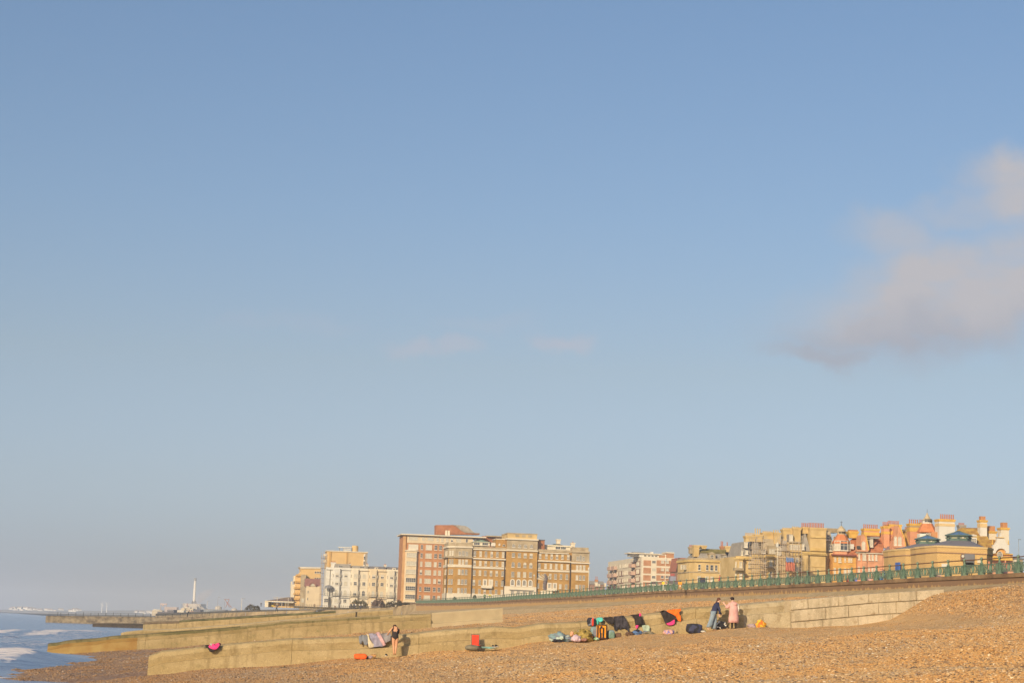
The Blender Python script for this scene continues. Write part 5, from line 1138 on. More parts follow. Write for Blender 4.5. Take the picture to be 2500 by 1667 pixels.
def kiosk(label,D,corners,lx0,lx1,ly,door=None,yt=890,yb=1010,depth=8.5,xr=1100):
    """octagonal brick kiosk, corners = view x of left side, left front corner, right front corner, right side"""
    b=Bld('kiosk',label,'kiosk',D,D4,xr,1000)
    a,f0,f1,c=[b.X(x,v) for x,v in zip(corners,(2.4,0,0,2.4))]
    z1=b.Z(yt); fp=[(f0,0),(f1,0),(c,2.4),(c,depth-2.4),(f1,depth),(f0,depth),(a,depth-2.4),(a,2.4)]
    def off(e): cx=(f0+f1)/2; cy=depth/2; return [(x+(e if x>cx else -e)*(1 if abs(y-cy)<depth/2-.1 else .5),y+(e if y>cy else -e)*(1 if abs(y-cy)>depth/2-.1 else .4)) for x,y in fp]
    q=MB(); q.prism(fp,0,z1-.12); q.obj('wall',KB,b.e)
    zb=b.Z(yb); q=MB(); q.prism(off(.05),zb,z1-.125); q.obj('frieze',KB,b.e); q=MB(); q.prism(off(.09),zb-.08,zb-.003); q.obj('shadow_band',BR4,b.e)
    q=MB(); q.prism(off(.12),z1-.12,z1+.06); q.obj('coping',M_('pale_coping',(.62,.45,.22),.8,.05),b.e)
    lx0,lx1=b.X(lx0,4),b.X(lx1,4); L0,L1=(f0+f1)/2-(lx1-lx0)/2,(f0+f1)/2+(lx1-lx0)/2
    L0,L1=lx0,lx1; mx=(L0+L1)/2; hw=(L1-L0)/2
    ys_,ye,yr,ya=ly; oc=lambda r,cy=depth/2:[(mx+r*math.cos(PI/8+PI/4*i),cy+r*math.sin(PI/8+PI/4*i)) for i in range(8)]
    h_=depth/2-2; zs=b.Z(ys_,h_); ze=b.Z(ye,h_); zr=b.Z(yr,h_); za=b.Z(ya,h_+2)
    base=off(-.25); 
    cx=(f0+f1)/2
    tp=[oc(hw*1.08)[k] for k in (5,6,7,0,1,2,3,4)]
    q=MB(); q.prism(base,z1,zs,top=tp); q.obj('slate_roof',KS,b.e)
    la=empty_part=MB(); la.prism(oc(hw*.98),zs,zs+.25); la.prism(oc(hw*.98),ze-.12,ze); lo=la.obj('lantern',LANG,b.e)
    q=MB(); q.prism(oc(hw*.9),zs+.2,ze-.1); q.obj('lantern_glass',M_('lantern_pane',(.42,.42,.28),.3,.15,.6),lo)
    o_=oc(hw*.96)
    for i in range(8):
        q=MB(); q.box(o_[i][0]-.1,o_[i][0]+.1,o_[i][1]-.1,o_[i][1]+.1,zs+.25,ze-.12); q.obj('mullion',LANG,lo)
        m_=((o_[i][0]+o_[(i+1)%8][0])/2,(o_[i][1]+o_[(i+1)%8][1])/2)
        if i in (5,): q=MB(); q.box(m_[0]-.07,m_[0]+.07,m_[1]-.08,m_[1]+.08,zs+.25,ze-.12); q.obj('mullion',CRM2,lo)
    q=MB(); q.prism(oc(hw*1.12),ze,ze+.1); q.obj('lantern_eaves',LANG,lo)
    q=MB(); q.prism(oc(hw*1.08),ze+.1,za,top=oc(hw*.05)); q.obj('glass_cap',GBL,lo)
    for i in range(8):
        p=oc(hw*1.1)[i]; q=MB(); q.tube((p[0],p[1],ze+.1),(mx,depth/2,za+.03),.045,n=4); q.obj('hip_bar',LANG,lo)
    return b
k1=kiosk('brick kiosk with slate roof and glazed lantern, the left and smaller looking of two',205,(-110,85,385,520),262,685,(825,738,738,668),yt=945,yb=1060,xr=300,depth=7)
k1.box('blue_panel',-48,-14,1205,1350,M_('blue_sign',(.06,.13,.42),.5,.05),.5,1.6)
k1.box('arched_doorway',382,412,1085,1220,LEAD,-.2,-.01); q=MB(); q.lathe([(.36,0),(.36,.12)],14); o=q.obj('round_window',WF,k1.e,loc=(k1.X(398),-.22,k1.Z(1105))); o.rotation_euler=(PI/2,0,0)
k2=kiosk('larger nearer looking brick kiosk with round topped window and open grey shutter',188,(470,692,1640,1748),862,1308,(768,672,672,598),yt=893,yb=1010,depth=7.5)
b=k2; q=MB(); X=b.X(1170); w=b.m*36
q.slab([(X-w,b.Z(1165)),(X+w,b.Z(1165)),(X+w,b.Z(1068))]+[(X+w*math.cos(PI*i/8),b.Z(1068)+w*math.sin(PI*i/8)) for i in range(1,8)]+[(X-w,b.Z(1068))],-.08,-.003); dw=q.obj('arched_panel',M_('brown_grey_panel',(.20,.13,.10),.7,.1),b.e)
q=MB(); q.lathe([(w*.72,0),(w*.72,.05)],16); o=q.obj('round_window',BLD,b.e,loc=(X,-.14,b.Z(1072))); o.rotation_euler=(PI/2,0,0)
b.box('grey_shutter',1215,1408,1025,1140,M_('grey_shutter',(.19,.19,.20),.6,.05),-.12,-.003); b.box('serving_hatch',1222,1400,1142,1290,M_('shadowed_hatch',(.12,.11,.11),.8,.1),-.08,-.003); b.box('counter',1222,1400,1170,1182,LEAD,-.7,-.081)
b.box('white_sign',1462,1550,1112,1190,CRM2,-.10,-.003); b.box('white_sign',778,920,1228,1300,WST,-.10,-.003); b.box('pink_sign',1632,1700,1150,1300,M_('pink_sign',(.55,.25,.18),.7,.05),.5,1.2)
# ---------------------------------------------------------------- western promenade and its rough wall
edge=[(1040,1472.5,585),(1016,1474,590),(950,1483,620),(850,1487.5,640),(700,1491,665),(600,1494,690),(520,1497,740),(455,1500,820),(380,1503,950)]
E_=[at(*p) for p in edge]
ROUGH=mat('rough_beach_wall',(.30,.22,.12),.95,.3,.25,.8,1.2,col2=(.42,.32,.18))
TARM=mat('dull_ground',(.14,.12,.085),.95,.25,.05)
vs=[];fs=[]
for p in E_: 
    k=1+170/p.y; vs+= [p, p+Vector((p.x*.02,18,.35)), Vector((p.x*k*1.0,p.y*k,p.z+1.6))]
vs+= [st(WS+.5,560,topz(560)-.04),st(64,575,topz(575)-.04),st(220,640,topz(600))]
n=len(vs)//3
for i in range(n-2):
    for q in range(2): fs.append((3*i+q,3*i+q+1,3*(i+1)+q+1,3*(i+1)+q))
o=mesh('western_promenade',vs,fs,TARM); tag(o,kind='structure')
mb=MB()
root=empty('sea_wall',E_[3],0,'rough low brown sea wall along the far promenade under the white terrace','sea wall')
for i in range(len(E_)-1):
    m_=max(1,int((E_[i]-E_[i+1]).length/12)); 
    for j in range(m_):
        a=E_[i].lerp(E_[i+1],j/m_)-E_[3]; b2=E_[i].lerp(E_[i+1],(j+.985)/m_)-E_[3]; q=MB()
        o_=random.uniform(-.1,.1)
        q.add([(a.x,a.y+o_-5,a.z-5.5),(b2.x,b2.y+o_-5,b2.z-5.5),(b2.x,b2.y+o_,b2.z+.12),(a.x,a.y+o_,a.z+.12),(a.x,a.y+.8,a.z+.12),(b2.x,b2.y+.8,b2.z+.12)],[(1,0,3,2),(2,3,4,5)]); q.obj('wall_section',ROUGH,root)
# far coast
FAR=mat('far_land',(.17,.145,.11),.95,.3,.004); 
vs=[];fs=[]
P=[(-120,700,.6),(-190,950,1.0),(-330,1500,1.2),(-560,2300,1.4),(-1100,4200,1.5),(-2600,7000,1.5),(-2600,12000,3),(3500,12000,3),(3500,620,6),(60,620,5.8),(-60,900,4.6)]
o=mesh('far_coast',P,[tuple(range(len(P)))],FAR); tag(o,kind='structure')
vs=[];fs=[]
xs=[(-40,1492.5,1488.5),(20,1492.8,1487),(80,1494,1487.5),(150,1496,1489),(230,1498.5,1490),(300,1500,1489),(400,1503,1489),(520,1507,1488),(700,1512,1486)]
for px,y0,y1 in xs:
    a=at(px,y0,5600); c=at(px,y1,6200); vs+=[a-Vector((0,0,14)),a,c,c+Vector((0,300,-20))]
for i in range(len(xs)-1):
    for q in range(3): fs.append((4*i+q,4*i+q+1,4*(i+1)+q+1,4*(i+1)+q))
o=mesh('low_hills',vs,[f[::-1] for f in fs],mat('hazy_hills',(.24,.21,.17),.95,.2,.002)); tag(o,kind='structure')
random.seed(5)
q=MB(); q.box(-9,9,-6,6,0,5); q.add([(-10,-7,5),(10,-7,5),(10,7,5),(-10,7,5),(-10,0,8.5),(10,0,8.5)],[(0,1,5,4),(2,3,4,5),(0,4,3),(1,2,5)],1)
fh=None
for i in range(48):
    px=random.choice([random.gauss(75,30),random.gauss(75,30),random.uniform(20,140),random.gauss(185,7),random.gauss(350,20)]); py=1487.2+(px-75)*.028+random.uniform(-3.2,1.0)
    p=at(px,py+2,5300+random.uniform(-100,100))
    if fh is None:
        e0=empty('far_house',p,0); w0=q.obj('house_shell',[mat('far_white_wall',(.85,.80,.72),.7,.03),mat('far_roof',(.42,.34,.28),.8,.1)],e0); fh=(e0,w0); e=e0
    else:
        e=e0.copy(); COL.objects.link(e); inst(w0,e); e.location=p
    tag(e,'tiny white house on the hazy far shore at the left edge','house','white houses on the far shore'); e.rotation_euler=(0,0,random.uniform(-.6,.6)); sc_=random.uniform(.45,.95); e.scale=(sc_,sc_,sc_)
WT=mat('white_turbine',(.85,.83,.8),.5,.02)
for i,(px,lb) in enumerate(((248,'left one of two tall white turbine masts on the far shore'),(260,'right one of two tall white turbine masts on the far shore'))):
    p=at(px,1495,4400); e=empty('wind_turbine',p,0,lb,'wind turbine','white turbines on the far shore'); h=20; q=MB(); q.lathe([(1.0,0),(.8,h*.5),(.55,h)],10); q.obj('tower',WT,e); q=MB(); q.box(-.6,.6,-1.2,1.4,h,h+1.1); q.obj('nacelle',WT,e)
    for k in range(3):
        q=MB(); q.add([(-.35,-1.4,0),(.35,-1.4,0),(.12,-1.4,7.5),(-.12,-1.4,7.5),(-.35,-1.25,0),(.35,-1.25,0),(.12,-1.3,7.5),(-.12,-1.3,7.5)],[(0,1,2,3),(5,4,7,6),(1,5,6,2),(4,0,3,7),(3,2,6,7)]); o=q.obj('blade',WT,e,loc=(0,0,h+.5)); o.rotation_euler=(0,.35+2.094*k+i,0)
# power station and harbour
def far(name,label,cat,D,ref): return Bld(name,label,cat,D,CB,ref[0],ref[1],ground=2,turn=-8.2)
PB=mat('pale_industrial',(.52,.46,.38),.8,.06,.02); PC=mat('cream_industrial',(.58,.48,.32),.8,.06,.02); PD=mat('dark_industrial',(.12,.11,.12),.8,.1,.02); PS_=mat('steel_grey',(.27,.27,.28),.6,.1,.02)
b=far('power_station','tall white power station chimney with a dark cap on a pale block by the harbour','power station',3300,(640,600))
q=MB(); X=b.X(637); q.lathe([(b.m*17,b.Z(512,0)),(b.m*16,b.Z(400)),(b.m*14.5,b.Z(246))],16,(X,9,0)); ch=q.obj('chimney',mat('white_chimney_paint',(.80,.74,.64),.6,.04,.02),b.e)
ch.data.transform(Matrix.Identity(4))
q=MB(); q.lathe([(b.m*14,b.Z(247)),(b.m*19,b.Z(244)),(b.m*17.5,b.Z(225)),(b.m*19,b.Z(211)),(b.m*13,b.Z(211))],16,(X,9,0)); q.obj('chimney_cap',PS_,b.e)
for sg in (-1,1): q=MB(); q.tube((X+sg*b.m*24,9,b.Z(540)),(X+sg*b.m*8,9,b.Z(505)),2,n=6); q.obj('brace',PD,b.e)
q=MB(); q.lathe([(b.m*8,b.Z(540)),(b.m*16,b.Z(512))],12,(X,9,0)); q.obj('chimney_base',PS_,b.e)
b.box('turbine_hall',505,735,542,None,PB,0,60); b.box('boiler_house',545,690,575,None,PB,-12,-.2); b.poly('sloping_annexe',[(735,565),(790,610),(790,660),(735,660)],PB,2,40); b.box('brick_stack',553,568,540,None,mat('pinkish_stack',(.42,.26,.2),.8,.05),-16,-12.2)
b=far('harbour_building','cream flat roofed harbour building left of and below the power station','building',2500,(540,640))
b.box('wall',480,640,602,None,PC,0,20); b.box('roof_slab',525,600,588,602,CRM2,-1,12); b.box('annexe',430,520,628,None,CRM2,-6,-.2); b.box('upper_floor',500,530,598,640,PC,-3,-.3)
for x in (560,590,620): b.box('window',x-6,x+6,620,635,PD,-.3,-.02)
for i in range(5): b.box('mast',482+i*10,483.5+i*10,545,610,PS_,4,4.8)
b=far('dark_shed','dark grey shed with slatted front just right of the cream harbour building','shed',1900,(690,650)); b.box('wall',655,735,618,None,PD,0,20); b.box('wall',605,654,640,None,mat('rusty_shed',(.26,.15,.10),.9,.2),0,10); b.hip('roof',650,740,620,612,4,PS_,0,20)
b=far('long_shed','long low blue grey harbour shed right of the power station','shed',2100,(890,630)); b.box('wall',730,1050,622,None,mat('blue_grey_shed',(.26,.29,.32),.7,.08),0,20); b.box('roof',725,1055,614,622,PS_,-1,21)
b=far('harbour_crane','pale pink gantry crane on the quay left of the power station','crane',3400,(260,600))
PK=mat('pale_pink_steel',(.58,.42,.34),.7,.05)
for x in (222,288): b.box('leg',x-3,x+3,545,None,PK,0,3)
b.box('beam',212,298,540,556,PK,-1,4); b.box('cab',240,262,556,575,PK,0,3)
b=far('harbour_building','cream low harbour building under the pink gantry crane','building',2600,(175,640)); b.box('wall',112,242,628,None,PC,0,20); b.poly('roof',[(108,630),(245,632),(200,618),(140,612)],CRM2,-1,20)
b=far('harbour_building','long pinkish warehouse beside the pale gantry crane','building',3300,(350,610)); b.box('wall',270,430,585,None,mat('pinkish_wall',(.46,.36,.30),.8,.05,.02),0,20)
b=far('dark_building','dark low building on the spit left of the power station','building',1500,(300,655)); b.box('wall',180,400,648,None,PD,0,30); b.box('upper_floor',306,390,618,650,PD,4,20); b.box('window_band',312,384,626,634,PS_,3.8,3.99)
for (x0,x1,y0,y1,lb) in ((918,1002,565,628,'large pale storage tank with conical roof behind the long shed'),(1130,1202,592,622,'smaller pale storage tank beside the red crane')):
    b=far('storage_tank',lb,'tank',2300,((x0+x1)/2,y1)); q=MB(); r_=(x1-x0)/2*b.m; X=b.X((x0+x1)/2); q.lathe([(r_,0),(r_,b.Z(y0+18)),(r_*.1,b.Z(y0))],24,(X,r_,0)); q.obj('drum',PB,b.e)
b=far('harbour_crane','thin reddish lattice crane with two crossed jibs','crane',2300,(1080,570)); RC=mat('red_crane',(.36,.16,.12),.7,.1)
for p_,q_ in (((1050,485),(1110,590)),((1108,485),(1060,590)),((1042,490),(1055,482)),((1075,520),(1135,590)),((1050,485),(1108,487))):
    a=b.uw(*p_); c=b.uw(*q_); q=MB(); q.tube((a[0],0,a[1]),(c[0],0,c[1]),.4,n=5); q.obj('jib',RC,b.e)
HEDGE=1
for x,y0,y1,D,lb in ((955,458,600,1300,'slim dark lamp mast in front of the storage tank'),(1265,480,600,900,'pale lamp mast right of the smaller storage tank'),(1040,485,620,1300,'slim dark lamp mast by the red crane'),(820,510,620,1500,'pale lamp mast over the long shed')):
    b=far('lamp_mast',lb,'lamp post',D,(x,y1)); h=b.Z(y0); q=MB(); q.lathe([(.16,0),(.09,h)],8); q.obj('mast',PS_ if 'dark' in lb else CRM2,b.e); q=MB(); q.box(-.1,1.6,-.15,.15,h,h+.18); q.obj('lamp_head',PS_,b.e)
# steam drifting from the station
bm=bmesh.new(); bmesh.ops.create_icosphere(bm,subdivisions=3,radius=1)
for v in bm.verts:
    n_=noise.noise(v.co*1.6); v.co*=1+.35*n_; k=(v.co.z+1)/2; v.co=Vector((v.co.x*(6+9*k)+26*k*1.1,v.co.y*8,v.co.z*17+ (0)))
me=bpy.data.meshes.new('steam_plume'); bm.to_mesh(me); bm.free(); o=bpy.data.objects.new('steam_plume',me); link(o); o.location=at(474,1458,3290)
sm=bpy.data.materials.new('steam'); sm.use_nodes=True; sm.node_tree.nodes.clear(); so_=sm.node_tree.nodes.new('ShaderNodeOutputMaterial'); sv=sm.node_tree.nodes.new('ShaderNodeVolumePrincipled'); sv.inputs['Color'].default_value=(.95,.85,.8,1); sv.inputs['Density'].default_value=.03; sm.node_tree.links.new(sv.outputs[0],so_.inputs['Volume']); me.materials.append(sm)
tag(o,'faint pinkish steam drifting up beside the tall white chimney','steam',kind='stuff')
# ---------------------------------------------------------------- cafe and planting on the western promenade
b=Bld('beach_cafe','low cafe pavilion with pale fascia and grey pitched roof left of the yellow block','cafe',700,C3,450,1000,ground=8.2,turn=-8.2)
b.box('back_wall',330,690,1000,None,YELP,3,8); b.box('fascia',272,690,978,992,CRM2,-.3,8); b.box('pale_wall',275,330,992,None,CRM2,0,8)
q=MB(); X0,X1=b.X(290),b.X(660); q.prism([(X0,0),(X1,0),(X1,8),(X0,8)],b.Z(978),b.Z(915),top=[(X0+8,3),(X1,3),(X1,5),(X0+8,5)]); q.obj('roof',mat('cafe_roof',(.17,.13,.12),.8,.15,.6),b.e)
for x in range(400,640,18): b.box('roof_post',x,x+3,918,950,CRM,1.5,1.8)
for x in (322,450,520,575,610): q=MB(); q.tube((b.X(x),-.2,0),(b.X(x),-.2,b.Z(985 if x not in(450,610) else 925)),.09,n=6); q.obj('post',WST,b.e)
for x in (350,380,500,540): b.box('glazed_opening',x-9,x+9,1002,1040,GLD,2.8,2.99)
b.box('yellow_awning',372,405,1040,1056,mat('yellow_canvas',(.65,.45,.05),.8,.05),-2,-.5); b.box('yellow_awning',555,640,1000,1015,mat('yellow_canvas'  ,(.65,.45,.05)),1,2.9)
def leafblob(name,label,cat,D,cr,x0,x1,yt,yb,col,col2,n=900,seed=1,depth=3,kids=('foliage','stem')):
    rg=random.Random(seed); e=None; p=at(*cr((x0+x1)/2,yb),D); m_=D/F/( (cr(100,0)[0]-cr(0,0)[0])/100 and 100/(cr(100,0)[0]-cr(0,0)[0]) )
    W=(x1-x0)*m_/2; Hh=(yb-yt)*m_; e=empty(name,p,0,label,cat); q=MB()
    for i in range(n):
        a=rg.uniform(0,2*PI); u=rg.uniform(-1,1); r=rg.uniform(.55,1.03)**.5; u=abs(u); c=Vector((W*math.sqrt(1-u*u*.9)*math.cos(a)*r,depth*math.sqrt(1-u*u*.9)*math.sin(a)*r,Hh*u*r))
        k=1+.45*noise.noise(Vector((c.x*.6,c.y*.5,seed))); c.x*=k; c.z=max(.05,c.z*k)
        s_=rg.uniform(.12,.3)*max(.6,Hh/3); t1=Vector((rg.gauss(0,1),rg.gauss(0,1),rg.gauss(0,1))).normalized()*s_; t2=t1.orthogonal().normalized()*s_*.7
        q.add([c-t1,c+t2,c+t1,c-t2],[(0,1,2,3)],0)
    o=q.obj('foliage',mat('leaf_'+str(seed),col,.9,.4,1.2,col2=col2),e); q=MB()
    for i in range(4): q.tube((rg.uniform(-.2,.2)*W,0,-.3),(rg.uniform(-.5,.5)*W,0,Hh*.6),.08,.03,n=5)
    q.obj('stem',mat('bush_stem',(.10,.07,.05),.9,.2),e)
leafblob('hedge','low dark hedge on the shore left of the cafe','hedge',760,CB,1310,1510,560,625,(.06,.055,.025),(.12,.10,.05),1500,12,2)
leafblob('bush','dark green rounded bush in front of the cream terrace houses, behind the standing people','bush',655,C3,1495,1740,968,1085,(.13,.115,.055),(.20,.17,.09),1700,2)
leafblob('bush','brownish purple twiggy bush right of the green one in front of the terrace','bush',655,C3,1790,2010,962,1085,(.17,.115,.085),(.24,.16,.12),1600,3)
leafblob('bush','low dark bush between the purple bush and the next shrub at the terrace end','bush',650,C3,2000,2140,985,1080,(.07,.06,.03),(.11,.08,.045),700,4)
leafblob('bush','small dark shrub at the foot of the red brick apartment block corner','bush',640,C3,2165,2245,975,1070,(.04,.045,.02),(.08,.07,.03),600,6)
leafblob('bush','ragged low dark planting on the bank below the red brick apartment block','bush',610,C4,-20,330,1500,1540,(.06,.05,.03),(.10,.08,.045),1200,7,2)
b=Bld('garden_wall','low pale fence with dark planting running along the promenade below the terrace','fence',648,C3,1200,1070,ground=7.6,turn=-8.2)
for i in range(34):
    x=700+i*27; 
    if x<1760: q=MB(); q.tube((b.X(x),0,0),(b.X(x),0,b.Z(1035)+b.rng.uniform(-.15,.15)),.07,n=5); q.obj('post',mat('fence_post',(.20,.17,.13),.9,.2),b.e)
b.box('rail',690,1760,1043,1046,mat('fence_post',(.2,.17,.13)),-.03,.05); b.box('kerb_planting',690,2230,1066,1095,mat('dark_planting',(.08,.075,.045),.95,.5,.8,.9,2,col2=(.17,.14,.09)),.3,1.5)
b.box('long_bench',1750,1925,1036,1044,mat('bench_grey',(.25,.23,.22),.7,.1),-2,-1)
# ---------------------------------------------------------------- lamp posts
def lamp(label,cr,x,yt,yb,hgt=5.5,style='lantern',col=CRM2):
    px,py=cr(x,yb); _,pt=cr(x,yt); D=hgt*F/(py-pt); p=at(px,py,D); zb=8.6; e=empty('street_lamp',Vector((p.x,p.y,zb)),0,label,'street lamp'); H=p.z+hgt-zb
    q=MB(); q.lathe([(.16,0),(.16,.3),(.10,.5),(.085,H*.5),(.06,H-.75)],8); q.obj('post',col,e)
    if style=='lantern':
        q=MB(); q.lathe([(.06,H-.75),(.17,H-.7),(.24,H-.3),(.24,H-.27)],8); q.obj('lantern',mat('lamp_glass',(.62,.62,.58),.3,.05),e); q=MB(); q.lathe([(.30,H-.27),(.22,H-.15),(.07,H-.05),(.05,H+.05)],8); q.obj('lantern_cap',col,e)
        for sg in (-1,1): q=MB(); q.tube((0,0,H-1.1),(sg*.28,0,H-1.05),.03,n=5); q.obj('ladder_bar',col,e)
    else:
        q=MB(); q.tube((0,0,H-.8),(0,0,H-.05),.06,n=6); q.box(-.08,.75,-.12,.12,H-.12,H+.04); q.obj('lamp_head',mat('grey_lamp',(.16,.18,.18),.5,.1),e)
    return e
lamp('tall white lamp post with lantern in front of the scaffolded terrace',D2,1440,362,850)
lamp('white lamp post in front of the modern brick and white flats',D1,1105,395,800,col=CRM2)
lamp('white lamp post at the right corner of the brown mansion block',C5,1686,890,1310)
lamp('white lamp post in front of the middle tower of the mansion block',C5,735,1012,1300)
lamp('white lamp post in front of the left pavilion of the mansion block',C4,1146,1175,1430)
lamp('white lamp post by the railing steps under the balcony of the mansion block',C4,1716,1195,1440)
lamp('thin white lamp post before the cream bay of the red brick apartments',C4,272,1300,1500)
lamp('slim white lamp post before the dark green bush at the terrace',C3,1643,895,1060)
lamp('slim grey modern lamp post at the far right edge beyond the railing',D4,2250,755,1100,hgt=5.2,style='modern',col=mat('grey_lamp_post',(.30,.32,.30),.5,.1))
# ---------------------------------------------------------------- abstract sculpture on its plinth
b=Bld('sculpture','abstract sculpture with a dark grey curved trunk and pale metal fins on a stone plinth','sculpture',430,C5,930,1290,turn=-8.2)
GS=mat('grey_bronze',(.14,.12,.13),.5,.2,2); FIN=mat('pale_metal_fin',(.62,.53,.38),.4,.1,2)
b.box('plinth',855,1060,1292,None,CRM2,-1.5,1.5); b.box('plinth_top',880,1010,1283,1291,STN,-1,1)
prof=[(933,1284,30),(930,1240,30),(928,1190,32),(932,1150,36),(945,1110,34),(950,1060,26),(938,1020,18),(925,1005,8)]
q=MB()
for (xa,ya,ra),(xb,yb_,rb) in zip(prof[:-1],prof[1:]):
    a=b.uw(xa,ya); c=b.uw(xb,yb_); q.tube((a[0],0,a[1]),(c[0],0,c[1]),ra*b.m,rb*b.m,n=10,cap=True)
q.obj('trunk',GS,b.e,smooth=False)
for i,(x0,y0,x1,y1,w) in enumerate([(945,1110,775,1080,12),(930,1100,805,1010,16),(900,1090,830,1030,18),(930,1060,860,1000,14),(930,1040,900,1005,12),(960,1100,1040,1010,12),(965,1110,1045,1040,9),(960,1085,1010,1020,10),(950,1130,870,1085,12)]):
    a=b.uw(x0,y0); c=b.uw(x1,y1); d=Vector((c[0]-a[0],0,c[1]-a[1])); n_=Vector((-d.z,0,d.x)).normalized()*w*b.m; mid=Vector((a[0],0,a[1]))+d*.6; q=MB(); A_=Vector((a[0],0,a[1])); y_=-.6+.15*i
    q.add([A_+Vector((0,y_,0)),mid+n_+Vector((0,y_-.2,0)),Vector((c[0],y_-.3,c[1])),mid-n_+Vector((0,y_+.2,0)),A_+Vector((0,y_+.12,0)),mid+n_+Vector((0,y_-.08,0)),Vector((c[0],y_-.18,c[1])),mid-n_+Vector((0,y_+.32,0))],[(0,1,2,3),(7,6,5,4),(0,4,5,1),(1,5,6,2),(2,6,7,3),(3,7,4,0)]); q.obj('fin',FIN,b.e)
# ---------------------------------------------------------------- promenade furniture seen over the railing
def shelter(label,D,x0,x1,yt,yb,col):
    b=Bld('shelter',label,'shelter',D,D1,(x0+x1)/2,yb,turn=-8.2); X0,X1=b.X(x0),b.X(x1); q=MB(); q.prism([(X0,0),(X1,0),(X1,4),(X0,4)],b.Z(yb),b.Z(yt),top=[(X0+(X1-X0)*.3,1.5),(X1-(X1-X0)*.3,1.5),(X1-(X1-X0)*.3,2.5),(X0+(X1-X0)*.3,2.5)]); q.obj('roof',col,b.e)
    q=MB(); q.box(X0-.1,X1+.1,-.2,4.2,b.Z(yb)-.15,b.Z(yb)-.003); q.obj('fascia',CRM2,b.e)
    for f in (.05,.5,.95): q=MB(); q.tube((lerp(X0,X1,f),.1,0),(lerp(X0,X1,f),.1,b.Z(yb)-.15),.09,n=6); q.obj('post',GR,b.e)
GRF=mat('grey_felt_roof',(.20,.17,.15),.9,.1,1)
shelter('low grey roofed seaside shelter with pale fascia beside the orange post',300,1125,1440,752,800,GRF); shelter('smaller grey roofed shelter left of the yellow sign behind the railing',310,860,1020,752,800,GRF)
b=Bld('beach_hut','grey blue hut with a dull red panel on top before the modern flats','hut',330,D1,1225,700,turn=-8.2); b.box('wall',1185,1270,672,None,mat('grey_blue_paint',(.25,.26,.33),.7,.08),0,3); b.box('red_panel',1188,1252,632,670,mat('dull_red_paint',(.36,.10,.09),.7,.1),0,.4)
b=Bld('lifebuoy_post','bright orange lifebuoy station standing at the railing','lifebuoy post',232,D1,1330,840,ground=8.8,turn=-8.2); OR=mat('bright_orange',(.80,.33,.03),.6,.05)
b.box('post',1318,1326,770,None,OR,0,.15); b.box('post',1346,1354,770,None,OR,0,.15); b.box('housing',1308,1366,762,800,OR,-.1,.3); b.box('notice',1330,1344,808,840,WST,-.02,.1)
b=Bld('warning_sign','small square yellow sign on a short post left of the shelters','sign',240,D1,1075,790,ground=8.8,turn=-8.2); b.box('board',1055,1096,760,800,mat('sign_yellow',(.78,.55,.04),.6,.04),-.03,.03); b.box('post',1070,1080,801,None,WST,-.03,.03)
b=Bld('parked_van','dark van parked in front of the yellow villa with white door surround','van',380,D1,1690,790,turn=-8.2)
VB=mat('dark_van_paint',(.035,.035,.04),.35,.1)
X0,X1=b.X(1642),b.X(1750); z=b.Z(690); q=MB(); q.prism([(X0,0),(X1,0),(X1,5),(X0,5)],.4,z*.55); q.prism([(X0,.8),(X1,.8),(X1,5),(X0,5)],z*.55,z,top=[(X0+.15,1.6),(X1-.15,1.6),(X1-.15,4.9),(X0+.15,4.9)]); q.obj('body',VB,b.e)
q=MB(); q.add([(X0+.2,.88,z*.6),(X1-.2,.88,z*.6),(X1-.3,1.45,z*.93),(X0+.3,1.45,z*.93)],[(0,1,2,3)]); q.obj('windscreen',GLD,b.e)
for x in (X0+.15,X1-.15):
    for y in (1.0,4.0): q=MB(); q.tube((x-.12,y,.35),(x+.12,y,.35),.35,n=14); q.obj('wheel',mat('tyre',(.03,.03,.03),.9,.1),b.e)
b.box('white_door_surround',1752,1775,700,None,CRM2,2,2.5)
# bicycle leaning on the railing at the right
def bicycle(label,p,rz,col):
    e=empty('bicycle',p,rz,label,'bicycle'); TY=mat('tyre',(.03,.03,.03),.9,.1); fr_=mat('bike_frame_'+label[:5].replace(' ','_'),col,.4,.05)
    for x in (-.52,.52):
        q=MB()
        for i in range(18):
            a=2*PI*i/18; c=2*PI*(i+1)/18; q.tube((x+.34*math.cos(a),0,.34+.34*math.sin(a)),(x+.34*math.cos(c),0,.34+.34*math.sin(c)),.025,n=5,cap=False)
        for i in range(8): a=PI*i/8; q.tube((x-.33*math.cos(a),0,.34-.33*math.sin(a)),(x+.33*math.cos(a),0,.34+.33*math.sin(a)),.006,n=3)
        q.obj('wheel',TY,e)
    q=MB()
    for a,c in (((-.52,.34),(-.12,.80)),((-.52,.34),(-.05,.30)),((-.05,.30),(-.14,.85)),((-.05,.30),(.38,.82)),((-.12,.80),(.38,.82)),((.52,.34),(.36,.92))): q.tube((a[0],0,a[1]),(c[0],0,c[1]),.022,n=6)
    q.obj('frame',fr_,e); q=MB(); q.box(-.26,-.04,-.06,.06,.86,.92); q.obj('saddle',TY,e); q=MB(); q.tube((.36,-.25,.98),(.36,.25,.98),.015,n=5); q.tube((.36,0,.9),(.36,0,.98),.015,n=5); q.obj('handlebar',TY,e)
tt,_=hit_s(2366,1405,WS+.9); bicycle('dark bicycle leaning inside the railing below the grey kiosk shutter',st(WS+.8,tt,topz(tt)),AL+PI/2,(.04,.05,.12))
tt,_=hit_s(2160,1415,WS+.9); bicycle('blue bicycle parked behind the railing before the left kiosk',st(WS+.8,tt,topz(tt)),AL+PI/2-.1,(.08,.25,.5))
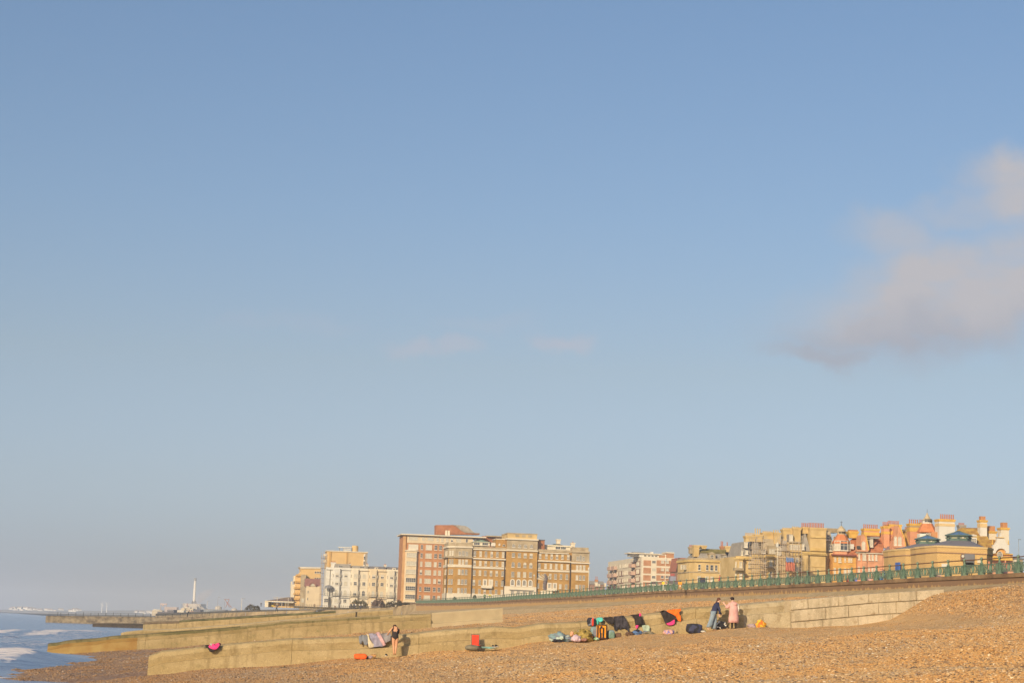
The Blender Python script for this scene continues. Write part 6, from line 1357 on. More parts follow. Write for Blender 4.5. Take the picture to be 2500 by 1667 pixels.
# ---------------------------------------------------------------- clothes hung over the groyne
from mathutils.geometry import delaunay_2d_cdt
FT=91.43
def cloth_mat(name,col,var=.15,col2=None,scale=5,rough=.85): return mat(name,col,rough,var,scale,.5,7,col2=col2)
def drape(name,label,cat,cr,pts,m,lift=.0,folds=.05,seed=0,group=None,fan=None):
    """cloth over the upper front edge of the nearest groyne: outline in view; what lies above the edge folds back over the top"""
    P=[hit_t(*cr(x,y),FT) for x,y in pts]
    x0,x1=min(p[0] for p in P),max(p[0] for p in P); z0,z1=min(p[1] for p in P),max(p[1] for p in P)
    def inside(x,z):
        c=False; n=len(P)
        for i in range(n):
            (a,b_),(c_,d)=P[i],P[(i+1)%n]
            if (b_>z)!=(d>z) and x<(c_-a)*(z-b_)/(d-b_)+a: c=not c
        return c
    V=[Vector(p) for p in P]; st_=.045; n0=len(V)
    x=x0
    while x<x1:
        z=z0
        while z<z1:
            if inside(x,z) and min((Vector((x,z))-v).length for v in V[:n0])>.02: V.append(Vector((x,z)))
            z+=st_
        x+=st_
    E=[(i,(i+1)%n0) for i in range(n0)]
    vo,_,fo,_,_,_=delaunay_2d_cdt(V,E,[],1,1e-5)
    org=st((x0+x1)/2,FT,0); co=[]
    for v in vo:
        s,z=v.x,v.y; top=itp(s,gx+mx[1:],gz+mz[1:])+.05
        q=-.035-lift+folds*noise.noise(Vector((s*5.5+seed,z*1.2,seed)))+folds*.6*noise.noise(Vector((s*14,z*3,seed+4)))
        if z>top: q+= (z-top)*1.6+.12*(0); z=top+lift+.02+.04*noise.noise(Vector((s*6,z*4,seed))); q=max(q,-.03)
        elif z>top-.14: q+=.10*smooth(top-.14,top,z)
        p=NS*s+NT*(FT+q); co.append((p.x,p.y,z))
    c=sum((Vector(v) for v in co),Vector())/len(co)
    me=bpy.data.meshes.new(name); me.from_pydata([tuple(Vector(v)-c) for v in co],[],[tuple(f) for f in fo]); me.materials.append(m); me.polygons.foreach_set('use_smooth',[True]*len(me.polygons)); me.update()
    o=bpy.data.objects.new(name,me); link(o); o.location=c; md=o.modifiers.new('thick','SOLIDIFY'); md.thickness=.014; md.offset=0
    if label: tag(o,label,cat,group)
    return o
def part_drape(parent,name,*a,**k):
    o=drape(name,None,None,*a,**k); o.parent=parent; o.matrix_parent_inverse=Matrix.Translation(parent.location).inverted(); return o
PINK=cloth_mat('hot_pink_towelling',(.85,.06,.24)); BLK=cloth_mat('black_neoprene',(.035,.028,.028),.3); GRY=cloth_mat('pale_grey_cloth',(.42,.41,.37)); ORG2=cloth_mat('bright_orange_towel',(.92,.17,.02)); 
o=drape('changing_robe','black changing robe with hot pink lining flung over the far left of the groyne top','robe',E1,[(978,500),(1000,462),(1040,448),(1080,455),(1120,450),(1190,442),(1292,450),(1302,468),(1280,520),(1266,548),(1240,545),(1190,582),(1150,594),(1118,580),(1098,545),(1072,512),(1040,495),(1005,500)],BLK,0)
part_drape(o,'lining',E1,[(1095,490),(1180,478),(1200,450),(1290,452),(1292,470),(1250,535),(1215,556),(1170,548),(1120,525)],PINK,lift=.03,seed=2); part_drape(o,'grey_collar',E1,[(1120,455),(1172,448),(1176,485),(1150,505),(1118,480)],GRY,lift=.05,seed=3)
o=drape('jacket','grey blue jacket with dark sleeve hung at the left end of the bather\'s clothes','jacket',E2,[(202,292),(240,268),(325,244),(335,330),(325,400),(300,420),(275,405),(255,340),(245,400),(215,402),(205,350)],cloth_mat('grey_blue_cloth',(.22,.23,.25)),0,folds=.12,seed=4)
drape('towel','long cream towel hanging between the grey jacket and the lilac coat','towel',E2,[(308,242),(335,236),(348,330),(385,385),(432,430),(430,440),(335,452),(326,380),(325,300)],cloth_mat('cream_towel',(.62,.52,.36)),.03,seed=5)
drape('coat','lilac grey folded coat hung left of the pink stripe beside the bather','coat',E2,[(338,250),(420,250),(470,268),(520,320),(560,400),(535,432),(470,432),(400,440),(405,405),(365,345)],cloth_mat('lilac_grey_cloth',(.30,.28,.36)),.05,folds=.09,seed=6)
drape('shirt','pale pink shirt laid over the lilac coat, its cuff hanging lowest','shirt',E2,[(430,262),(482,248),(525,320),(568,400),(560,420),(530,428),(520,400),(480,330)],cloth_mat('pale_pink_cloth',(.62,.38,.38)),.09,seed=7)
drape('blanket','plain grey blanket hanging on the groyne just left of the swimmer','blanket',E2,[(485,252),(630,248),(640,300),(636,350),(600,366),(572,386),(556,372),(520,310)],cloth_mat('mid_grey_cloth',(.27,.25,.26)),.02,folds=.10,seed=8)
drape('wetsuit','black oval bag cover hanging left of the long black coat','cover',E3,[(940,300),(955,270),(985,257),(1040,262),(1090,290),(1112,330),(1105,370),(1078,390),(1040,375),(975,340)],BLK,.03,folds=.03,seed=9).name='bag_cover'
drape('coat','long black coat with trailing pointed hem, the widest of the hung black clothes','coat',E3,[(1098,285),(1130,256),(1180,252),(1215,262),(1260,265),(1285,310),(1318,380),(1332,440),(1330,512),(1290,470),(1240,445),(1205,475),(1185,470),(1165,430),(1148,485),(1110,480),(1098,420),(1118,350)],cloth_mat('black_coat_cloth',(.05,.045,.055),.4),.02,folds=.11,seed=10)
o=drape('changing_robe','black changing robe with small pink tag above the mint towel','robe',E3,[(1350,250),(1400,220),(1450,218),(1500,240),(1530,290),(1552,350),(1578,402),(1480,404),(1435,430),(1425,380),(1410,300),(1375,265)],BLK,.02,folds=.06,seed=11)
part_drape(o,'pink_tip',E3,[(1432,405),(1475,402),(1470,425),(1448,462),(1430,440)],PINK,lift=.04,seed=12); part_drape(o,'pink_tag',E3,[(1485,245),(1515,242),(1522,262),(1490,272)],PINK,lift=.05,folds=.02,seed=13)
o=drape('changing_robe','black changing robe with a round pink hem beside the orange towel','robe',E3,[(1708,212),(1800,196),(1880,184),(1925,205),(1985,250),(2030,270),(2035,330),(2032,370),(1990,405),(1930,410),(1885,385),(1860,330),(1835,270),(1808,205),(1715,218)],BLK,.03,folds=.07,seed=14)
part_drape(o,'pink_hem',E3,[(1890,380),(1950,358),(2010,320),(2032,325),(2030,370),(1990,402),(1930,408)],PINK,lift=.05,folds=.02,seed=15)
drape('towel','bright orange towel draped over the groyne at the right of the hung clothes','towel',E3,[(1908,190),(1945,152),(2000,160),(2060,150),(2125,158),(2118,190),(2090,200),(2095,240),(2112,260),(2122,330),(2108,352),(2070,330),(2040,270),(1985,235),(1935,210)],ORG2,0,folds=.05,seed=16)
drape('towel','mint towel hung under the robe with the pink tag','towel',E3,[(1520,410),(1560,400),(1615,402),(1638,425),(1634,470),(1642,505),(1600,500),(1545,498),(1530,450)],cloth_mat('mint_towel',(.42,.50,.38)),.10,seed=17)
drape('jacket','turquoise jacket at the top of the groyne beside the striped backpack','jacket',E3,[(862,285),(890,272),(915,280),(942,310),(930,340),(895,358),(868,340)],cloth_mat('turquoise_cloth',(.10,.55,.48)),.06,seed=18)
# ---------------------------------------------------------------- heaps and bags standing on the shingle
def lump(name,label,cat,cr,box,cols,depth=.32,seed=0,t=90.95,lum=.35,floor=True,zlift=0,group=None,mesh_only=False,sharp=False):
    x0,y0,x1,y1=box; s0,zb=hit_t(*cr(x0,y1),t); s1,_=hit_t(*cr(x1,y1),t); _,zt=hit_t(*cr((x0+x1)/2,y0),t); _,zb=hit_t(*cr((x0+x1)/2,y1),t)
    zg=max(zb,beach((s0+s1)/2,t)) if (t<91.4 and cr is not None and zb-beach((s0+s1)/2,t)<.12) else zb; w=(s1-s0)/2; h=zt-zb; bm=bmesh.new(); bmesh.ops.create_icosphere(bm,subdivisions=4,radius=1)
    for v in bm.verts:
        n_=lum*noise.fractal(Vector((v.co.x*1.8+seed,v.co.y*1.8,v.co.z*1.8)),.8,2.2,4); c=v.co*(1+n_); e_=.55 if sharp else 1
        cx=math.copysign(abs(c.x)**e_,c.x); cz=math.copysign(abs(c.z)**e_,c.z); cy=math.copysign(abs(c.y)**e_,c.y)
        v.co=Vector((cx*w,cy*depth,max(0,(cz+.85)/1.85)*h)) if not sharp else Vector((cx*w,cy*depth,(cz+1)/2*h))
    me=bpy.data.meshes.new(name); bm.to_mesh(me); bm.free()
    for m in cols: me.materials.append(m)
    if len(cols)>1:
        for p in me.polygons:
            k=noise.noise(Vector((p.center.x*2.6/w*.6+seed,p.center.y*3,p.center.z/h*1.8+seed*2)))
            p.material_index=min(len(cols)-1,max(0,int((k+.5)*len(cols))))
    me.polygons.foreach_set('use_smooth',[True]*len(me.polygons)); o=bpy.data.objects.new(name,me); link(o); p=st((s0+s1)/2,t,0); o.location=(p.x,p.y,zg-.03+zlift); o.rotation_euler=(0,0,AL)
    if label: tag(o,label,cat,group)
    return o
C_=cloth_mat
TEAL=C_('teal_grey_cloth',(.20,.29,.31)); OLV=C_('olive_camouflage',(.26,.20,.05),.5,(.55,.40,.12),4); LIL=C_('pale_lilac_cloth',(.60,.45,.50)); BRNP=C_('brown_pink_cloth',(.34,.17,.13)); GRN2=C_('green_plastic',(.22,.42,.20)); KHK=C_('khaki_grey_canvas',(.20,.175,.12)); RED=C_('bright_red_fabric',(.80,.07,.035)); DRK=C_('near_black_nylon',(.03,.03,.038),.3); NVY=C_('blue_nylon',(.10,.18,.36)); PCH=C_('peach_fabric',(.75,.38,.22)); TAN=C_('tan_leather',(.50,.27,.10)); ORF=C_('orange_drybag',(.88,.33,.03)); STL=C_('slate_blue_fabric',(.20,.22,.27)); MNT=C_('pale_mint_cloth',(.45,.52,.44)); MAU=C_('mauve_grey_cloth',(.42,.32,.33)); WHC=C_('white_cotton',(.70,.66,.58))
lump('clothes_heap','heap of teal grey clothes with pale lining, leftmost pile of the big group','clothes',E3,(135,528,440,668),[TEAL,TEAL,STL,MNT],.4,1,lum=.55)
lump('dark_bag','small black bag half under the teal clothes heap','bag',E3,(180,615,330,672),[DRK],.2,2,t=90.6)
lump('blanket_heap','large camouflage patterned olive and yellow blanket heap','blanket',E3,(450,462,775,638),[OLV,OLV,OLV,KHK],.42,3,lum=.5)
lump('bag','pale lilac bag in front of the olive blanket heap','bag',E3,(466,542,600,648),[LIL],.2,4,t=90.5); lump('bag','brown pink soft bag at the right foot of the olive blanket heap','bag',E3,(600,588,700,640),[BRNP],.18,5,t=90.5)
lump('peach_cloth','small peach cloth on the left shoulder of the olive blanket heap','cloth',E3,(446,490,500,560),[PCH],.12,6,t=90.9)
lump('duffel_bag','grey blue duffel bag standing under the striped backpack','bag',E3,(752,415,870,580),[STL,STL,TEAL],.16,7,t=91.15,lum=.15,sharp=True); lump('plastic_bag','crumpled light green plastic bag at the foot of the orange backpack','bag',E3,(808,575,882,622),[GRN2,MNT],.13,8,t=90.7)
# striped backpack resting on the groyne top
o=lump('backpack','blue grey and black backpack with a red stripe resting on top of the groyne','backpack',E3,(700,282,832,416),[STL,DRK],.2,9,t=91.75,lum=.12,sharp=True)
for nm,bx,mm in (('red_stripe',(772,284,800,408),RED),('front_pocket',(795,300,832,414),DRK)):
    q=lump(nm,None,None,E3,bx,[mm],.05,10,t=91.52,lum=.05,sharp=True); q.parent=o; q.matrix_parent_inverse=(Matrix.Translation(o.location)@Matrix.Rotation(AL,4,'Z')).inverted()
lump('towel_roll','green and turquoise rolled towel beside the striped backpack','towel',E3,(828,285,880,400),[GRN2,C_('turquoise_cloth',(.1,.55,.48))],.14,11,t=91.7,lum=.15)
def reparent(c,p): c.parent=p; c.matrix_parent_inverse=(Matrix.Translation(p.location)@Matrix.Rotation(p.rotation_euler.z,4,'Z')).inverted()
def panelbox(name,cr,box,m,t0,t1,bev=.02,label=None,cat=None,lean=0):
    x0,y0,x1,y1=box; s0,zb=hit_t(*cr(x0,y1),t0); s1,_=hit_t(*cr(x1,y1),t0); _,zt=hit_t(*cr((x0+x1)/2,y0),t0); _,zb=hit_t(*cr((x0+x1)/2,y1),t0); c=st((s0+s1)/2,(t0+t1)/2,zb)
    bm=bmesh.new(); bmesh.ops.create_cube(bm,size=1)
    for v in bm.verts: v.co=Vector((v.co.x*(s1-s0),v.co.y*(t1-t0)+ (v.co.z+.5)*lean,(v.co.z+.5)*(zt-zb)))
    bmesh.ops.bevel(bm,geom=bm.edges[:],offset=bev,segments=2,affect='EDGES'); me=bpy.data.meshes.new(name); bm.to_mesh(me); bm.free(); me.materials.append(m); o=bpy.data.objects.new(name,me); link(o); o.location=c; o.rotation_euler=(0,0,AL)
    if label: tag(o,label,cat)
    return o
bp=panelbox('backpack',E3,(858,393,1002,612),ORF,90.7,91.1,.06,'upright orange backpack with black straps facing out, standing against the groyne','backpack')
for nm,bx in (('edge_binding',(856,400,866,612)),('edge_binding',(990,400,1004,612)),('top_binding',(858,392,1000,402)),('grab_handle',(906,415,932,450)),('shoulder_strap',(890,440,908,520)),('shoulder_strap',(940,440,958,520)),('shoulder_strap',(896,515,916,600)),('shoulder_strap',(936,515,956,600)),('hip_belt',(880,592,985,606))):
    reparent(panelbox(nm,E3,bx,DRK,90.64,90.72,.01),bp)
lump('drybag','sea green sack standing right of the orange backpack','bag',E3,(1010,475,1115,612),[C_('sea_green_fabric',(.17,.27,.21)),TEAL],.2,12,t=91.0,lum=.15,sharp=True); lump('bag','small squat brown bag right of the sea green sack','bag',E3,(1132,522,1215,598),[C_('dark_brown_cloth',(.15,.09,.06))],.16,13,t=90.95,lum=.12,sharp=True)
lump('jacket','crumpled brown jacket lying with a raised corner between the bags','jacket',E3,(1285,540,1400,600),[C_('dark_brown_cloth',(.15,.09,.06))],.2,14,lum=.7); lump('bag','bright blue bag lying with black straps right of the brown jacket','bag',E3,(1385,525,1525,606),[NVY,NVY,DRK],.22,15,lum=.35); lump('bag','long dark grey bag right of the blue one under the mint towel','bag',E3,(1520,540,1705,597),[KHK,STL],.2,16,lum=.4); lump('cloth','dusty pink cloth between the mint towel and dark grey bag','cloth',E3,(1535,498,1625,556),[C_('dusty_pink',(.50,.27,.2)),TEAL],.12,17,t=91.1)
lump('bag','peach pink bag with a blue flap below the pink hemmed robe','bag',E3,(1855,455,2020,546),[C_('peach_pink_cloth',(.62,.36,.30)),C_('violet_blue_cloth',(.25,.22,.50)),C_('peach_pink_cloth',(.62,.36,.30))],.22,18,lum=.3); 
def sandal(label,cr,box,m,t=90.6):
    x0,y0,x1,y1=box; s0,zb=hit_t(*cr(x0,y1),t); s1,_=hit_t(*cr(x1,y1),t); e=empty('sandal',st((s0+s1)/2,t,zb),AL+.3,label,'sandal'); w=(s1-s0)/2; q=MB(); n=12; q.prism([(w*math.cos(2*PI*i/n),w*.42*math.sin(2*PI*i/n)*(1 if math.cos(2*PI*i/n)>0 else .8)) for i in range(n)],0,.03); q.obj('sole',m,e); q=MB()
    for i in range(6): a=PI*i/6; c=PI*(i+1)/6; q.tube((w*.25,w*.4*math.cos(a),.03+.07*math.sin(a)),(w*.25,w*.4*math.cos(c),.03+.07*math.sin(c)),.014,n=5)
    q.obj('strap',m,e)
sandal('black sandal lying alone right of the peach pink bag',E3,(2025,500,2082,524),DRK)
lump('holdall','big black and navy holdall with rounded top left of the two standing women','bag',E4,(320,815,660,1025),[DRK,C_('dark_navy_nylon',(.055,.06,.11))],.28,19,t=90.9,lum=.18,sharp=True); lump('cloth','white cloth on the shingle between the holdall and the bare foot','cloth',E4,(655,968,745,1005),[WHC],.12,20,t=90.6,lum=.5)
lump('bag','black and white patterned bag on the ground between the two women','bag',E4,(960,800,1215,982),[DRK,DRK,WHC,DRK],.25,21,t=91.0,lum=.3); lump('towel','mauve grey towel folded on the ground right of the women','towel',E4,(1668,825,1862,922),[MAU],.2,22,t=91.0,lum=.25); lump('bag','bright orange and yellow bag slumped at the foot of the groyne','bag',E4,(1852,740,2072,918),[ORF,C_('amber_fabric',(.80,.50,.05)),C_('red_orange_fabric',(.80,.2,.04))],.2,23,t=91.0,lum=.3)
# deck chair etc. by the middle of the groyne
ch=empty('deck_chair',st(*[hit_t(*E2(1795,455),90.8)[0]],90.8,hit_t(*E2(1795,455),90.8)[1]),AL,'small bright red folding beach chair standing against the groyne','chair')
k=.00373; w=.19
q=MB(); vs=[]
for j in range(9):
    f=j/8; 
    for i in range(7): u=i/6*2-1; vs.append((u*w*.96,.06+.10*f+.03*math.sin(PI*f)*(1-u*u),.12+.52*f))
q.add(vs,[(j*7+i,j*7+i+1,(j+1)*7+i+1,(j+1)*7+i) for j in range(8) for i in range(6)]); o=q.obj('backrest',RED,ch,smooth=True); md=o.modifiers.new('t','SOLIDIFY'); md.thickness=.012
q=MB(); q.box(-w*.95,w*.95,-.30,.06,.13,.15); q.obj('seat',RED,ch)
ALU=mat('chair_tube',(.10,.09,.09),.4,.1)
for sg in (-1,1):
    for a,c in (((.04,.10),(.17,.68)),((.10,.0),(-.32,.16)),((-.30,.0),(.08,.16))): q=MB(); q.tube((sg*w,a[0],a[1]),(sg*w,c[0],c[1]),.012,n=6); q.obj('leg' if a[1]==0 else 'back_frame',ALU,ch)
q=MB(); q.tube((-w,.17,.66),(w,.17,.66),.012,n=6); q.obj('top_bar',ALU,ch)
lump('rucksack','low khaki grey rucksack lying in front of the red chair','bag',E2,(1650,400,1858,478),[KHK],.25,24,t=90.3,lum=.12); lump('mat','thin turquoise mat unrolled right of the red chair','mat',E2,(1865,425,2060,452),[C_('turquoise_mat',(.30,.52,.45))],.3,25,t=90.8,lum=.25)
def shoe(label,cr,box,m,t=90.5,rz=0,sole=None):
    x0,y0,x1,y1=box; s0,zb=hit_t(*cr(x0,y1),t); s1,_=hit_t(*cr(x1,y1),t); w=max(.1,(s1-s0)/2); e=empty('shoe',st((s0+s1)/2,t,zb),AL+rz,label,'shoe'); q=MB()
    prof=[(-1,.0,.38,.09),(-.8,.0,.42,.11),(-.35,.0,.40,.10),(.1,0,.40,.065),(.6,0,.38,.05),(1,0,.2,.035)]
    for i,(x,_,wy,h) in enumerate(prof): q.v+=[(x*w,-wy*w,0.025),(x*w,wy*w,.025),(x*w,wy*w*.7,h),(x*w,-wy*w*.7,h)]
    n=len(prof); q.f+=[(4*i+a,4*i+(a+1)%4,4*(i+1)+(a+1)%4,4*(i+1)+a) for i in range(n-1) for a in range(4)]+[(3,2,1,0),(4*n-4,4*n-3,4*n-2,4*n-1)]; q.m+=[0]*(4*(n-1)+2); q.obj('upper',m,e)
    q=MB(); q.prism([(-w,-.36*w),(.6*w,-.4*w),(1.03*w,0),(.6*w,.4*w),(-w,.36*w)],0,.03); q.obj('sole',sole or WHC,e)
shoe('dark trainer at the right end of the turquoise mat, nearer one of a pair',E2,(2025,410,2075,440),DRK); shoe('dark trainer at the right end of the turquoise mat, further one of a pair',E2,(2065,405,2112,436),DRK,t=90.9,rz=.5)
lump('drybag','bright orange red drybag lying flat below the hung jacket','bag',E2,(135,520,312,600),[C_('orange_red_fabric',(.85,.14,.03))],.2,26,t=90.5,lum=.12,sharp=True); lump('pouch','black end pouch against the orange red drybag','pouch',E2,(288,550,326,592),[DRK],.12,27,t=90.5); lump('cloth','small mauve cloth between the drybag and tan shoulder bag','cloth',E2,(322,548,385,590),[MAU],.12,28,t=90.6,lum=.4); lump('bag','tan leather shoulder bag on the shingle left of the swimmer','bag',E2,(368,528,440,572),[TAN,C_('dark_tan',(.25,.13,.06))],.14,29,t=90.8,lum=.2,sharp=True)
shoe('black trainer tipped on the shingle left of the swimmer\'s feet',E2,(562,520,600,560),DRK,t=90.8,rz=1.0)
# ---------------------------------------------------------------- people
SKN=mat('skin',(.62,.33,.19),.6,.06,6); SKN2=mat('pale_skin',(.66,.42,.31),.6,.05,6)
def body(name,J,B,root,mats,matf,sub=2,parent=None):
    """J: joint -> (x,y,z,r); B: bones; one continuous skinned surface"""
    me=bpy.data.meshes.new(name); ks=list(J); me.from_pydata([J[k][:3] for k in ks],[(ks.index(a),ks.index(b)) for a,b in B],[])
    o=bpy.data.objects.new(name,me); COL.objects.link(o); md=o.modifiers.new('s','SKIN'); md.use_smooth_shade=True
    sv=me.skin_vertices[0].data
    for i,k_ in enumerate(ks):
        r=J[k_][3]; sv[i].radius=r if isinstance(r,tuple) else (r,r); sv[i].use_root=(k_==root)
    o.modifiers.new('d','SUBSURF').levels=sub
    dg=bpy.context.evaluated_depsgraph_get(); em=bpy.data.meshes.new_from_object(o.evaluated_get(dg)); em.name=name
    bpy.data.objects.remove(o); bpy.data.meshes.remove(me)
    em.materials.clear()
    for m in mats: em.materials.append(m)
    segs=[(Vector(J[a][:3]),Vector(J[b][:3]),a,b) for a,b in B]
    for p in em.polygons:
        c=p.center; best=None
        for a,b_,na,nb in segs:
            ab=b_-a; t_=max(0,min(1,(c-a).dot(ab)/max(1e-9,ab.length_squared))); d=(c-(a+ab*t_)).length
            if best is None or d<best[0]: best=(d,na,nb,t_)
        p.material_index=matf(c,best); p.use_smooth=True
    o=bpy.data.objects.new(name,em); link(o,parent); return o
def hands(J,B,h,d,side,sc_=1,curl=.5,fr='hand'):
    """five short bent fingers from a palm at joint h pointing along d"""
    x,y,z,_=J[h]; d=Vector(d).normalized(); s_=Vector(side).normalized(); n_=d.cross(s_)
    for i,(off,ln) in enumerate(((-.027,.06),(-.009,.072),(.009,.068),(.027,.052))):
        b0=Vector((x,y,z))+d*.05+s_*off*1.1; m_=b0+d*ln*.55*sc_+n_*ln*.2*curl; e=m_+d*ln*.45*sc_*(1-curl*.5)+n_*ln*.4*curl
        J[h+'f%d'%i]=(*b0,.011); J[h+'m%d'%i]=(*m_,.0095); J[h+'e%d'%i]=(*e,.008); B+= [(h,h+'f%d'%i),(h+'f%d'%i,h+'m%d'%i),(h+'m%d'%i,h+'e%d'%i)]
    t0=Vector((x,y,z))-s_*.035+d*.01; t1=t0+(d*.6-s_*.8).normalized()*.045; J[h+'t0']=(*t0,.013); J[h+'t1']=(*t1,.010); B+=[(h,h+'t0'),(h+'t0',h+'t1')]
def shell(src,name,m,pred,off,parent):
    """clothing cut from the body's own surface and lifted off it"""
    me=src.data; vs={};V=[];Fc=[]
    for p in me.polygons:
        if pred(p.center):
            f=[]
            for vi in p.vertices:
                if vi not in vs: vs[vi]=len(V); v=me.vertices[vi]; V.append(v.co+v.normal*off)
                f.append(vs[vi])
            Fc.append(f)
    if not Fc: return None
    o=mesh(name,V,Fc,m,parent,smooth=True); md=o.modifiers.new('t','SOLIDIFY'); md.thickness=.006; return o
def loft(name,rings,m,parent,n=20,amp=.012,seed=0,caps=False):
    vs=[];fs=[]
    for k_,(x,y,z,rx,ry) in enumerate(rings):
        for i in range(n):
            a=2*PI*i/n; f=1+amp*8*noise.noise(Vector((math.cos(a)*2+seed,math.sin(a)*2,z*1.3)))
            vs.append((x+rx*math.cos(a)*f,y+ry*math.sin(a)*f,z))
    for k_ in range(len(rings)-1):
        for i in range(n): fs.append((k_*n+i,k_*n+(i+1)%n,(k_+1)*n+(i+1)%n,(k_+1)*n+i))
    if caps: fs.append(tuple(range((len(rings)-1)*n,len(rings)*n))); fs.append(tuple(range(n-1,-1,-1)))
    o=mesh(name,vs,fs,m,parent,smooth=True)
    if not caps: md=o.modifiers.new('t','SOLIDIFY'); md.thickness=.012
    return o
def place(cr,x,y,t): s,_=hit_t(*cr(x,y),t); zz=hit_t(*cr(x,y),t)[1]; return st(s,t,zz)
def blobmesh(name,m,parent,c,r,seed=1,lum=.12):
    bm=bmesh.new(); bmesh.ops.create_icosphere(bm,subdivisions=3,radius=1)
    for v in bm.verts: k_=1+lum*noise.fractal(v.co*2+Vector((seed,0,0)),.8,2,3); v.co=Vector((v.co.x*r[0]*k_+c[0],v.co.y*r[1]*k_+c[1],v.co.z*r[2]*k_+c[2]))
    me=bpy.data.meshes.new(name); bm.to_mesh(me); bm.free(); me.materials.append(m); me.polygons.foreach_set('use_smooth',[True]*len(me.polygons)); o=bpy.data.objects.new(name,me); link(o,parent); return o
# the swimmer, seen from behind, head bent towards the wall
e=empty('person',place(E2,690,553,90.55),AL,'woman in a black low backed swimsuit seen from behind, head bowed, beside the hung clothes','person')
J={'pel':(0,0,.86,(.165,.12)),'wst':(-.005,.01,1.03,(.125,.095)),'chs':(-.01,.05,1.19,(.155,.11)),'nek':(-.015,.13,1.33,.06),'nk2':(-.02,.20,1.37,.055),'hed':(-.03,.27,1.36,(.085,.09)),'hd2':(-.03,.34,1.30,(.07,.075)),
   'shl':(-.165,.09,1.28,.062),'ell':(-.30,.12,1.10,.045),'wrl':(-.33,.28,1.0,.032),'hal':(-.335,.34,.985,(.035,.02)),'shr':(.145,.09,1.28,.062),'elr':(.20,.20,1.10,.045),'wrr':(.10,.36,1.03,.032),'har':(.06,.40,1.02,(.035,.02)),
   'hpl':(-.085,0,.80,.105),'knl':(-.065,.01,.46,.062),'cal':(-.055,-.015,.33,.055),'anl':(-.035,.0,.09,.036),'tol':(-.05,.13,.03,.035),
   'hpr':(.085,0,.80,.105),'knr':(.065,.01,.46,.062),'car':(.06,-.015,.33,.055),'anr':(.035,.0,.09,.036),'tor':(.06,.13,.03,.035)}
B=[('pel','wst'),('wst','chs'),('chs','nek'),('nek','nk2'),('nk2','hed'),('hed','hd2'),('chs','shl'),('shl','ell'),('ell','wrl'),('wrl','hal'),('chs','shr'),('shr','elr'),('elr','wrr'),('wrr','har'),('pel','hpl'),('hpl','knl'),('knl','cal'),('cal','anl'),('anl','tol'),('pel','hpr'),('hpr','knr'),('knr','car'),('car','anr'),('anr','tor')]
hands(J,B,'hal',(0,.9,-.2),(1,0,0)); hands(J,B,'har',(-.7,.6,0),(0,0,1))
bo=body('body',J,B,'pel',[SKN],lambda c,b:0,2,e)
shell(bo,'swimsuit',BLK,lambda c: .74+abs(c.x)*.95<c.z<1.27 and abs(c.x)<.19 and not ((c.x+.01)**2/.0085+(c.z-1.215)**2/.0065<1 and c.y<.06) ,.007,e)
for sg in (-1,1):
    q=MB(); pts=[(sg*.10-.01,-.05,1.24),(sg*.105-.01,-.01,1.32),(sg*.10-.01,.06,1.365)]
    for a,c in zip(pts[:-1],pts[1:]): q.tube(a,c,.016,n=6)
    q.obj('strap',BLK,e)
blobmesh('hair',mat('dark_brown_hair',(.05,.028,.018),.6,.3,12),e,(-.03,.26,1.40),(.092,.12,.075),3)
# left woman: navy sweater, wide pale jeans, leaning towards the other
e=empty('person',place(E4,900,985,90.4),AL,'barefoot woman with brown ponytail in navy sweater and wide pale blue jeans leaning right','person')
BH=mat('brown_hair',(.12,.05,.03),.6,.3,12)
J={'pel':(.04,0,.93,(.13,.12)),'wst':(.08,0,1.07,(.11,.11)),'chs':(.155,0,1.24,(.13,.12)),'nek':(.24,0,1.385,.05),'nk2':(.27,0,1.43,.048),'hed':(.325,0,1.50,(.082,.08)),'hd2':(.335,0,1.57,(.075,.075)),
   'chn':(.375,0,1.455,.035),'nos':(.413,0,1.515,.014),'shl':(.17,-.15,1.30,.06),'ell':(.30,-.19,1.06,.05),'wrl':(.30,-.15,.86,.032),'hal':(.30,-.14,.80,(.02,.036)),'shr':(.20,.14,1.30,.06),'elr':(.34,.16,1.08,.05),'wrr':(.40,.10,.92,.032),'har':(.42,.08,.87,(.02,.036)),
   'hpl':(.02,-.085,.87,.10),'knl':(-.10,-.09,.50,.06),'cal':(-.17,-.08,.34,.052),'anl':(-.25,-.07,.13,.035),'tol':(-.22,-.07,.04,.035),'hpr':(.06,.085,.87,.10),'knr':(.13,.08,.48,.06),'car':(.11,.08,.32,.052),'anr':(.06,.08,.09,.036),'tor':(.18,.08,.03,.035)}
hands(J,B:=[('pel','wst'),('wst','chs'),('chs','nek'),('nek','nk2'),('nk2','hed'),('hed','hd2'),('hed','chn'),('hed','nos'),('chs','shl'),('shl','ell'),('ell','wrl'),('wrl','hal'),('chs','shr'),('shr','elr'),('elr','wrr'),('wrr','har'),('pel','hpl'),('hpl','knl'),('knl','cal'),('cal','anl'),('anl','tol'),('pel','hpr'),('hpr','knr'),('knr','car'),('car','anr'),('anr','tor')],'hal',(0,0,-1),(1,0,0)); hands(J,B,'har',(.5,-.2,-.8),(1,0,.3))
bo=body('body',J,B,'pel',[SKN2],lambda c,b:0,2,e)
NAV=cloth_mat('navy_knit',(.035,.04,.09)); JEA=cloth_mat('pale_denim',(.22,.29,.36),.12,(.30,.37,.43),3)
shell(bo,'sweater_sleeves',NAV,lambda c: .84<c.z<1.40 and (c.x>.16 or c.z>1.1) and not(c.z<.84) and not (c.x>.30 and c.z>1.38),.016,e)
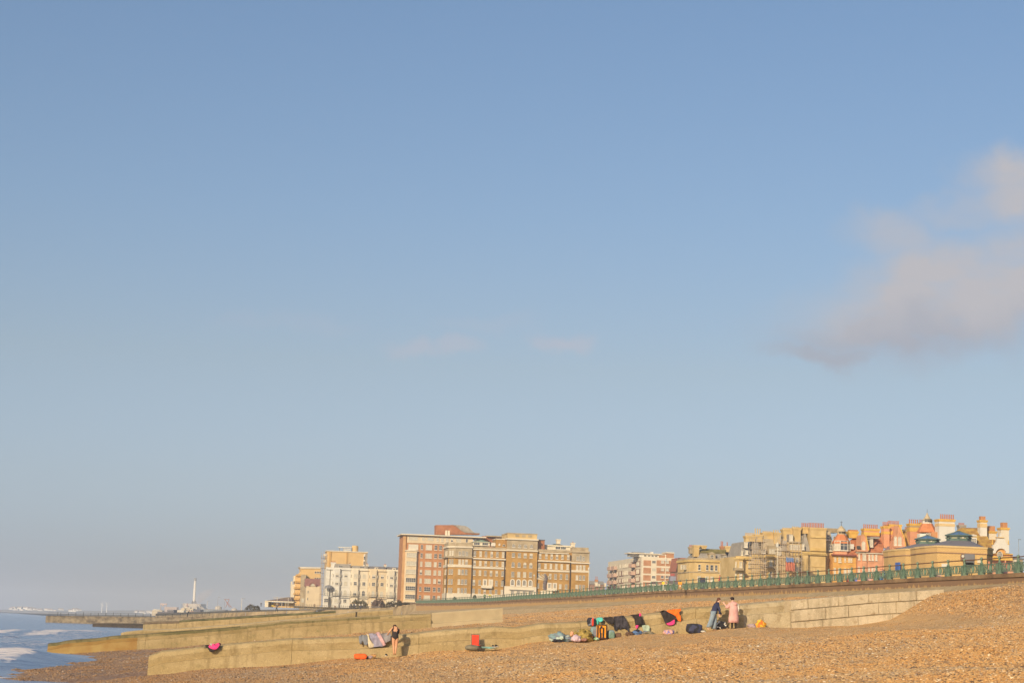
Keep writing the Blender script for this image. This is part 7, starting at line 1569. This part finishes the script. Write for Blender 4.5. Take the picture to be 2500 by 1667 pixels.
loft('sweater',[(.05,0,.84,.19,.17),(.07,0,.95,.175,.165),(.10,0,1.08,.155,.155),(.155,0,1.22,.165,.18),(.19,0,1.32,.14,.19),(.225,0,1.39,.08,.10),(.245,0,1.42,.06,.06)],NAV,e,seed=1)
loft('jeans_leg',[(.03,-.07,.97,.14,.13),(.01,-.085,.85,.13,.12),(-.04,-.09,.68,.115,.105),(-.09,-.09,.5,.11,.10),(-.15,-.085,.32,.12,.11),(-.205,-.075,.17,.14,.12)],JEA,e,seed=2,amp=.02); loft('jeans_leg',[(.05,.06,.97,.14,.13),(.075,.085,.85,.125,.12),(.11,.085,.66,.11,.10),(.125,.08,.48,.10,.095),(.10,.08,.30,.105,.10),(.07,.08,.09,.12,.11)],JEA,e,seed=3,amp=.02)
blobmesh('hair',BH,e,(.295,0,1.555),(.095,.09,.088),5); q=MB(); q.lathe([(.01,-.16),(.03,-.12),(.038,-.04),(.02,.03)],8); o=q.obj('ponytail',BH,e,smooth=True,loc=(.215,0,1.50)); o.rotation_euler=(0,.5,0)
blobmesh('ear',SKN2,e,(.315,-.083,1.51),(.018,.008,.028),1,0); blobmesh('eye',DRK,e,(.388,-.035,1.535),(.009,.012,.008),1,0); blobmesh('mouth',mat('lip',(.40,.12,.10),.6),e,(.398,0,1.475),(.006,.02,.006),1,0)
# right woman: long pink hooded coat, back to us, hand raised to her face
e=empty('person',place(E4,1360,992,90.35),AL,'woman in a long pale pink hooded coat and black leggings, hand raised to her face','person')
J={'pel':(.0,0,.90,(.14,.12)),'wst':(.0,0,1.06,(.12,.11)),'chs':(-.01,.01,1.26,(.15,.12)),'nek':(-.03,.03,1.42,.05),'nk2':(-.05,.045,1.47,.048),'hed':(-.085,.06,1.555,(.082,.085)),'hd2':(-.08,.06,1.62,(.075,.078)),'nos':(-.155,.12,1.56,.013),
   'shl':(-.18,.02,1.34,.06),'ell':(-.32,.06,1.14,.05),'wrl':(-.40,.16,1.28,.034),'hal':(-.43,.19,1.34,(.03,.022)),'shr':(.17,.02,1.34,.06),'elr':(.23,.03,1.08,.05),'wrr':(.20,.18,.98,.034),'har':(.19,.24,.98,(.02,.03)),
   'hpl':(-.075,0,.84,.095),'knl':(-.07,0,.47,.058),'cal':(-.07,-.01,.33,.052),'anl':(-.075,.0,.10,.036),'tol':(-.15,.10,.04,.036),'hpr':(.085,0,.84,.095),'knr':(.095,0,.47,.058),'car':(.10,-.01,.33,.052),'anr':(.11,.0,.10,.036),'tor':(.09,.12,.04,.036)}
B=[('pel','wst'),('wst','chs'),('chs','nek'),('nek','nk2'),('nk2','hed'),('hed','hd2'),('hed','nos'),('chs','shl'),('shl','ell'),('ell','wrl'),('wrl','hal'),('chs','shr'),('shr','elr'),('elr','wrr'),('wrr','har'),('pel','hpl'),('hpl','knl'),('knl','cal'),('cal','anl'),('anl','tol'),('pel','hpr'),('hpr','knr'),('knr','car'),('car','anr'),('anr','tor')]
hands(J,B,'hal',(-.5,.2,.8),(1,0,.3)); hands(J,B,'har',(-.3,.9,0),(0,0,1))
bo=body('body',J,B,'pel',[SKN2],lambda c,b:0,2,e)
PKC=cloth_mat('pale_pink_coat',(.66,.35,.32),.12,(.74,.43,.39),3); 
loft('coat',[(.01,0,.41,.26,.19),(.01,0,.55,.255,.195),(.005,0,.75,.245,.19),(.0,0,.95,.23,.18),(-.0,.0,1.12,.225,.18),(-.01,.01,1.27,.215,.165),(-.01,.015,1.36,.19,.14),(-.02,.02,1.42,.11,.10),(-.03,.03,1.46,.075,.075)],PKC,e,seed=4,amp=.012)
shell(bo,'coat_sleeve',PKC,lambda c: (c.x<-.16 and 1.0<c.z<1.40 and not(c.x<-.375)) ,.035,e); shell(bo,'coat_sleeve',PKC,lambda c: (c.x>.13 and .98<c.z<1.40),.03,e)
shell(bo,'leggings',BLK,lambda c: .08<c.z<.85,.008,e)
blobmesh('hood',PKC,e,(.02,-.115,1.34),(.13,.07,.10),7,.15); blobmesh('hair',mat('black_hair',(.018,.012,.014),.5,.3,12),e,(-.065,.045,1.60),(.105,.10,.085),6); blobmesh('ear',SKN2,e,(-.155,.02,1.55),(.01,.014,.025),1,0)
drape_=loft('towel',[(.24,-.02,.98,.035,.05),(.235,-.03,1.12,.045,.05),(.215,-.035,1.26,.04,.045),(.17,-.03,1.38,.04,.05)],WHC,e,n=10,seed=5)
SNK=cloth_mat('grey_sneaker',(.36,.38,.37))
for x,y,rz in ((-.115,.04,PI*.72),(.105,.04,PI*.5)):
    q=MB(); q.prism([(-.10,-.042),(.12,-.045),(.17,0),(.12,.045),(-.10,.042)],0,.03); o1=q.obj('shoe_sole',WHC,e,loc=(x,y,0)); o1.rotation_euler=(0,0,rz); q=MB(); q.prism([(-.10,-.04),(.12,-.04),(.16,0),(.12,.04),(-.10,.04)],.03,.10,top=[(-.09,-.03),(.0,-.03),(.05,0),(.0,.03),(-.09,.03)]); o2=q.obj('shoe',SNK,e,loc=(x,y,0)); o2.rotation_euler=(0,0,rz)
# ---------------------------------------------------------------- distant people
def walker(label,pos,h,top,legs,lean=0,rz=0,hair=None,arms=.1,stride=.1):
    e=empty('person',pos,rz,label,'person'); k_=h/1.7
    J={'pel':(0,0,.92,(.14,.10)),'chs':(lean*.35,0,1.28,(.16,.11)),'nek':(lean*.5,0,1.46,.05),'hed':(lean*.65,0,1.58,(.09,.09)),'hd2':(lean*.7,0,1.66,.06),
       'shl':(lean*.4-.19,0,1.38,.06),'ell':(lean*.4-.25-arms,.05,1.12,.05),'hal':(lean*.6-.2-arms*.5,.15,.92,.035),'shr':(lean*.4+.19,0,1.38,.06),'elr':(lean*.4+.25+arms,.05,1.12,.05),'har':(lean*.6+.2+arms*.5,.15,.92,.035),
       'knl':(-.09-stride*.5,0,.48,.065),'anl':(-.1-stride,0,.08,.045),'tol':(-.1-stride,-.12,.03,.04),'knr':(.09+stride*.5,0,.48,.065),'anr':(.1+stride,0,.08,.045),'tor':(.1+stride,-.12,.03,.04)}
    J={a:(b_[0]*k_,b_[1]*k_,b_[2]*k_,tuple(x*k_ for x in b_[3]) if isinstance(b_[3],tuple) else b_[3]*k_) for a,b_ in J.items()}
    B=[('pel','chs'),('chs','nek'),('nek','hed'),('hed','hd2'),('chs','shl'),('shl','ell'),('ell','hal'),('chs','shr'),('shr','elr'),('elr','har'),('pel','knl'),('knl','anl'),('anl','tol'),('pel','knr'),('knr','anr'),('anr','tor')]
    hm=hair or BH
    def mf(c,b_):
        d,na,nb,t_=b_
        if nb=='hed' or na=='hed': return 1 if c.y>-.01*k_ or c.z>1.63*k_ else 0
        if nb in('hal','har') and t_>.8: return 0
        if nb[:2] in('kn','an','to'): return 3
        return 2 if not(na=='nek') else 0
    body('body',J,B,'pel',[SKN,hm,top,legs],mf,1,e)
D_=lambda n,c: cloth_mat(n,c)
dk=D_('dark_clothes',(.04,.045,.06)); bl=D_('blue_black_coat',(.05,.07,.12)); wh=D_('pale_jacket',(.62,.56,.46)); yl=D_('yellow_vest',(.62,.55,.06)); rd=D_('red_black_jacket',(.55,.08,.10)); gn=D_('green_coat',(.12,.20,.12)); bn=D_('brown_coat',(.16,.10,.06))
def W(label,cr,x,y,D,*a,**k): walker(label,at(*cr(x,y),D),*a,**k)
W('man in dark blue coat bending over on the beach top left of the yellow block',C3,440,1140,390,1.75,bl,dk,lean=.35,stride=.15)
W('tiny dark figure standing by the cafe terrace post',C3,218,1062,650,1.6,dk,dk); W('dark clad person standing alone on the promenade below the white terrace',C3,1281,1112,560,1.5,bn,dk); W('dark hooded walker just right of the promenade group',C3,1648,1112,560,1.5,bl,dk); W('small dark child sized figure standing by the pale groyne wall',C3,1704,1206,340,.8,dk,dk)
for i,(x,c,lb) in enumerate(((1488,wh,'leftmost of the group before the green bush, in pale jacket'),(1510,dk,'dark coated person second from left before the green bush'),(1533,wh,'pale jacketed person in the middle of the group before the green bush'),(1556,bl,'navy coated person in the middle of the group before the green bush'),(1575,wh,'pale jacketed person right of the navy coated one before the green bush'),(1630,wh,'pale clothed person standing beside the slim white lamp post'),(1672,wh,'pale clothed person at the right edge of the group before the bushes'))): W(lb,C3,x,1082,645,1.75,c,dk,arms=.05)
W('person in green coat standing in the railing gap below the mansion block balcony',C4,1590,1470,425,1.75,gn,dk,arms=.02,stride=.02); W('person in yellow vest standing in the railing gap below the mansion block balcony',C4,1680,1470,425,1.7,yl,dk,arms=.02,stride=.02)
def onprom(px,off): t_,_=hit_s(px,1420,WS+off); return st(WS+off,t_,topz(t_)-.02)
walker('person in red and black jacket leaning over the railing in front of the villa',onprom(1757,.8),1.7,rd,dk,lean=.5,rz=AL+1.2); walker('person in a pinkish red top far right behind the railing',onprom(2455,3.5),1.35,D_('pinkish_red_top',(.60,.22,.16)),dk); 
W('dark figure leaning on the beach near the harbour arm',CB,566,715,520,1.9,dk,dk,lean=.8,stride=.02)
for i,(x,c) in enumerate(((590,dk),(872,bn))): W(('thin dark figure walking on the far promenade left of the cafe','brown coated walker on the far promenade right of the scaffold')[i],C3,(60,985)[i],1082,640,1.65,c,dk)
# ---------------------------------------------------------------- small stuff on the promenade and beach
for px,lb,col,w_ in ((2085,'violet blue cooler box behind the railing by the turret house',(.20,.22,.55),.8),(2072,'small red box on the promenade beside the violet blue cooler',(.65,.08,.06),.35),(2120,'pink and white beach bag behind the railing',(.75,.45,.40),.7),(2148,'blue windbreak folded behind the railing',(.10,.30,.55),.9),(2290,'pinkish crate behind the railing below the kiosks',(.6,.4,.3),.7),(2448,'dark bench seat end behind the railing at the far right',(.12,.08,.10),1.0)):
    t_,_=hit_s(px,1415,WS+1.6); o=MB(); o.prism([(-w_/2,-.2),(w_/2,-.2),(w_/2,.2),(-w_/2,.2)],0,.42,top=[(-w_/2+.03,-.18),(w_/2-.03,-.18),(w_/2-.03,.18),(-w_/2+.03,.18)]); o.box(-w_/2-.02,w_/2+.02,-.22,.22,.42,.47); e=empty('beach_box',st(WS+1.6,t_,topz(t_)-.02),AL+PI/2,lb,'box'); o.obj('box',mat('box_paint_'+str(px),col,.5,.05),e)
    q=MB(); q.tube((-w_*.3,-.24,.36),(w_*.3,-.24,.36),.015,n=5); q.obj('handle',WHC,e)
for (x,y,lb) in ((1072,1430,'dark green bush in a planter before the left pavilion of the mansion block'),(1415,1400,'dark green planter bush beside the drainpipe of the mansion block')):
    leafblob('planter_bush',lb,'bush',560,C4,x-30,x+32,y-28,y+25,(.04,.06,.04),(.08,.11,.07),400,int(x),1.2)
WD=mat('dark_driftwood',(.05,.04,.03),.9,.3)
for cr,x,y,t_,lb in ((E1,2310,772,89,'short dark stick lying on the shingle below the groyne'),(E1,1560,393,154.5,'piece of dark weed at the foot of the second groyne')):
    s_,z_=hit_t(*cr(x,y),t_); q=MB(); q.tube((-.16,0,.02),(.02,.04,.05),.02,n=6); q.tube((.02,.04,.05),(.2,0,.02),.02,.01,n=6); q.tube((0,0,.04),(.05,.0,.12),.012,n=5); o=q.obj('driftwood',WD,loc=st(s_,t_,beach(s_,t_))); tag(o,lb,'driftwood')
# timber baulks of the old breastwork between the second and third groynes
for i,(x,y0,y1,lb) in enumerate(((1585,1150,1215,'upright dark timber post set in the third groyne, left of the small figure'),)):
    s_,z_=hit_t(*C3(x,y1),222); q=MB(); q.box(-.09,.09,-.09,.09,-.5,.6); q.box(-.11,.11,-.11,.11,.6,.66); o=q.obj('timber_post',WD,loc=st(s_,222,z_)); tag(o,lb,'post')
# ---------------------------------------------------------------- sea air
HZ=MB(); HZ.box(-8800,8800,-300,13000,-8,150)
hz=HZ.obj('haze',[]) ; hm=bpy.data.materials.new('haze'); hm.use_nodes=True
hn=hm.node_tree; hn.nodes.clear(); ho=hn.nodes.new('ShaderNodeOutputMaterial'); hv=hn.nodes.new('ShaderNodeVolumePrincipled')
hv.inputs['Color'].default_value=(.80,.88,1,1); hv.inputs['Density'].default_value=.00019; hv.inputs['Anisotropy'].default_value=0.0
hn.links.new(hv.outputs[0],ho.inputs['Volume']); hz.data.materials.append(hm); tag(hz,kind='stuff')
